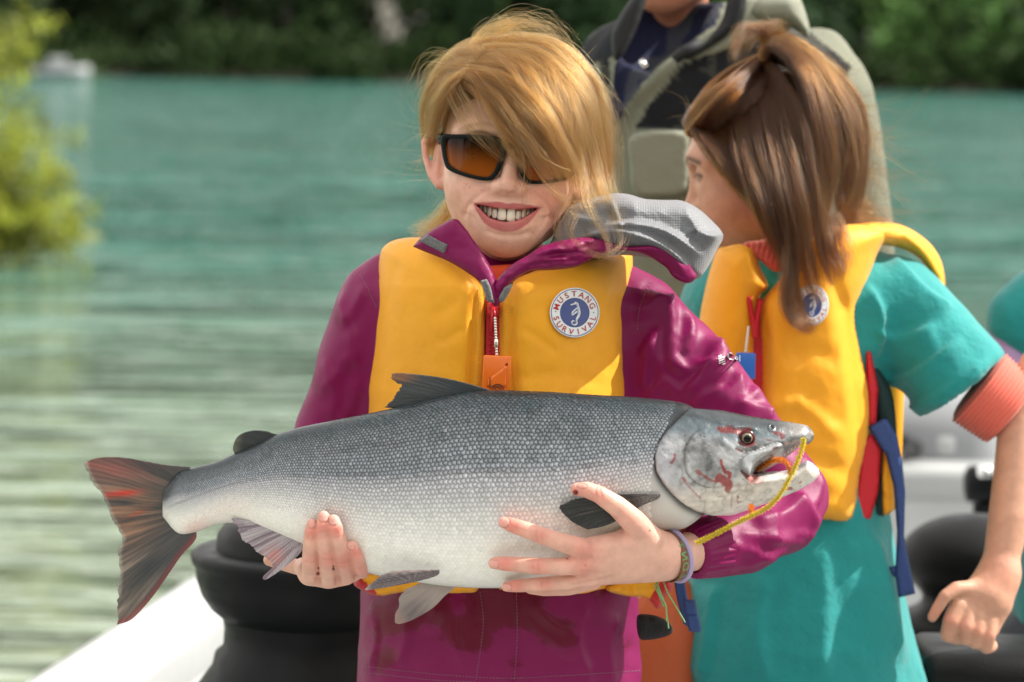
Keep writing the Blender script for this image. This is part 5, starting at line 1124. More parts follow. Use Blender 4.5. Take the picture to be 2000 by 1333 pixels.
# ball chain and orange tag
steel = mat('steel_bead', (0.75, 0.74, 0.72), .18, metal=1.0); bb = MB()
for i in range(15):
    t_ = i / 14; c_ = P(967 + 3.5 * t_, 622 + 76 * t_, -.112)
    if 8 <= i <= 10:
        if i == 9: bb.add(*tube([c_ + [0, 0, .0045], c_ + [0, 0, .0035], c_ - [0, 0, .0035], c_ - [0, 0, .0045]], [.0013, .0021, .0021, .0013], 10))
        continue
    u_, w_ = np.meshgrid(np.linspace(0, math.pi, 7), np.arange(8) * math.pi / 4, indexing='ij'); sv = np.stack([np.sin(u_) * np.cos(w_), np.sin(u_) * np.sin(w_), np.cos(u_)], -1).reshape(-1, 3) * .00155 + c_; bb.add(sv, grid_faces(7, 8, wrapm=True))
bb.add(*tube([P(967, 622, -.112), P(970.5, 698, -.112)], .0004, 5))
tag(bb.build('ball_chain', steel, vest), kind='stuff')
otag = mat('orange_plastic', (0.80, 0.16, 0.008), .32, coat=.3, sss=.1); tg_ = mk('whistle_tag', *box(P(970, 733, -.118), (.0262, .0035, .0370), rot=rot3('Y', 1.5), bev=.0012), otag, vest)
trim('embossing', [(951, 757), (952, 742), (992, 708), (990, 757)], lambda x, y: -.1198, .0012, vest, otag, 4, 2, back=.0005, sn=0)
tx = MB(); ink = mat('black_print', (0.05, 0.015, 0.01), .6)
for r_, w__ in ((11, .0005), (6, .0005)):
    a = np.linspace(R(5), R(175), 20); tx.add(*tube(np.array([P(972 + r_ * math.cos(q), 762 - r_ * math.sin(q) * 1.0, -.1214) for q in a]), w__, 5))
for i in range(12): tx.add(*box(P(957, 738 + i * 1.9, -.1212), (.0012, .0003, .0005)))
tag(tx.build('tag_print', ink, vest), kind='stuff')
# round badge with lettering and sea horse
def badge(name, cx, cy, r, parent, yfun, asp=1.0, shear=0.0, dz=0.0):
    """moulded badge: rim, white ring, blue disc, red letters, sea horse"""
    b = MB(); k = 64; th = np.arange(k) * 2 * math.pi / k
    def pt(x, y, off): X = cx + x * asp; Yp = cy - y; return P(X, Yp, np.asarray(yfun(X, Yp), float) - off)
    def ring(r0, r1, o0, o1, mi):
        v = np.vstack([pt(r0 * np.cos(th), r0 * np.sin(th), o0), pt(r1 * np.cos(th), r1 * np.sin(th), o1)]); b.add(v, grid_faces(2, k, wrapm=True), mi)
    def disc(r0, o, mi): v = np.vstack([pt(np.array([0.]), np.array([0.]), o), pt(r0 * np.cos(th), r0 * np.sin(th), o)]); b.add(v, np.array([[0, 1 + j, 1 + (j+1) % k] for j in range(k)]), mi)
    q = r / 49.0
    ring(49*q, 48.5*q, -.001, .0030, 0); ring(48.5*q, 46.5*q, .0030, .0034, 0); ring(46.5*q, 44.8*q, .0034, .0034, 1); ring(44.8*q, 29*q, .0034, .0034, 0); ring(29*q, 28.4*q, .0034, .0029, 1); disc(28.4*q, .0029, 1)
    def letter(ch, a, up):
        vv, tt = font_mesh(ch, 15.5 * q)
        if not len(vv): return
        vv = vv * [1.05, 1, 1]; vv[:, 1] -= 5.6 * q; rr = 37.2 * q; ca, sa = math.cos(a), math.sin(a)
        ex_, ey_ = ((sa, -ca), (ca, sa)) if up else ((-sa, ca), (-ca, -sa))
        x_ = rr * ca + vv[:, 0] * ex_[0] + vv[:, 1] * ey_[0]; y_ = rr * sa + vv[:, 0] * ex_[1] + vv[:, 1] * ey_[1]
        b.add(pt(x_, y_, .0039), tt, 2)
    for i, ch in enumerate('MUSTANG'): letter(ch, R(162 - i * 23.5), True)
    for i, ch in enumerate('SURVIVAL'): letter(ch, R(197 + i * 21), False)
    for s in (-1, 1):
        v = np.vstack([pt(np.array([s * 37 * q]), np.array([2. * (s < 0) - 0]), .0039), pt(s * 37 * q + 1.3 * q * np.cos(th[::8]), 2. * (s < 0) + 1.3 * q * np.sin(th[::8]), .0039)]); b.add(v, np.array([[0, 1 + j, 1 + (j+1) % 8] for j in range(8)]), 1)
    # sea horse: snout, head, arched body, curled tail
    def tu(p, rr): p = curve(np.array(p, float) * q, 6); rr_ = np.interp(np.linspace(0, 1, len(p)), np.linspace(0, 1, len(rr)), rr) * q * pxm(-.12); b.add(*tube(pt(p[:, 0], p[:, 1], .0033), rr_, 8, flat=((0, 1, 0), .35)), 3)
    tu([(-8, 15), (-3, 16.5), (2, 18)], [1.5, 1.6, 2.6]); tu([(0, 20), (4, 17), (6, 12), (7, 6), (8, 0), (7, -7), (4, -12), (3, -17)], [2.4, 3.2, 2.6, 3.2, 3.8, 3.0, 2.2, 1.9])
    tu([(3, -17), (4, -21), (1, -24), (-4, -23), (-6, -19), (-3, -16), (0, -18)], [1.9, 1.8, 1.7, 1.6, 1.5, 1.3, 1.0]); tu([(6, 10), (0, 5), (-4, 1), (-5, -5), (-1, -2), (4, 2)], [1.0, 1.6, 1.8, 1.3, 1.6, 2.0])
    return b.build(name, [BADGE_W, BADGE_B, BADGE_R, BADGE_S], parent)
BADGE_W = mat('badge_white', (0.74, 0.76, 0.78), .35, coat=.2); BADGE_B = mat('badge_blue', (0.035, 0.055, 0.22), .35, coat=.2); BADGE_R = mat('badge_red', (0.42, 0.012, 0.02), .4); BADGE_S = mat('badge_silver', (0.60, 0.63, 0.68), .3, metal=.3)
badge('badge', 1122.5, 611, 49, vest, lambda x, y: vY(x, y) - .0345)
# webbing strap with a turned end at her side, loose straps and lower edge of the vest
def strap(name, pts, w_, parent, material, th=.0016, face=(0, -1, 0)):
    p = curve(pts, 8); t = np.gradient(p, axis=0); t /= np.linalg.norm(t, axis=1, keepdims=True); fc = np.asarray(face, float); s_ = np.cross(t, fc); s_ /= np.linalg.norm(s_, axis=1, keepdims=True); nn = np.cross(s_, t)
    ww = np.broadcast_to(np.asarray(w_, float), (len(p),))[:, None] / 2
    ring = np.stack([p - s_ * ww - nn * th / 2, p + s_ * ww - nn * th / 2, p + s_ * ww + nn * th / 2, p - s_ * ww + nn * th / 2], 1).reshape(-1, 3); n_ = len(p)
    return mk(name, ring, [grid_faces(n_, 4, wrapm=True), np.array([[0, 1, 2, 3], [(n_-1)*4+3, (n_-1)*4+2, (n_-1)*4+1, (n_-1)*4]])], material, parent, sm=False)
trim('strap', [(1312, 1112), (1334, 1112), (1342, 1165), (1356, 1234), (1334, 1218), (1322, 1170)], lambda x, y: -.07, .004, vest, blue_n, 4, 5, sn=0)
trim('strap_loop', [(1334, 1170), (1358, 1172), (1362, 1196), (1370, 1228), (1366, 1236), (1346, 1234), (1340, 1206)], lambda x, y: -.084, .005, vest, blue_n, 3, 6, sn=0, extra=lambda a, b, d: ridge(a, b, [([(1340, 1200), (1364, 1202)], 2, -.002)]))
trim('hem', [(1180, 1150), (1240, 1128), (1300, 1130), (1314, 1150), (1300, 1165), (1285, 1190), (1262, 1168), (1225, 1165)], lambda x, y: -.045, .014, vest, vest_m, 4, 14, extra=wr(18, .006), col=lambda a, b, v: np.where((a + .6 * (b - 1150) > 1282)[:, None], np.array([.52, .02, .015]), np.array(VY)))
trim('hem', [(690, 1140), (712, 1120), (735, 1100), (780, 1100), (860, 1130), (850, 1150), (780, 1158), (740, 1165), (715, 1158)], lambda x, y: -.075, .018, vest, vest_m, 4, 16, extra=wr(22, .006), col=lambda a, b, v: np.where(((b - 1100) > .9 * (a - 672))[:, None], np.array([.42, .012, .015]), np.array(VY)))
blk = mat('black_fleece', (0.018, 0.018, 0.018), .9, bump=(500, .003)); trim('velcro_tab', [(1244, 1205), (1262, 1200), (1290, 1206), (1310, 1220), (1314, 1234), (1300, 1244), (1270, 1250), (1248, 1246)], lambda x, y: -.04, .012, jack, blk, 4, 16, back=.008, extra=wr(10, .003))
# trousers below the jacket (mostly out of the picture)
tr = Sdf(np.array([-.20, -.10, .20]), np.array([.20, .16, P(978, 1400, 0)[2]]), .006); xh = P(978, 1600, 0)[0]
tr.torso([(zt(1390), xh, .028, .125, .095), (zt(1500), xh, .03, .135, .10), (zt(1620), xh, .03, .13, .098), (zt(1700), xh, .03, .10, .07)], .02)
for s in (-1, 1): tr.chain([[xh + s * .062, .03, zt(1600)], [xh + s * .066, .02, .66], [xh + s * .07, .035, .30]], [.074, .062, .055], .02)
v, f = tr.mesh(2); v = v + vnormals(v, f) * (.004 * fbm(v * 18, 4))[:, None]; mk('trousers', v, f, mat('dark_trousers', (0.03, 0.035, 0.045), .7, bump=(60, .002)), girl)
def shoe(parent, x, y, z, m_, yaw=0.0, L=.23):
    S = Sdf(np.array([x - .16, y - .22, z - .02]), np.array([x + .16, y + .16, z + .16]), .005); Rz = rot3('Z', yaw)
    q = lambda p: np.array([x, y, z]) + Rz @ np.array(p); S.chain([q((0, .05, .045)), q((0, -.08, .038)), q((0, -.15, .032))], [.042, .042, .034], .01); S.chain([q((0, .04, .05)), q((0, .045, .11))], [.04, .042], .02)
    S.func(np.array([x - .2, y - .3, z - .1]), np.array([x + .2, y + .3, z + .003]), lambda X, Y, Z: (Z - z) + 0 * X + 0 * Y, 0, 'sub'); v, f = S.mesh(2); mk('shoe', v, f, m_, parent)
DECK = 0.20; rubber = mat('dark_rubber', (0.025, 0.026, 0.028), .6)
for s in (-1, 1): shoe(girl, xh + s * .07, .03, DECK, rubber, s * 6)
# ---------------- bracelets
def band(name, cpx, tiltv, rad, w_, material, label, n=48):
    pass
wc = P(1306, 1086, -.216); wdir = P(1352, 1077, -.192) - P(1290, 1088, -.222); wdir /= np.linalg.norm(wdir)
def wrist_ring(c, ax, ra, rb, n=56):
    u = np.cross(ax, [0, -1.0, 0]); u /= np.linalg.norm(u); w_ = np.cross(u, ax); a = np.arange(n) * 2 * math.pi / n
    return c + ra * np.cos(a)[:, None] * u + rb * np.sin(a)[:, None] * w_, u, w_
lil = mat('lilac_cord', (0.52, 0.42, 0.66), .6, bump=(2200, .0012, 2)); ax1 = wdir + np.array([0, 0, .18]); ax1 /= np.linalg.norm(ax1)
pth, *_ = wrist_ring(P(1316, 1085, -.214), ax1, .0245, .0215); pth = np.vstack([pth, pth[:1]])
tag(mk('cord_bracelet', *tube(pth, .0024, 8, caps=False), lil), 'round lilac cord bracelet on the wrist under the salmon', 'bracelet')
brown = mat('braided_band', (0.30, 0.13, 0.07), .8, bump=(1800, .0015, 2), var=(700, .25)); green_t = mat('green_thread', (0.20, 0.42, 0.16), .7, bump=(2500, .0008))
br = empty('woven_bracelet', P(1306, 1100, -.216), 'brown woven name bracelet with green letters and loose green threads', 'bracelet')
rg, u_, w_ = wrist_ring(P(1304, 1087, -.219), ax1, .0232, .0205, 60); wd_ = .0042
rv = np.concatenate([np.stack([rg + ax1 * wd_ + 0 * rg, rg + ax1 * wd_ * .9 + (rg - rg.mean(0)) * .045, rg - ax1 * wd_ * .9 + (rg - rg.mean(0)) * .045, rg - ax1 * wd_], 1)]).reshape(-1, 3)
mk('band', rv, grid_faces(60, 4, wrapn=True, wrapm=True), brown, br)
# block letters worked in green thread round the band
cen_ = rg.mean(0); lt = MB()
for i, ch in enumerate('TNOEL'):
    vv, tt = font_mesh(ch, .0105); a0 = R(52 - 0 + i * -24 + 60)
    a = a0 - vv[:, 0] / .0235 * 1.0; 
    aa = a0 + (vv[:, 0]) / .0235; hgt = vv[:, 1] - .0036
    pos = cen_ + (.0232 * 1.07 * np.cos(aa)[:, None] * u_ + .0205 * 1.07 * np.sin(aa)[:, None] * w_) + ax1 * hgt[:, None] * 1.0
    lt.add(pos, tt)
tag(lt.build('letters', green_t, br), kind='stuff')
thr = []
for pl in ([(1283, 1135, -.222), (1288, 1152, -.226), (1298, 1178, -.222), (1303, 1205, -.218), (1306, 1228, -.216)], [(1285, 1136, -.222), (1286, 1156, -.228), (1300, 1182, -.224), (1302, 1214, -.22)], [(1296, 1136, -.22), (1305, 1160, -.222), (1322, 1188, -.216), (1338, 1216, -.21)], [(1284, 1136, -.222), (1280, 1146, -.224), (1288, 1164, -.224), (1296, 1184, -.222)]):
    thr.append(curve(PP(pl), 8))
tb_ = MB()
for t_ in thr: tb_.add(*tube(t_, .0007, 6))
tag(tb_.build('loose_threads', green_t, br), kind='stuff')
# ---------------- sunglasses
sg = empty('sunglasses', H(0, -150, 0), 'dark framed wraparound sunglasses with amber lenses on the blonde girl', 'sunglasses')
frame_m = mat('glossy_frame', (0.006, 0.008, 0.007), .35, spec=.1); lens_m = bpy.data.materials.new('amber_lens'); lens_m.use_nodes = True
_t = lens_m.node_tree; _t.nodes.clear(); _o = _t.nodes.new('ShaderNodeOutputMaterial'); _tr = _t.nodes.new('ShaderNodeBsdfTransparent'); _gl = _t.nodes.new('ShaderNodeBsdfGlossy'); _gl.inputs['Roughness'].default_value = .03; _gl.inputs['Color'].default_value = (.55, .55, .6, 1); _fz = _t.nodes.new('ShaderNodeFresnel'); _fz.inputs['IOR'].default_value = 1.42; _mx = _t.nodes.new('ShaderNodeMixShader'); _at = _t.nodes.new('ShaderNodeAttribute'); _at.attribute_name = 'col'
_df = _t.nodes.new('ShaderNodeBsdfDiffuse'); _m2 = _t.nodes.new('ShaderNodeMixShader'); _m2.inputs['Fac'].default_value = .35; _t.links.new(_at.outputs['Color'], _df.inputs['Color'])
_t.links.new(_at.outputs['Color'], _tr.inputs['Color']); _t.links.new(_tr.outputs[0], _m2.inputs[1]); _t.links.new(_df.outputs[0], _m2.inputs[2]); _t.links.new(_fz.outputs[0], _mx.inputs['Fac']); _t.links.new(_m2.outputs[0], _mx.inputs[1]); _t.links.new(_gl.outputs[0], _mx.inputs[2]); _t.links.new(_mx.outputs[0], _o.inputs['Surface'])
OUTL = [(-6, 14), (-14, 24), (-34, 30), (-70, 30), (-110, 27), (-131, 25), (-136, 16), (-133, -4), (-127, -26), (-119, -40), (-95, -49), (-60, -55), (-38, -55), (-27, -48), (-18, -34), (-10, -10)]
INL = [(-19, 12), (-24, 18), (-38, 22), (-70, 22), (-108, 19), (-122, 17), (-125, 10), (-123, -6), (-118, -24), (-111, -34), (-92, -42), (-60, -48), (-41, -48), (-33, -42), (-27, -30), (-21, -8)]
gy = lambda x: -170 + 0.0033 * np.asarray(x, float) ** 2
fm = MB()
for s in (-1, 1):
    o = curve([(s * -a, b) for a, b in OUTL], 5, True); i_ = curve([(s * -a, b) for a, b in INL], 5, True); m_ = len(o)
    if s > 0: o, i_ = o, i_
    r_ = [H(o[:, 0], gy(o[:, 0]) - 0, o[:, 1]), H(o[:, 0] * .985, gy(o[:, 0]) - 4, o[:, 1] * .97), H(i_[:, 0], gy(i_[:, 0]) - 3, i_[:, 1]), H(i_[:, 0], gy(i_[:, 0]) + 5, i_[:, 1]), H(o[:, 0], gy(o[:, 0]) + 7, o[:, 1])]
    fm.add(np.concatenate(r_), grid_faces(5, m_, wrapm=True, wrapn=True))
    lens = curve([(s * -a, b) for a, b in INL], 5, True); rings = np.linspace(0.02, 1.03, 9); cxl, czl = lens[:, 0].mean(), lens[:, 1].mean()
    lx = np.concatenate([cxl + (lens[:, 0] - cxl) * q for q in rings]); lz = np.concatenate([czl + (lens[:, 1] - czl) * q for q in rings]); g = sstep(24, -46, lz)[:, None]
    lcol = np.array([0.012, 0.004, 0.003]) * (1 - g) + np.array([0.55, 0.16, 0.02]) * g
    lv_ = H(lx, gy(lx) + 1, lz); lf_ = grid_faces(9, m_, wrapm=True); lf_ = lf_[:, ::-1] if vnormals(lv_, lf_)[:, 1].mean() > 0 else lf_
    mk('lens', lv_, lf_, lens_m, sg, col=lcol)
    arm = HL([(s * 133, -100, 18), (s * 140, -80, 16), (s * 141, -40, 10), (s * 138, 5, 4), (s * 132, 34, -14)]); arm = curve(arm, 6); mk('temple', *tube(arm, np.linspace(9, 5, len(arm)) * HS, 8, flat=((1, 0, 0), .45)), frame_m, sg)
fm.add(*tube(curve(HL([(-12, -160, 12), (0, -164, 14), (12, -160, 12)]), 6), 6.5 * HS, 8)); fm.build('frame', frame_m, sg)
# ================================================================== hair of the girl with the salmon
def hair_mat(name, mel, redn, rough=.28, rc=.35):
    mt = bpy.data.materials.new(name); mt.use_nodes = True; t = mt.node_tree; t.nodes.clear(); o = t.nodes.new('ShaderNodeOutputMaterial'); h = t.nodes.new('ShaderNodeBsdfHairPrincipled')
    h.parametrization = 'MELANIN'; h.inputs['Melanin'].default_value = mel; h.inputs['Melanin Redness'].default_value = redn; h.inputs['Roughness'].default_value = rough; h.inputs['Radial Roughness'].default_value = .35
    h.inputs['Random Color'].default_value = rc; h.inputs['Random Roughness'].default_value = .15; h.inputs['Coat'].default_value = .1
    t.links.new(h.outputs[0], o.inputs['Surface']); return mt
def push_out(p, ells):
    for c, r, Rm in ells:
        q = (p - c) @ Rm / r; d = np.linalg.norm(q, axis=-1, keepdims=True); k = np.where(d < 1, 1 / np.maximum(d, 1e-3), 1.0); p = c + ((q * k) * r) @ Rm.T
    return p
def sheet(guides, n, K=14, clumps=40, clump=.5, jit=.0012, wav=.0015, wfreq=2.0, trimv=.12, ells=(), seed=0, root_jit=.0015, flat=None, cj=None):
    """strands interpolated across a row of guides, gathered into locks"""
    r_ = np.random.default_rng(seed); G = np.stack([resample(curve(PP(g), 8), 1e9 if False else np.linalg.norm(np.diff(curve(PP(g), 8), axis=0), axis=1).sum() / (K - 1))[:K] if False else _rs(curve(PP(g), 8), K) for g in guides])
    m_ = len(guides); s = r_.random(n) * (m_ - 1) if m_ > 1 else np.zeros(n)
    cs = np.sort(r_.random(clumps)) * max(m_ - 1, 1e-6); ci = np.abs(s[:, None] - cs[None]).argmin(1); t = np.linspace(0, 1, K)
    se = s[:, None] + (cs[ci] - s)[:, None] * clump * sstep(0, .8, t)[None]
    if m_ > 1:
        i = np.clip(np.floor(se).astype(int), 0, m_ - 2); w_ = (se - i)[..., None]; w_ = w_ * w_ * (3 - 2 * w_) * .5 + w_ * .5; kk = np.arange(K)[None]
        p = G[i, kk] * (1 - w_) + G[i + 1, kk] * w_
    else: p = np.tile(G[0][None], (n, 1, 1))
    cof = r_.normal(0, 1, (clumps, 3)); fo = r_.normal(0, 1, (n, 3))
    cph = r_.uniform(0, 6.28, (clumps, 3)); ph = r_.uniform(0, 6.28, (n, 3)); tt = t[None, :, None]
    wv = np.sin(tt * wfreq * 2 * math.pi + cph[ci][:, None]) * .8 + np.sin(tt * wfreq * 3.7 + ph[:, None]) * .6
    p = p + fo[:, None] * (root_jit * (1 - tt) + jit * (.4 + .9 * tt)) + cof[ci][:, None] * (cj if cj else jit * 1.6) * sstep(0, .6, tt) + wv * wav * tt ** .8
    p = push_out(p, ells)
    L_ = 1 - trimv * r_.random(n) ** 2; out_ = []
    for j in range(n):
        if L_[j] < .985:
            q = np.linspace(0, L_[j], K); out_.append(np.stack([np.interp(q, t, p[j, :, a]) for a in range(3)], 1))
        else: out_.append(p[j])
    return out_
def _rs(c, K):
    L_ = np.r_[0, np.cumsum(np.linalg.norm(np.diff(c, axis=0), axis=1))]; s = np.linspace(0, L_[-1], K); return np.stack([np.interp(s, L_, c[:, a]) for a in range(3)], 1)
def flyaways(roots, dirs, n, len_, seed, curl=1.0, K=12):
    r_ = np.random.default_rng(seed); o = []
    for j in range(n):
        i = r_.integers(len(roots)); p = roots[i] + r_.normal(0, .004, 3); d = dirs[i] + r_.normal(0, .45, 3); d /= np.linalg.norm(d); L_ = len_ * r_.uniform(.35, 1.3) / K; bend = r_.normal(0, .22, 3) * curl + np.array([0, 0, -.05]); s = [p]
        for k in range(K - 1): d = d + bend * .8 + r_.normal(0, .05, 3); d /= np.linalg.norm(d); s.append(s[-1] + d * L_)
        o.append(np.array(s))
    return o
E1 = [(H(0, 32, 48), np.array([141, 179, 155]) * HS, HR), (H(0, -60, 20), np.array([119, 95, 103]) * HS, HR)]
blond = hair_mat('blonde_hair', .33, .68)
A = [[(902, 160, -.07), (945, 192, -.09), (978, 238, -.102), (998, 284, -.108), (1024, 320, -.11)], [(908, 148, -.07), (962, 180, -.092), (1012, 238, -.104), (1050, 300, -.108), (1082, 344, -.102)], [(912, 138, -.06), (980, 154, -.085), (1046, 212, -.097), (1095, 290, -.097), (1116, 348, -.088)],
     [(930, 116, -.045), (1015, 126, -.07), (1082, 190, -.082), (1124, 270, -.078), (1138, 350, -.062)], [(950, 96, -.03), (1046, 106, -.045), (1112, 170, -.058), (1148, 250, -.052), (1160, 352, -.036)], [(975, 84, -.01), (1072, 92, -.02), (1138, 160, -.028), (1166, 250, -.022), (1174, 365, -.01)], [(1000, 78, .01), (1088, 90, .01), (1152, 165, .01), (1176, 262, .02), (1180, 385, .03)], [(1015, 76, .04), (1094, 92, .05), (1158, 176, .05), (1178, 282, .06), (1165, 400, .06)]]
Bg = [[(888, 172, -.07), (870, 190, -.07), (854, 218, -.05), (845, 255, -.02), (842, 292, .01)], [(896, 160, -.07), (868, 166, -.05), (846, 204, -.025), (838, 248, .005), (838, 294, .03)], [(912, 138, -.06), (876, 136, -.035), (846, 178, -.0), (834, 232, .03), (838, 292, .05)], [(945, 106, -.045), (892, 104, -.01), (852, 148, .025), (836, 212, .055), (842, 302, .08)], [(980, 84, -.01), (918, 82, .03), (868, 122, .06), (848, 202, .085), (860, 322, .10)]]
Cg = [[(985, 82, .0), (945, 84, .08), (925, 165, .115), (925, 300, .115), (940, 420, .085)], [(1010, 78, .04), (1010, 88, .10), (1005, 185, .125), (1000, 300, .125), (1000, 430, .095)], [(1025, 80, .04), (1075, 96, .10), (1090, 192, .115), (1085, 310, .115), (1070, 430, .085)], [(1015, 78, .04), (1094, 96, .06), (1150, 190, .07), (1150, 310, .08), (1100, 420, .07)]]
st = []
st += sheet(A, 8500, clumps=80, clump=.78, jit=.0011, wav=.0018, ells=E1, seed=1, trimv=.25, cj=.0036)
st += sheet(A[1:], 1800, clumps=60, clump=.8, jit=.0030, wav=.005, wfreq=1.3, ells=E1, seed=21, trimv=.45, cj=.006)
st += sheet([[(950, 96, -.03), (985, 150, -.09), (1040, 240, -.107), (1070, 330, -.108)], [(1000, 80, .0), (1060, 120, -.06), (1100, 230, -.095), (1105, 340, -.096)], [(1050, 90, .0), (1110, 150, -.05), (1140, 250, -.075), (1150, 370, -.06)]], 900, clumps=50, clump=.8, jit=.002, wav=.004, ells=E1, seed=22, trimv=.4, cj=.005)
st += sheet(Bg, 5200, clumps=40, clump=.5, jit=.0013, wav=.0010, ells=E1, seed=2)
st += sheet(Cg, 3600, clumps=30, clump=.4, jit=.002, wav=.0015, ells=E1, seed=3)
# pulled-back temple hair and light wisps across forehead and lens
st += sheet([[(906, 150, -.07), (882, 178, -.075), (862, 222, -.06), (850, 270, -.03)], [(912, 140, -.065), (878, 160, -.07), (856, 205, -.05), (844, 255, -.02)]], 380, clumps=18, jit=.0016, ells=E1, seed=4)
st += sheet([[(872, 188, -.07), (890, 225, -.09), (930, 275, -.10), (985, 312, -.106)], [(900, 170, -.08), (930, 225, -.1), (960, 280, -.106), (1005, 330, -.11)]], 90, clumps=12, clump=.85, jit=.002, wav=.002, ells=E1, seed=5, trimv=.5)
st += sheet([[(920, 150, -.075), (960, 215, -.104), (1010, 265, -.112), (1045, 300, -.114)], [(950, 140, -.075), (1010, 180, -.1), (1060, 240, -.11), (1100, 330, -.104)]], 420, clumps=26, clump=.85, jit=.002, wav=.002, ells=E1, seed=51, trimv=.5)
locks = [([(1120, 180, -.06), (1158, 290, -.062), (1178, 370, -.075), (1206, 430, -.10), (1210, 476, -.128), (1184, 500, -.142), (1140, 502, -.145)], 46), ([(1135, 210, -.035), (1162, 320, -.05), (1192, 400, -.08), (1216, 455, -.118), (1211, 492, -.135)], 40), ([(1118, 250, -.065), (1140, 340, -.085), (1152, 400, -.105), (1186, 468, -.13), (1194, 498, -.142), (1162, 512, -.146)], 42),
         ([(1122, 300, -.06), (1132, 380, -.085), (1112, 440, -.105), (1114, 478, -.13), (1150, 505, -.145), (1188, 508, -.145)], 30), ([(1145, 240, -.02), (1172, 330, -.03), (1188, 395, -.05), (1212, 440, -.08)], 60), ([(1155, 240, .0), (1182, 320, .0), (1200, 380, -.02), (1206, 440, -.05)], 50), ([(1110, 320, -.07), (1125, 380, -.08), (1100, 420, -.09), (1098, 455, -.11), (1120, 492, -.135)], 24), ([(1140, 300, -.04), (1150, 360, -.05), (1138, 420, -.07), (1150, 470, -.11), (1176, 498, -.138)], 30),
         ([(1150, 280, -.03), (1166, 350, -.04), (1170, 410, -.06), (1160, 450, -.09), (1172, 480, -.12)], 30), ([(1130, 330, -.06), (1160, 390, -.07), (1190, 420, -.08), (1215, 470, -.10)], 26), ([(1000, 235, -.108), (1036, 300, -.114), (1062, 345, -.112), (1090, 392, -.10), (1130, 425, -.09)], 26), ([(985, 215, -.105), (1012, 275, -.113), (1030, 335, -.116), (1024, 385, -.112), (1024, 428, -.104), (1042, 462, -.10), (1070, 474, -.095)], 12), ([(1010, 250, -.11), (1045, 320, -.114), (1075, 370, -.11), (1110, 400, -.1), (1128, 440, -.1)], 18), ([(1060, 330, -.108), (1085, 370, -.10), (1120, 392, -.09), (1160, 400, -.08), (1200, 392, -.07)], 14)]
for k, (g, n_) in enumerate(locks): st += sheet([g], n_, K=22, clumps=6, clump=.5, jit=.0013 if n_ > 20 else .0005, wav=.0022, ells=E1, seed=60 + k, trimv=.35, root_jit=.004)
st += sheet([[(1110, 360, .03), (1100, 410, .02), (1090, 450, .0), (1098, 480, -.03)], [(1150, 380, .02), (1145, 420, 0), (1130, 450, -.03), (1140, 480, -.06)]], 700, clumps=40, clump=.6, jit=.004, wav=.006, wfreq=2.5, seed=7, trimv=.5)
st += sheet([[(880, 380, .06), (850, 425, .05), (800, 452, .03)], [(890, 420, .06), (850, 440, .05), (815, 448, .03)]], 260, clumps=14, clump=.5, jit=.003, wav=.004, seed=8, trimv=.5)
rt = []; dr = []
r_ = np.random.default_rng(31)
for k in range(400):
    t_ = r_.uniform(-1.9, 1.7); q = np.array([math.sin(t_) * 141, r_.uniform(-60, 60), 48 + math.cos(t_) * 158]); w_ = H(*q); rt.append(w_); d_ = (w_ - H(0, 32, 20)); d_ /= np.linalg.norm(d_); dr.append(d_ * .7 + np.array([.5, 0, .1]))
n_main = len(st)
st += flyaways(rt, dr, 190, .032, 9, 1.8)
st += sheet([[(915, 120, -.02), (930, 72, -.01), (985, 45, 0), (1050, 47, 0), (1095, 75, 0), (1112, 112, 0)], [(925, 112, 0), (950, 62, 0), (1010, 42, 0), (1070, 56, 0), (1105, 98, 0)], [(960, 92, 0), (985, 58, 0), (1030, 50, 0), (1078, 70, 0), (1100, 110, .02)], [(1020, 80, .02), (1000, 52, .02), (950, 52, .02), (915, 82, .02), (895, 120, .02)]], 210, K=18, clumps=70, clump=.5, jit=.004, wav=.004, seed=71, trimv=.7, cj=.005)
st += sheet([[(905, 122, -.03), (870, 106, -.02), (840, 132, 0), (826, 180, 0), (835, 215, 0)], [(900, 132, -.03), (855, 124, -.01), (826, 165, 0), (822, 210, 0)], [(890, 160, -.05), (850, 165, -.03), (826, 205, 0), (832, 250, 0)]], 110, K=16, clumps=40, clump=.5, jit=.003, wav=.003, seed=72, trimv=.6, cj=.004)
st += sheet([[(1110, 110, 0), (1160, 150, 0), (1188, 220, 0), (1186, 300, 0)], [(1130, 150, -.02), (1176, 200, -.02), (1196, 280, -.02), (1200, 360, -.02)]], 110, K=16, clumps=40, clump=.5, jit=.004, wav=.004, seed=73, trimv=.6, cj=.004)
st += flyaways([P(852, 300, .03), P(858, 340, .04), P(848, 250, .02)], [np.array([-1, 0, -.3])] * 3, 60, .055, 12, 1.1)
loop_ = [[(1060, 232, -.108), (1085, 245, -.112), (1088, 270, -.112), (1065, 280, -.112), (1040, 278, -.11)], [(1045, 275, -.112), (1058, 305, -.115), (1080, 320, -.115), (1125, 340, -.108)], [(1050, 278, -.112), (1066, 300, -.116), (1085, 330, -.114), (1082, 345, -.112)]]
for k, g in enumerate(loop_): st += sheet([g], 5, K=20, clumps=2, clump=.5, jit=.0004, wav=.0006, seed=90 + k, trimv=.1, root_jit=.0006)
hair_object('hair', st, np.r_[np.full(n_main, .000095), np.full(len(st) - n_main, .00009)], blond, girl, .35)
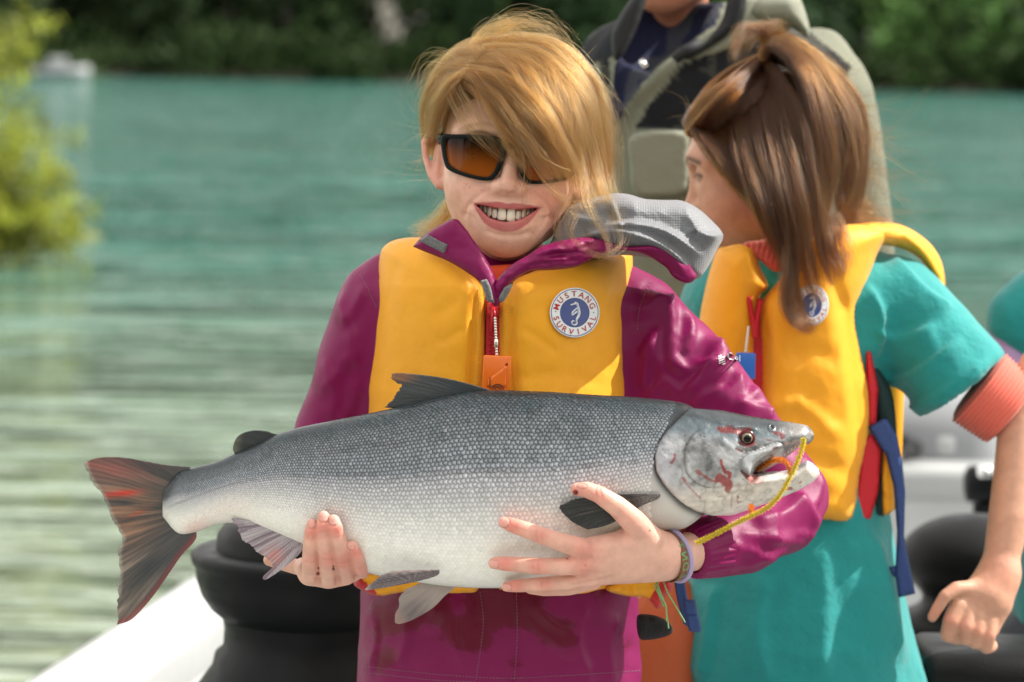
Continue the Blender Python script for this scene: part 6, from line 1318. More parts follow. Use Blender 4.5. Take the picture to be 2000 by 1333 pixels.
# ================================================================== the boat they stand in
def PZ(px, py, z):
    """world point on the level z seen at photo px"""
    a = (px - 1000.0) / FPX; b = (666.5 - py) / FPX; d = a * _r + b * _u + _f; return CAM + d * ((z - CAM[2]) / d[2])
GZ = 0.80
white_h = mat('white_gelcoat', (0.37, 0.38, 0.38), .28, var=(9, .05), coat=.3, bump=(40, .0006)); grey_d = mat('grey_deck', (0.30, 0.31, 0.31), .75, var=(14, .2), bump=(180, .0015)); grey_l = mat('grey_liner', (0.42, 0.43, 0.43), .5, var=(8, .1))
boat = empty('river_boat', (0.2, 0.5, 0), 'white river boat with grey inner liner that everyone stands in', 'boat')
g0, g1 = PZ(60, 1333, GZ), PZ(377, 1131, GZ); gd = (g1 - g0) / np.linalg.norm(g1 - g0)
oa = g0 - gd * 4.6; ob = g1 + gd * 1.25
OUTB = curve([oa[:2], (oa * .5 + g0 * .5)[:2], g0[:2], g1[:2], ob[:2]], 8)
OUTB = np.vstack([OUTB, [[ob[0] + .06, 3.36], [ob[0] + .14, 3.42]], np.stack([np.linspace(ob[0] + .3, 1.75, 10), np.full(10, 3.44)], 1), [[1.9, 3.36], [1.94, 3.2]], np.stack([np.full(10, 1.95), np.linspace(2.9, oa[1], 10)], 1)])
nrm_ = np.gradient(OUTB, axis=0); nrm_ = np.stack([nrm_[:, 1], -nrm_[:, 0]], 1); nrm_ /= np.linalg.norm(nrm_, axis=1, keepdims=True)
def loop(off, z): return np.c_[OUTB + nrm_ * off, np.full(len(OUTB), z)]
def strip(offs): v = np.concatenate([loop(o, z) for o, z in offs]); return v, grid_faces(len(offs), len(OUTB))
hullv = strip([(.20, -.25), (.06, .05), (.01, .45), (0, .74), (-.012, .775), (-.012, .79)]); mk('hull', *hullv, white_h, boat)
mk('gunwale', *strip([(-.02, .76), (-.014, .79), (-.004, .802), (.012, .806), (.105, .806), (.122, .800), (.128, .785), (.128, .74)]), white_h, boat)
mk('inner_liner', *strip([(.122, .77), (.125, .70), (.16, .45), (.17, .22), (.17, .19)]), grey_l, boat)
dk = loop(.17, DECK); cdk = dk.mean(0); mk('deck', np.vstack([dk, cdk]), np.array([[i, (i + 1) % len(dk), len(dk)] for i in range(len(dk))]), grey_d, boat)
bt_ = loop(.20, -.25); mk('hull_bottom', np.vstack([bt_, bt_.mean(0)]), np.array([[i, len(bt_), (i + 1) % len(bt_)] for i in range(len(bt_))]), white_h, boat)
# rub rail line along the gunwale
mk('rub_rail', *strip([(-.012, .735), (-.03, .745), (-.034, .755), (-.03, .768), (-.012, .775)]), mat('grey_rail', (0.45, 0.46, 0.46), .4), boat)
# ---- black moulded seat behind the girl
blk_p = mat('black_plastic', (0.008, 0.009, 0.010), .42, spec=.15, rvar=(40, .1), bump=(700, .0004)); blk_v = mat('black_vinyl', (0.008, 0.008, 0.008), .45, spec=.18, bump=(300, .0006), rvar=(20, .08))
sY = .52; sc_ = P(606, 1100, sY); u_ = pxm(sY); zz = lambda y: float(P(606, y, sY)[2])
seat = empty('boat_seat', (sc_[0], sc_[1], DECK), 'black moulded boat seat with a wide rim beside the white gunwale', 'seat')
mk('seat_shell', *lathe([(0.1 * u_, zz(1003)), (60*u_, zz(1004)), (130*u_, zz(1010)), (168*u_, zz(1022)), (184*u_, zz(1045)), (187*u_, zz(1082))], sc_ * [1, 1, 0], 48), blk_v, seat)
mk('rim', *lathe([(180*u_, zz(1070)), (212*u_, zz(1072)), (230*u_, zz(1076)), (236*u_, zz(1084)), (233*u_, zz(1098)), (226*u_, zz(1106)), (224*u_, zz(1130)), (214*u_, zz(1160)), (196*u_, zz(1186)), (172*u_, zz(1206))], sc_ * [1, 1, 0], 56), blk_p, seat)
mk('pedestal', *lathe([(174*u_, zz(1198)), (168*u_, zz(1225)), (170*u_, zz(1262)), (186*u_, zz(1275)), (192*u_, zz(1300)), (225*u_, zz(1345)), (235*u_, zz(1420)), (200*u_, zz(1480)), (90*u_, zz(1500)), (70*u_, zz(1600)), (70*u_, zz(1900)), (180*u_, DECK + .03), (200*u_, DECK)], sc_ * [1, 1, 0], 48), blk_p, seat)
# ---- seat on the right with padded dome, and its back post
s2Y = 1.15; c2 = P(1868, 1180, s2Y); q_ = pxm(s2Y)
seat2 = empty('boat_seat', (c2[0], c2[1], DECK), 'black padded boat seat under the fist of the brown haired girl', 'seat')
S = Sdf(c2 + np.array([-.26, -.16, -.40]), c2 + np.array([.42, .25, .13]), .007)
S.ell(P(1905, 1090, s2Y), np.array([150, 130, 88]) * q_, .03); S.ell(P(1960, 1230, s2Y), np.array([240, 150, 60]) * q_, .04); S.ell(P(1960, 1330, s2Y), np.array([210, 130, 110]) * q_, .04)
v, f = S.mesh(2); mk('cushion', v, f, blk_v, seat2)
pc = P(1960, 1300, s2Y); mk('pedestal', *lathe([(.11, pc[2] - .06), (.05, pc[2] - .12), (.045, DECK + .05), (.14, DECK + .03), (.15, DECK)], pc * [1, 1, 0], 32), blk_p, seat2)
pad = P(1925, 1180, .42); mk('armrest', *box(P(1950, 1300, .44), (.20, .16, .05), bev=.02), blk_v, seat2)
# ---- controls and motor on the stern
chrome = mat('chrome', (.8, .8, .8), .12, metal=1.0)
hp = P(1915, 960, 2.0); rail = empty('grab_rail', hp * [1, 1, 0] + [0, 0, DECK], 'black grab handle with a shiny cap on a dark post', 'handle')
mk('post', *tube([[hp[0] + .01, hp[1], DECK], [hp[0] + .01, hp[1], hp[2] - .02]], .022, 12), blk_p, rail)
mk('grip', *tube([P(1884, 945, 2.0), P(1890, 945, 2.0), P(1945, 948, 2.0), P(1975, 952, 2.0)], [.018, .030, .032, .028], 14), blk_p, rail)
mk('cap', *lathe([(0.0005, .016), (.008, .014), (.013, .008), (.014, 0), (.012, -.006)], P(1924, 925, 1.97), 16), chrome, rail)
mY = 3.40; mo_ = P(1800, 880, mY); motor = empty('outboard_motor', mo_ * [1, 1, 0], 'grey outboard motor on the stern behind the brown haired girl', 'motor')
gry = mat('motor_grey', (.22, .23, .24), .4, coat=.2)
mk('cowl', *box(P(1800, 862, 3.62), (.30, .36, .24), bev=.07), gry, motor); mk('leg', *box(P(1800, 1010, 3.62), (.12, .16, .75), bev=.03), gry, motor)
mk('bracket', *box(P(1800, 935, 3.5), (.22, .14, .10), bev=.02), blk_p, motor); mk('tiller', *tube([P(1790, 880, 3.5), P(1760, 860, 3.2), P(1745, 855, 3.0)], .018, 10), blk_p, motor)
mk('handle', *box(P(1845, 868, 3.46), (.05, .05, .05), bev=.015), white_h, motor)
# ---- orange bag between the girls
oY = .36; ob_ = P(1285, 1330, oY); S = Sdf(ob_ + np.array([-.09, -.09, -.62]), ob_ + np.array([.10, .09, .13]), .006)
S.torso([(float(P(1285, 1130, oY)[2]), P(1288, 1130, oY)[0], oY, .035, .03), (float(P(1285, 1170, oY)[2]), P(1285, 1170, oY)[0], oY, .048, .045), (float(P(1285, 1350, oY)[2]), P(1285, 1350, oY)[0], oY, .055, .055), (float(P(1285, 1333, oY)[2]) - .5, P(1285, 1333, oY)[0], oY, .06, .06)], .02)
v, f = S.mesh(2); v = v + vnormals(v, f) * (.006 * fbm(v * [30, 30, 9], 3))[:, None]
tag(mk('orange_bag', v, f, mat('orange_cloth', (0.42, 0.085, 0.022), .65, bump=(200, .001))), 'dull orange cloth bag standing between the two girls', 'bag')
# ================================================================== brown haired girl behind
g2Y = .38
TEAL = (0.004, 0.23, 0.225); CORAL = (0.72, 0.15, 0.10)
girl2 = empty('person', P(1580, 2600, g2Y) * [1, 1, 0] + [0, 0, DECK], 'brown haired girl in teal shirt and yellow life vest looking away', 'person')
fw = np.array([-.955, .12, -.22]); fw /= np.linalg.norm(fw); ey2 = -fw; ez2 = np.array([-.10, 0, 1.0]); ez2 -= (ez2 @ ey2) * ey2; ez2 /= np.linalg.norm(ez2); ex2 = np.cross(ey2, ez2)
HR2 = np.stack([ex2, ey2, ez2], 1); HC2 = P(1492, 322, g2Y); HS2 = .00050
def H2(x, y, z): return HC2 + HS2 * (HR2 @ np.array([x, y, z], float))
v, f = make_head(HC2, HS2, HR2, False); q = (v - HC2) @ HR2 / HS2; x, y, z = q.T; nz = fbm(v * 45, 4)
SK2 = np.array([0.50, 0.27, 0.18]); c = np.tile(SK2, (len(v), 1))
g2_ = lambda cx, cz, rx, rz: np.exp(-(((x - cx) / rx) ** 2 + ((z - cz) / rz) ** 2))
for s in (-1, 1):
    c = tint(c, .35 * g2_(s * 80, -75, 40, 40), (0.55, 0.20, 0.14))
    fr_ = y < -70
    c = tint(c, .85 * np.exp(-(dline(x, z, [(s * 20, 40), (s * 60, 52), (s * 98, 36)])[0] / 6) ** 2) * fr_, (0.05, 0.025, 0.015))
    c = tint(c, .9 * np.exp(-(dline(x, z, [(s * 28, 6), (s * 52, 14), (s * 84, 6)])[0] / 4.5) ** 2) * fr_, (0.03, 0.015, 0.012)); c = tint(c, .5 * np.exp(-(dline(x, z, [(s * 34, -2), (s * 54, -4), (s * 78, 0)])[0] / 4) ** 2) * fr_, (0.10, 0.05, 0.035))
du, _ = dline(x, z, np.array(UL)[:, [0, 2]] * .75 + [0, -28]); c = tint(c, .8 * sstep(11, 6, du) * (y < -92), (0.45, 0.13, 0.11))
scalp = (z > 105 + 6 * nz - .002 * x ** 2) | ((y > -20) & (z > -70)) | ((np.abs(x) > 100) & (y > -70) & (z > 0)); c[scalp] = (0.07, 0.035, 0.018)
parts2 = [(v, f, c)]
# arm and fist
AR = [[(2035, 720, .36, 46), (1998, 800, .34, 46), (1988, 900, .32, 45), (1972, 1010, .30, 42), (1956, 1090, .29, 36), (1952, 1125, .285, 35)], [(1952, 1122, .285, 35), (1930, 1165, .275, 42), (1900, 1200, .268, 26)], [(1952, 1122, .285, 34), (1940, 1180, .278, 36), (1930, 1225, .27, 24)], [(1945, 1130, .285, 30), (1905, 1160, .27, 28), (1880, 1180, .266, 26)]]
FI = [[(1905, 1150, .265, 18), (1868, 1150, .255, 14), (1846, 1165, .25, 13), (1830, 1190, .25, 11.5), (1821, 1206, .25, 10)], [(1872, 1182, .258, 18), (1858, 1212, .252, 17), (1852, 1240, .258, 16), (1872, 1246, .275, 15)], [(1892, 1196, .258, 17.5), (1886, 1222, .252, 16.5), (1884, 1246, .26, 15.5), (1898, 1248, .278, 14)], [(1912, 1206, .260, 17), (1908, 1232, .255, 16), (1905, 1254, .262, 15), (1916, 1254, .28, 14)], [(1932, 1212, .262, 16.5), (1930, 1240, .258, 15.5), (1927, 1264, .264, 14.5), (1936, 1262, .28, 13)]]
v, f = hand(FI, AR, h=.0016, k=.003); c = np.tile(SK2 * 1.05, (len(v), 1)); px, py = proj(v)
for x0, y0, r in ((1858, 1214, 16), (1886, 1222, 15), (1908, 1232, 15), (1930, 1240, 15), (1828, 1196, 16), (1960, 1120, 40)): c = tint(c, .35 * np.exp(-((px - x0) ** 2 + (py - y0) ** 2) / r ** 2), (0.58, 0.20, 0.14))
parts2.append((v, f, c))
S = Sdf(np.array([.05, .2, .2]), np.array([.55, .6, 1.30]), .01); xb = P(1570, 900, g2Y)[0]
S.torso([(.70, xb, g2Y, .10, .07), (.97, xb, g2Y, .075, .055), (1.28, xb - .01, g2Y, .08, .05)], .02)
for s in (-1, 1): S.chain([[xb + s * .06, g2Y, .85], [xb + s * .065, g2Y, .55], [xb + s * .07, g2Y, .26]], [.065, .05, .04], .02)
v, f = S.mesh(2); parts2.append((v, f, np.tile(SK2, (len(v), 1)))); mb = MB()
for a in parts2: mb.add(a[0], a[1], 0, a[2])
mb.build('body', skin_m, girl2, usecol=True)
# shirt
teal_m = mat('teal_cotton', TEAL, .85, bump=(1100, .0004, 2), bump2=(22, .006, 4), sheen=.25, var=(25, .06))
T = Sdf(np.array([.12, .14, P(1570, 1460, g2Y)[2]]), np.array([.62, .62, P(1570, 440, g2Y)[2]]), .0042)
def row2(py, xl, xr, ry, Y=g2Y): return (P((xl + xr) / 2, py, Y)[2], P((xl + xr) / 2, py, Y)[0], Y, (xr - xl) / 2 * pxm(Y), ry)
T.torso([row2(470, 1470, 1640, .055), row2(505, 1420, 1720, .07), row2(550, 1365, 1770, .08), row2(650, 1362, 1735, .085), row2(820, 1375, 1722, .088), row2(1000, 1372, 1735, .095), row2(1150, 1340, 1768, .105), row2(1250, 1322, 1790, .112), row2(1333, 1310, 1812, .118), row2(1450, 1300, 1835, .122)], .02)
T.chain([P(*a) for a in [(1700, 545, .38), (1752, 580, .375), (1812, 660, .36), (1872, 742, .35), (1890, 770, .35)]], [a * pxm(.36) for a in (60, 84, 92, 104, 108)], .03)
T.chain([P(*a) for a in [(1420, 545, .38), (1390, 620, .40), (1380, 720, .42)]], [a * pxm(.36) for a in (50, 62, 62)], .03)
hn = P(1900, 790, .35) - P(1815, 672, .36); hn /= np.linalg.norm(hn); hp_ = P(1874, 756, .35)
T.func(np.array([P(1752, 800, .35)[0], .1, hp_[2] - .10]), hp_ + .2, lambda X, Y, Z: -((X - hp_[0]) * hn[0] + (Y - hp_[1]) * hn[1] + (Z - hp_[2]) * hn[2]), .002, 'sub')
T.chain([hp_ - hn * .03, hp_ + hn * .06], [.046, .052], .002, 'sub')
v, f = T.mesh(2); px, py = proj(v); n = vnormals(v, f)
d = fold(px, py, [([(1740, 500), (1800, 570), (1860, 610)], 40, .010), ([(1700, 640), (1760, 660), (1830, 640)], 34, .008), ([(1720, 740), (1790, 730), (1880, 660)], 34, .010), ([(1760, 800), (1840, 770), (1930, 700)], 26, .006), ([(1700, 1040), (1730, 1150), (1760, 1300)], 60, .009), ([(1600, 1040), (1610, 1180), (1600, 1330)], 80, .007), ([(1500, 1120), (1480, 1220), (1500, 1333)], 60, .007), ([(1400, 1140), (1390, 1240), (1370, 1333)], 40, .010), ([(1690, 560), (1720, 620), (1700, 700)], 30, .008)])
v = v + n * (d * sstep(-.3, .3, -n[:, 1]) + .005 * fbm(v * 14, 4))[:, None]; mk('shirt', v, f, teal_m, girl2)
# coral under-shirt: neck and rolled ribbed cuff
coral_m = mat('coral_knit', CORAL, .85, bump=(900, .0006), sheen=.2)
cc_ = curve([P(*a) for a in [(1898, 776, .35), (1920, 772, .35), (1948, 762, .35), (1975, 752, .35)]], 4)
ax_ = P(1985, 800, .35) - P(1890, 720, .35); ax_ = np.array([.79, -.1, -.60]); ax_ /= np.linalg.norm(ax_); uu_ = np.cross(ax_, [0, -1, 0]); uu_ /= np.linalg.norm(uu_); ww_ = np.cross(uu_, ax_)
rv = []; nr, na = 90, 64; cb = P(1906, 752, .352)
for i in range(nr):
    t_ = i / (nr - 1); r0 = .047 * (1 - .10 * t_) * min(1, (math.sin(min(1, t_ * 9) * math.pi / 2) * .25 + .75)) * min(1, (math.sin(min(1, (1 - t_) * 9) * math.pi / 2) * .25 + .75)) + .0011 * math.sin(t_ * 2 * math.pi * 11)
    a = np.arange(na) * 2 * math.pi / na; rv.append(cb + ax_ * (t_ * .052) + r0 * (np.cos(a)[:, None] * uu_ + np.sin(a)[:, None] * ww_))
rv = np.concatenate(rv); n0 = len(rv); rv = np.vstack([rv, cb + ax_ * .002, cb + ax_ * .050]); mk('ribbed_cuff', rv, [grid_faces(nr, na, wrapm=True), np.array([[n0, (j+1) % na, j] for j in range(na)] + [[n0 + 1, n0 - na + j, n0 - na + (j+1) % na] for j in range(na)])], coral_m, girl2)
nk = [H2(0, 35, -215), H2(0, 40, -250), H2(0, 46, -290)]; mk('collar', *tube(curve(nk, 8), [.037 + .0012 * math.sin(i * 2.2) + .0004 * i for i in range(17)], 32), coral_m, girl2)
trim('collar', [(1452, 478), (1480, 470), (1550, 462), (1548, 500), (1520, 532), (1492, 516)], lambda x, y: g2Y - .092, .012, girl2, coral_m, 4, 16, extra=lambda a, b, d: .0025 * np.sin((a + .3 * b) * .55))
# life vest
vest2 = mk('life_vest', *box(P(1560, 760, g2Y + .105), (.24, .03, .28), bev=.014), bpy.data.materials['vest_back'], girl2)
def v2Y(x, y): return g2Y - .092 + .040 * ((x - 1540) / 185.0) ** 2
def v2x(a, b, d): return ridge(a, b, [([(1500, 600), (1495, 760), (1490, 900), (1488, 1000)], 10, -.008), ([(1640, 560), (1665, 700), (1680, 860)], 12, -.006), ([(1500, 800), (1560, 790), (1650, 860)], 16, .004), ([(1500, 880), (1580, 890), (1670, 930)], 18, -.004), ([(1520, 700), (1580, 690), (1640, 700)], 20, -.003), ([(1500, 960), (1580, 960), (1650, 980)], 14, -.003), ([(1610, 470), (1625, 540), (1655, 620)], 14, -.004)]) + .004 * fbm(np.stack([a / 60, b / 80, a * 0], 1), 3)
y2c = lambda a, b, v: np.tile(np.array(VY), (len(a), 1))
trim('front_panel', [(1395, 500), (1420, 482), (1470, 480), (1484, 520), (1500, 560), (1480, 590), (1474, 700), (1470, 860), (1466, 1015), (1400, 1015), (1372, 960), (1364, 800), (1364, 640)], v2Y, .034, vest2, vest_m, 6, 50, back=.012, extra=v2x, col=y2c)
trim('front_panel', [(1484, 600), (1520, 550), (1560, 500), (1600, 455), (1650, 440), (1690, 440), (1730, 455), (1712, 500), (1690, 560), (1672, 610), (1682, 690), (1698, 760), (1700, 840), (1680, 930), (1664, 1015), (1600, 1016), (1484, 1012), (1484, 860), (1486, 700)], v2Y, .036, vest2, vest_m, 6, 55, back=.012, extra=v2x, col=y2c)
trim('shoulder_panel', [(1640, 450), (1700, 435), (1760, 440), (1810, 470), (1838, 510), (1846, 560), (1836, 566), (1800, 510), (1760, 486), (1715, 480), (1690, 500), (1650, 500)], lambda x, y: g2Y - .045 + .0006 * np.clip(x - 1700, 0, 200), .03, vest2, vest_m, 5, 26, back=.02, extra=lambda a, b, d: ridge(a, b, [([(1760, 450), (1800, 490), (1830, 540)], 7, .006), ([(1740, 470), (1790, 500)], 6, -.004)]), col=y2c)
trim('side_webbing', [(1684, 860), (1702, 845), (1722, 880), (1716, 960), (1700, 1018), (1664, 1016)], lambda x, y: g2Y - .068, .008, vest2, red_n, 5, 5, sn=0)
trim('side_webbing', [(1690, 690), (1700, 680), (1716, 760), (1712, 830), (1694, 840)], lambda x, y: g2Y - .066, .008, vest2, red_n, 5, 4, sn=0)
drk = mat('dark_green_lining', (0.006, 0.025, 0.025), .8); trim('side_lining', [(1700, 720), (1740, 760), (1752, 860), (1745, 960), (1735, 1000), (1700, 1005), (1716, 880)], lambda x, y: g2Y - .050, .012, vest2, drk, 6, 20)
trim('back_panel', [(1722, 880), (1738, 870), (1747, 930), (1746, 990), (1735, 1005), (1722, 995)], lambda x, y: g2Y - .056, .014, vest2, vest_m, 4, 12, extra=wr(14, .004), col=y2c)
trim('strap', [(1695, 835), (1730, 815), (1752, 850), (1762, 900), (1768, 960), (1766, 1050), (1782, 1130), (1788, 1160), (1755, 1168), (1748, 1120), (1752, 1040), (1745, 950), (1730, 890)], lambda x, y: g2Y - .078, .004, vest2, blue_n, 5, 6, sn=0)
trim('strap_end', [(1736, 1108), (1752, 1104), (1756, 1126), (1745, 1128)], lambda x, y: g2Y - .074, .004, vest2, blue_n, 4, 5, sn=0)
mk('zip_tape', *box(P(1478, 800, g2Y - .092), (.014, .005, .24), bev=.002), red_n, vest2)
for pl in ([(1462, 580), (1467, 610), (1473, 640), (1474, 660)], [(1486, 588), (1480, 615), (1476, 640), (1474, 660)]): mk('zip_edge', *tube(curve([P(a, b, g2Y - .112) for a, b in pl], 5), .0028, 8), red_n, vest2)
bpy.data.objects  # keep
bb = MB()
for i in range(14):
    c_ = P(1462 - 8 * i / 13, 640 + 66 * i / 13, g2Y - .125); u_, w_ = np.meshgrid(np.linspace(0, math.pi, 6), np.arange(8) * math.pi / 4, indexing='ij'); bb.add(np.stack([np.sin(u_) * np.cos(w_), np.sin(u_) * np.sin(w_), np.cos(u_)], -1).reshape(-1, 3) * .0016 + c_, grid_faces(6, 8, wrapm=True))
tag(bb.build('ball_chain', steel, vest2), kind='stuff')
mk('whistle_tag', *box(P(1456, 715, g2Y - .128), (.021, .004, .028), bev=.0015), mat('blue_plastic', (0.02, 0.13, 0.50), .35), vest2)
badge('badge', 1586, 596, 40, vest2, lambda x, y: v2Y(x, y) - .040, asp=.82)
# trousers and shoes, out of the picture
tr = Sdf(np.array([.05, .2, .2]), np.array([.60, .56, .80]), .008)
tr.torso([(.60, xb, g2Y, .11, .08), (.66, xb, g2Y, .135, .10), (.78, xb, g2Y, .125, .10)], .02)
for s in (-1, 1): tr.chain([[xb + s * .062, g2Y, .64], [xb + s * .066, g2Y, .45], [xb + s * .07, g2Y, .28]], [.074, .062, .055], .02); shoe(girl2, xb + s * .07, g2Y, DECK, rubber)
v, f = tr.mesh(2); mk('trousers', v, f, bpy.data.materials['dark_trousers'], girl2)
# hair
brown_h = hair_mat('brown_hair', .62, .42, .26, .35)
E2 = [(H2(0, 32, 48), np.array([142, 180, 156]) * HS2, HR2), (H2(0, -60, 20), np.array([118, 94, 102]) * HS2, HR2)]
st = []
hz = g2Y
front = [[(1340, 240, .34), (1352, 225, .32), (1375, 190, .31), (1425, 155, .32), (1482, 112, .36)], [(1345, 262, .30), (1375, 225, .28), (1420, 180, .28), (1465, 140, .32), (1488, 112, .36)], [(1362, 268, .30), (1405, 245, .30), (1450, 200, .305), (1490, 150, .33), (1494, 112, .36)]]
E2b = [(c_, r_ * 1.035, m_) for c_, r_, m_ in E2]
st += sheet(front + [[(1372, 262, .30), (1430, 236, .30), (1480, 190, .305), (1512, 150, .335), (1500, 112, .36)]], 3400, clumps=34, clump=.4, jit=.0012, wav=.0008, ells=E2b, seed=101, trimv=.02)
st += sheet([[(1340, 240, .36), (1352, 220, .42), (1400, 160, .46), (1486, 112, .40)], [(1345, 235, .35), (1360, 205, .38), (1420, 140, .40), (1486, 110, .38)]], 900, clumps=10, jit=.0012, ells=E2b, seed=102)
# side curtain over the ear, falling forward over the shoulder
side = [[(1352, 250, .29), (1402, 319, .262), (1461, 378, .258), (1491, 420, .262), (1507, 460, .27)], [(1375, 235, .31), (1430, 320, .27), (1478, 390, .248), (1505, 440, .252), (1525, 490, .26)], [(1420, 190, .32), (1450, 290, .27), (1480, 380, .238), (1510, 450, .24), (1530, 500, .245)], [(1470, 140, .34), (1500, 260, .275), (1525, 380, .236), (1545, 480, .235), (1545, 580, .238), (1575, 635, .24)], [(1490, 120, .35), (1540, 240, .28), (1565, 370, .245), (1575, 470, .24), (1600, 560, .245)], [(1495, 112, .34), (1570, 220, .28), (1605, 350, .262), (1620, 440, .26), (1640, 530, .262)]]
st += sheet(side, 6500, clumps=52, clump=.80, jit=.0014, wav=.0022, ells=E2, seed=103, trimv=.35, cj=.0038)
st += sheet(side[1:], 500, clumps=90, clump=.7, jit=.003, wav=.005, wfreq=1.4, ells=E2, seed=123, trimv=.5, cj=.005)
# the gathered tail bursting up and falling back
tail_ = [[(1486, 116, .36), (1535, 122, .35), (1590, 168, .35), (1625, 250, .35), (1630, 340, .35), (1615, 410, .34)], [(1492, 112, .33), (1510, 90, .32), (1560, 130, .29), (1590, 220, .27), (1600, 320, .265), (1590, 420, .265)], [(1494, 108, .35), (1520, 78, .34), (1590, 130, .32), (1640, 220, .30), (1660, 330, .29), (1640, 420, .29)], [(1496, 105, .38), (1530, 72, .38), (1610, 130, .38), (1668, 220, .38), (1682, 330, .37), (1660, 430, .36)], [(1498, 108, .42), (1530, 80, .44), (1600, 130, .46), (1655, 230, .46), (1670, 340, .45), (1640, 430, .43)]]
st += sheet(tail_, 6000, K=16, clumps=54, clump=.82, jit=.0015, wav=.0026, ells=E2, seed=104, trimv=.4, cj=.0048)
st += sheet(tail_, 600, K=16, clumps=120, clump=.7, jit=.004, wav=.006, wfreq=1.4, ells=E2, seed=124, trimv=.5, cj=.006)
st += sheet([[(1500, 95, .37), (1480, 62, .36), (1455, 62, .35), (1442, 90, .34), (1432, 130, .33)], [(1502, 95, .37), (1500, 56, .37), (1470, 50, .36), (1440, 75, .35), (1436, 110, .34)], [(1505, 96, .38), (1530, 58, .38), (1500, 52, .37), (1470, 66, .36), (1452, 100, .35)]], 420, clumps=18, clump=.8, jit=.0025, wav=.003, seed=105, trimv=.5)
st += sheet([[(1560, 400, .25), (1552, 500, .235), (1545, 590, .228), (1570, 640, .228), (1600, 630, .23)], [(1530, 430, .245), (1532, 520, .23), (1530, 590, .225), (1550, 635, .226), (1580, 645, .228)]], 900, K=16, clumps=14, clump=.6, jit=.0018, wav=.002, seed=106, trimv=.4)
st += sheet([[(1600, 420, .26), (1615, 480, .25), (1640, 530, .25), (1632, 560, .25)], [(1640, 420, .28), (1650, 480, .27), (1655, 520, .265)]], 420, clumps=10, clump=.7, jit=.002, wav=.002, seed=107, trimv=.5)
st += sheet([[(1660, 300, .40), (1680, 380, .40), (1700, 430, .39), (1720, 450, .38)], [(1640, 380, .36), (1650, 430, .34), (1690, 450, .33), (1740, 470, .32)]], 1100, clumps=40, clump=.6, jit=.004, wav=.005, seed=108, trimv=.6)
st += flyaways([P(1660, 200, .38), P(1680, 260, .38), P(1690, 330, .38), P(1690, 400, .38)], [np.array([.8, 0, -.5])] * 4, 240, .09, 109, .6)
st += flyaways([P(1480, 90, .36), P(1500, 70, .36), P(1640, 150, .38), P(1350, 230, .33)], [np.array([0.2, 0, .8])] * 4, 90, .045, 110, 1.2)
hair_object('hair', st, .00011, brown_h, girl2, .35)

# ================================================================== man behind, head above the picture
mY_ = .85
man = empty('person', P(1400, 2400, mY_) * [1, 1, 0] + [0, 0, DECK], 'man in grey green and black jacket over a navy shirt', 'person')
fwm = np.array([-.28, -1, -.12]); fwm /= np.linalg.norm(fwm); eym = -fwm; ezm = np.array([0, 0, 1.0]); ezm -= (ezm @ eym) * eym; ezm /= np.linalg.norm(ezm); exm = np.cross(eym, ezm); HRm = np.stack([exm, eym, ezm], 1); HSm = .00058
HCm = P(1300, 22, mY_ - .06) + np.array([.01, .06, 203 * HSm])
v, f = make_head(HCm, HSm, HRm, False); q = (v - HCm) @ HRm / HSm; c = np.tile(np.array([.50, .22, .14]), (len(v), 1)); c = tint(c, .5 * sstep(-90, -140, q[:, 2]) * (q[:, 1] < -40) * (.6 + .6 * fbm(v * 60, 3)), (.42, .17, .11)); c[(q[:, 2] > 100) | ((q[:, 1] > 0) & (q[:, 2] > -60))] = (.03, .022, .016)
mb = MB(); mb.add(v, f, 0, c)
S = Sdf(np.array([.0, .6, .2]), np.array([.52, 1.1, 1.62]), .012); xm_ = P(1400, 500, mY_)[0]
S.torso([(.95, xm_, mY_, .15, .10), (1.3, xm_, mY_, .16, .10), (1.5, xm_, mY_, .15, .09)], .02)
for s in (-1, 1): S.chain([[xm_ + s * .085, mY_, 1.0], [xm_ + s * .09, mY_, .6], [xm_ + s * .09, mY_, .27]], [.085, .065, .05], .02)
v, f = S.mesh(2); mb.add(v, f, 0, (.5, .22, .14)); mb.build('body', skin_m, man, usecol=True)
GG = np.array([0.175, 0.18, 0.135]); BK = np.array([0.009, 0.010, 0.012]); NV = np.array([0.012, 0.014, 0.038])
M = Sdf(np.array([-.02, .62, P(1400, 1100, mY_)[2]]), np.array([.62, 1.10, P(1400, -20, mY_)[2]]), .005)
def rowm(py, xl, xr, ry): return (P((xl + xr) / 2, py, mY_)[2], P((xl + xr) / 2, py, mY_)[0], mY_, (xr - xl) / 2 * pxm(mY_), ry)
M.torso([rowm(10, 1235, 1450, .085), rowm(40, 1215, 1520, .10), rowm(75, 1170, 1600, .115), rowm(120, 1145, 1650, .125), rowm(200, 1140, 1670, .135), rowm(400, 1150, 1660, .14), rowm(700, 1160, 1660, .145), rowm(1100, 1170, 1670, .15)], .02)
M.chain([P(*a) for a in [(1600, 110, .85), (1640, 200, .85), (1668, 330, .85), (1680, 500, .84), (1660, 650, .80)]], [a * pxm(.85) for a in (56, 66, 66, 62, 54)], .03)
M.chain([P(*a) for a in [(1190, 110, .87), (1158, 200, .90), (1150, 330, .93), (1160, 480, .93)]], [a * pxm(.87) for a in (50, 60, 60, 56)], .03)
M.chain([P(1290, -40, mY_ - .06), P(1292, 70, mY_ - .075)], [.075, .055], .01, 'sub')
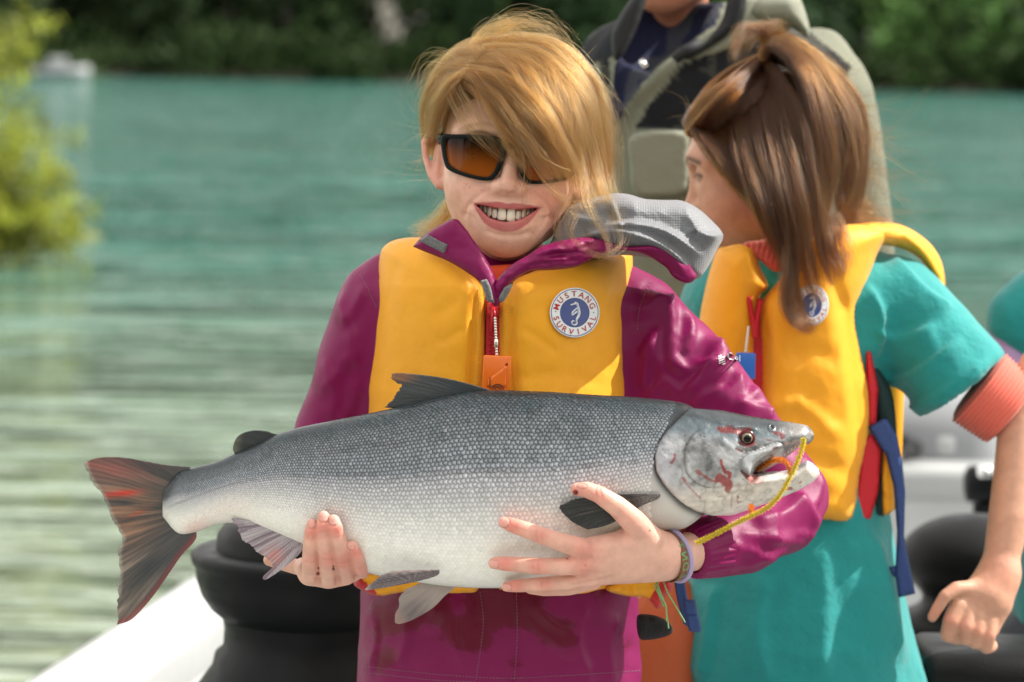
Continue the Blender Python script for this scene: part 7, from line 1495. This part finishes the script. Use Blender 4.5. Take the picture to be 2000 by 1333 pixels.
v, f = M.mesh(2); px, py = proj(v); n = vnormals(v, f); v = v + n * (.006 * fbm(v * 12, 4) + ridge(px, py, [([(1465, 45), (1340, 112), (1240, 195), (1180, 300), (1165, 400)], 12, .012), ([(1240, 255), (1340, 262)], 5, .008), ([(1240, 330), (1340, 345)], 5, -.006), ([(1210, 110), (1200, 200), (1190, 280)], 6, .008), ([(1560, 80), (1620, 140), (1650, 230)], 20, -.008)]) * (n[:, 1] < 0))[:, None]
c = np.tile(GG, (len(v), 1)); nzz = 1.5 * fbm(v * 40, 3); fx, fy = px + nzz, py + nzz
def paint(c, poly, col): k = inpoly(fx, fy, poly); c[k] = col; return c
c = paint(c, [(1330, 128), (1470, 68), (1560, 40), (1660, 130), (1640, 240), (1500, 250), (1350, 256), (1240, 250), (1262, 212)], BK)
c = paint(c, [(1100, 140), (1150, 50), (1230, -10), (1262, 20), (1240, 60), (1215, 105), (1160, 125)], BK * 1.6)
c = paint(c, [(1225, 20), (1420, -20), (1400, 50), (1320, 105), (1270, 150), (1220, 230), (1178, 310), (1172, 260), (1196, 210), (1205, 120)], NV)
c = paint(c, [(1168, 110), (1188, 112), (1196, 240), (1182, 240)], BK); c[n[:, 1] > .3] = GG; c = tint(c, .2 * (fbm(v * 30, 3) > .1), GG * .8)
mk('jacket', v, f, mat('shell_fabric', attr=True, rough=.8, spec=.2, bump=(900, .0005), bump2=(18, .006)), man, col=c)
gm = mat('grey_green_cloth', tuple(GG * 1.05), .75, bump=(40, .002)); bm_ = mat('black_cloth', tuple(BK), .7)
trim('collar', [(1340, 118), (1400, 78), (1440, 40), (1450, -10), (1530, -10), (1560, 20), (1540, 60), (1470, 78), (1400, 110)], lambda x, y: mY_ - .118 + .0004 * np.clip(x - 1450, 0, 200), .014, man, gm, 7, 20)
trim('collar_lining', [(1335, 110), (1380, 78), (1410, 40), (1425, -10), (1458, -10), (1446, 40), (1405, 80), (1350, 114)], lambda x, y: mY_ - .128 + .0002 * np.clip(x - 1450, 0, 200), .012, man, bm_, 7, 12)
trim('hood', [(1450, 30), (1480, -10), (1550, -15), (1575, 30), (1580, 75), (1540, 52), (1490, 50)], lambda x, y: mY_ - .09, .04, man, gm, 7, 30)
trim('collar', [(1196, 60), (1238, -10), (1262, -10), (1250, 40), (1222, 100), (1200, 118)], lambda x, y: mY_ - .105, .012, man, bm_, 6, 14)
trim('pocket', [(1236, 262), (1336, 256), (1345, 300), (1342, 372), (1300, 386), (1240, 380), (1230, 320)], lambda x, y: mY_ - .146, .007, man, gm, 7, 8)
tr = Sdf(np.array([.0, .6, .2]), np.array([.55, 1.1, 1.05]), .012)
for s in (-1, 1): tr.chain([[xm_ + s * .085, mY_, .98], [xm_ + s * .09, mY_, .6], [xm_ + s * .09, mY_, .29]], [.105, .085, .075], .02); shoe(man, xm_ + s * .09, mY_, DECK, rubber)
v, f = tr.mesh(2); mk('trousers', v, f, bpy.data.materials['dark_trousers'], man)
# cord stop and zip tab on his jacket
mk('zip_pull', *tube([P(1252, 118, mY_ - .150), P(1262, 132, mY_ - .152)], .004, 8), steel, man); mk('zip_tape', *tube([P(1318, 118, mY_ - .16), P(1340, 98, mY_ - .16), P(1368, 84, mY_ - .155)], .006, 8), bm_, man)

# ================================================================== companion in teal at the picture's edge
fY = .75; kid = empty('person', P(2150, 2400, fY) * [1, 1, 0] + [0, 0, DECK], 'companion in teal shirt with lilac sleeve beside the coral cuff', 'person')
lil_m = mat('lilac_knit', (0.36, 0.24, 0.42), .85, bump=(600, .001), sheen=.2)
S = Sdf(P(2180, 700, fY) + np.array([-.22, -.14, -.60]), P(2180, 700, fY) + np.array([.2, .14, .22]), .006)
S.torso([(float(P(2180, 480, fY)[2]), P(2190, 480, fY)[0], fY, .05, .05), (float(P(2180, 540, fY)[2]), P(2190, 540, fY)[0], fY, .12, .07), (float(P(2180, 800, fY)[2]), P(2190, 800, fY)[0], fY, .12, .085), (float(P(2180, 1250, fY)[2]), P(2190, 1250, fY)[0], fY, .135, .10)], .02)
S.chain([P(2080, 570, fY), P(2030, 600, fY - .01), P(1985, 630, fY - .02)], [.04, .040, .036], .02); hq = P(1988, 632, fY - .02); hn2 = np.array([-.55, 0, -.83])
v, f = S.mesh(2); v = v + vnormals(v, f) * (.004 * fbm(v * 18, 3))[:, None]; mk('shirt', v, f, teal_m, kid)
mk('sleeve', *tube(curve([P(2020, 610, fY - .01), P(1985, 648, fY - .02), P(1968, 690, fY - .02), P(2000, 790, fY - .06), P(2060, 850, fY - .12)], 6), np.linspace(.031, .026, 25), 20), lil_m, kid)
kb = P(2190, 480, fY); fwk = np.array([-1, -.1, -.1]); fwk /= np.linalg.norm(fwk); eyk = -fwk; ezk = np.array([0, 0, 1.0]); ezk -= (ezk @ eyk) * eyk; ezk /= np.linalg.norm(ezk); exk = np.cross(eyk, ezk); HRk = np.stack([exk, eyk, ezk], 1)
v, f = make_head(kb + np.array([.0, 0, .15]), .0005, HRk, False); q = (v - kb - [0, 0, .15]) @ HRk / .0005; c = np.tile(SK2, (len(v), 1)); c[(q[:, 2] > 100) | ((q[:, 1] > -20) & (q[:, 2] > -70))] = (.08, .045, .02)
mb = MB(); mb.add(v, f, 0, c); S = Sdf(kb + np.array([-.18, -.12, -1.2]), kb + np.array([.18, .12, -.05]), .012); S.torso([(kb[2] - .60, kb[0], fY, .10, .07), (kb[2] - .08, kb[0], fY, .10, .05)], .02)
for s in (-1, 1): S.chain([[kb[0] + s * .06, fY, kb[2] - .55], [kb[0] + s * .065, fY, .5], [kb[0] + s * .07, fY, .28]], [.07, .05, .04], .02); shoe(kid, kb[0] + s * .07, fY, DECK, rubber)
v, f = S.mesh(2); mb.add(v, f, 0, SK2); mb.build('body', skin_m, kid, usecol=True)
tr = Sdf(np.array([kb[0] - .18, fY - .14, .2]), np.array([kb[0] + .18, fY + .14, kb[2] - .4]), .01)
for s in (-1, 1): tr.chain([[kb[0] + s * .06, fY, kb[2] - .52], [kb[0] + s * .065, fY, .5], [kb[0] + s * .07, fY, .28]], [.085, .066, .056], .03)
v, f = tr.mesh(2); mk('trousers', v, f, bpy.data.materials['dark_trousers'], kid)
bpy.context.view_layer.update()
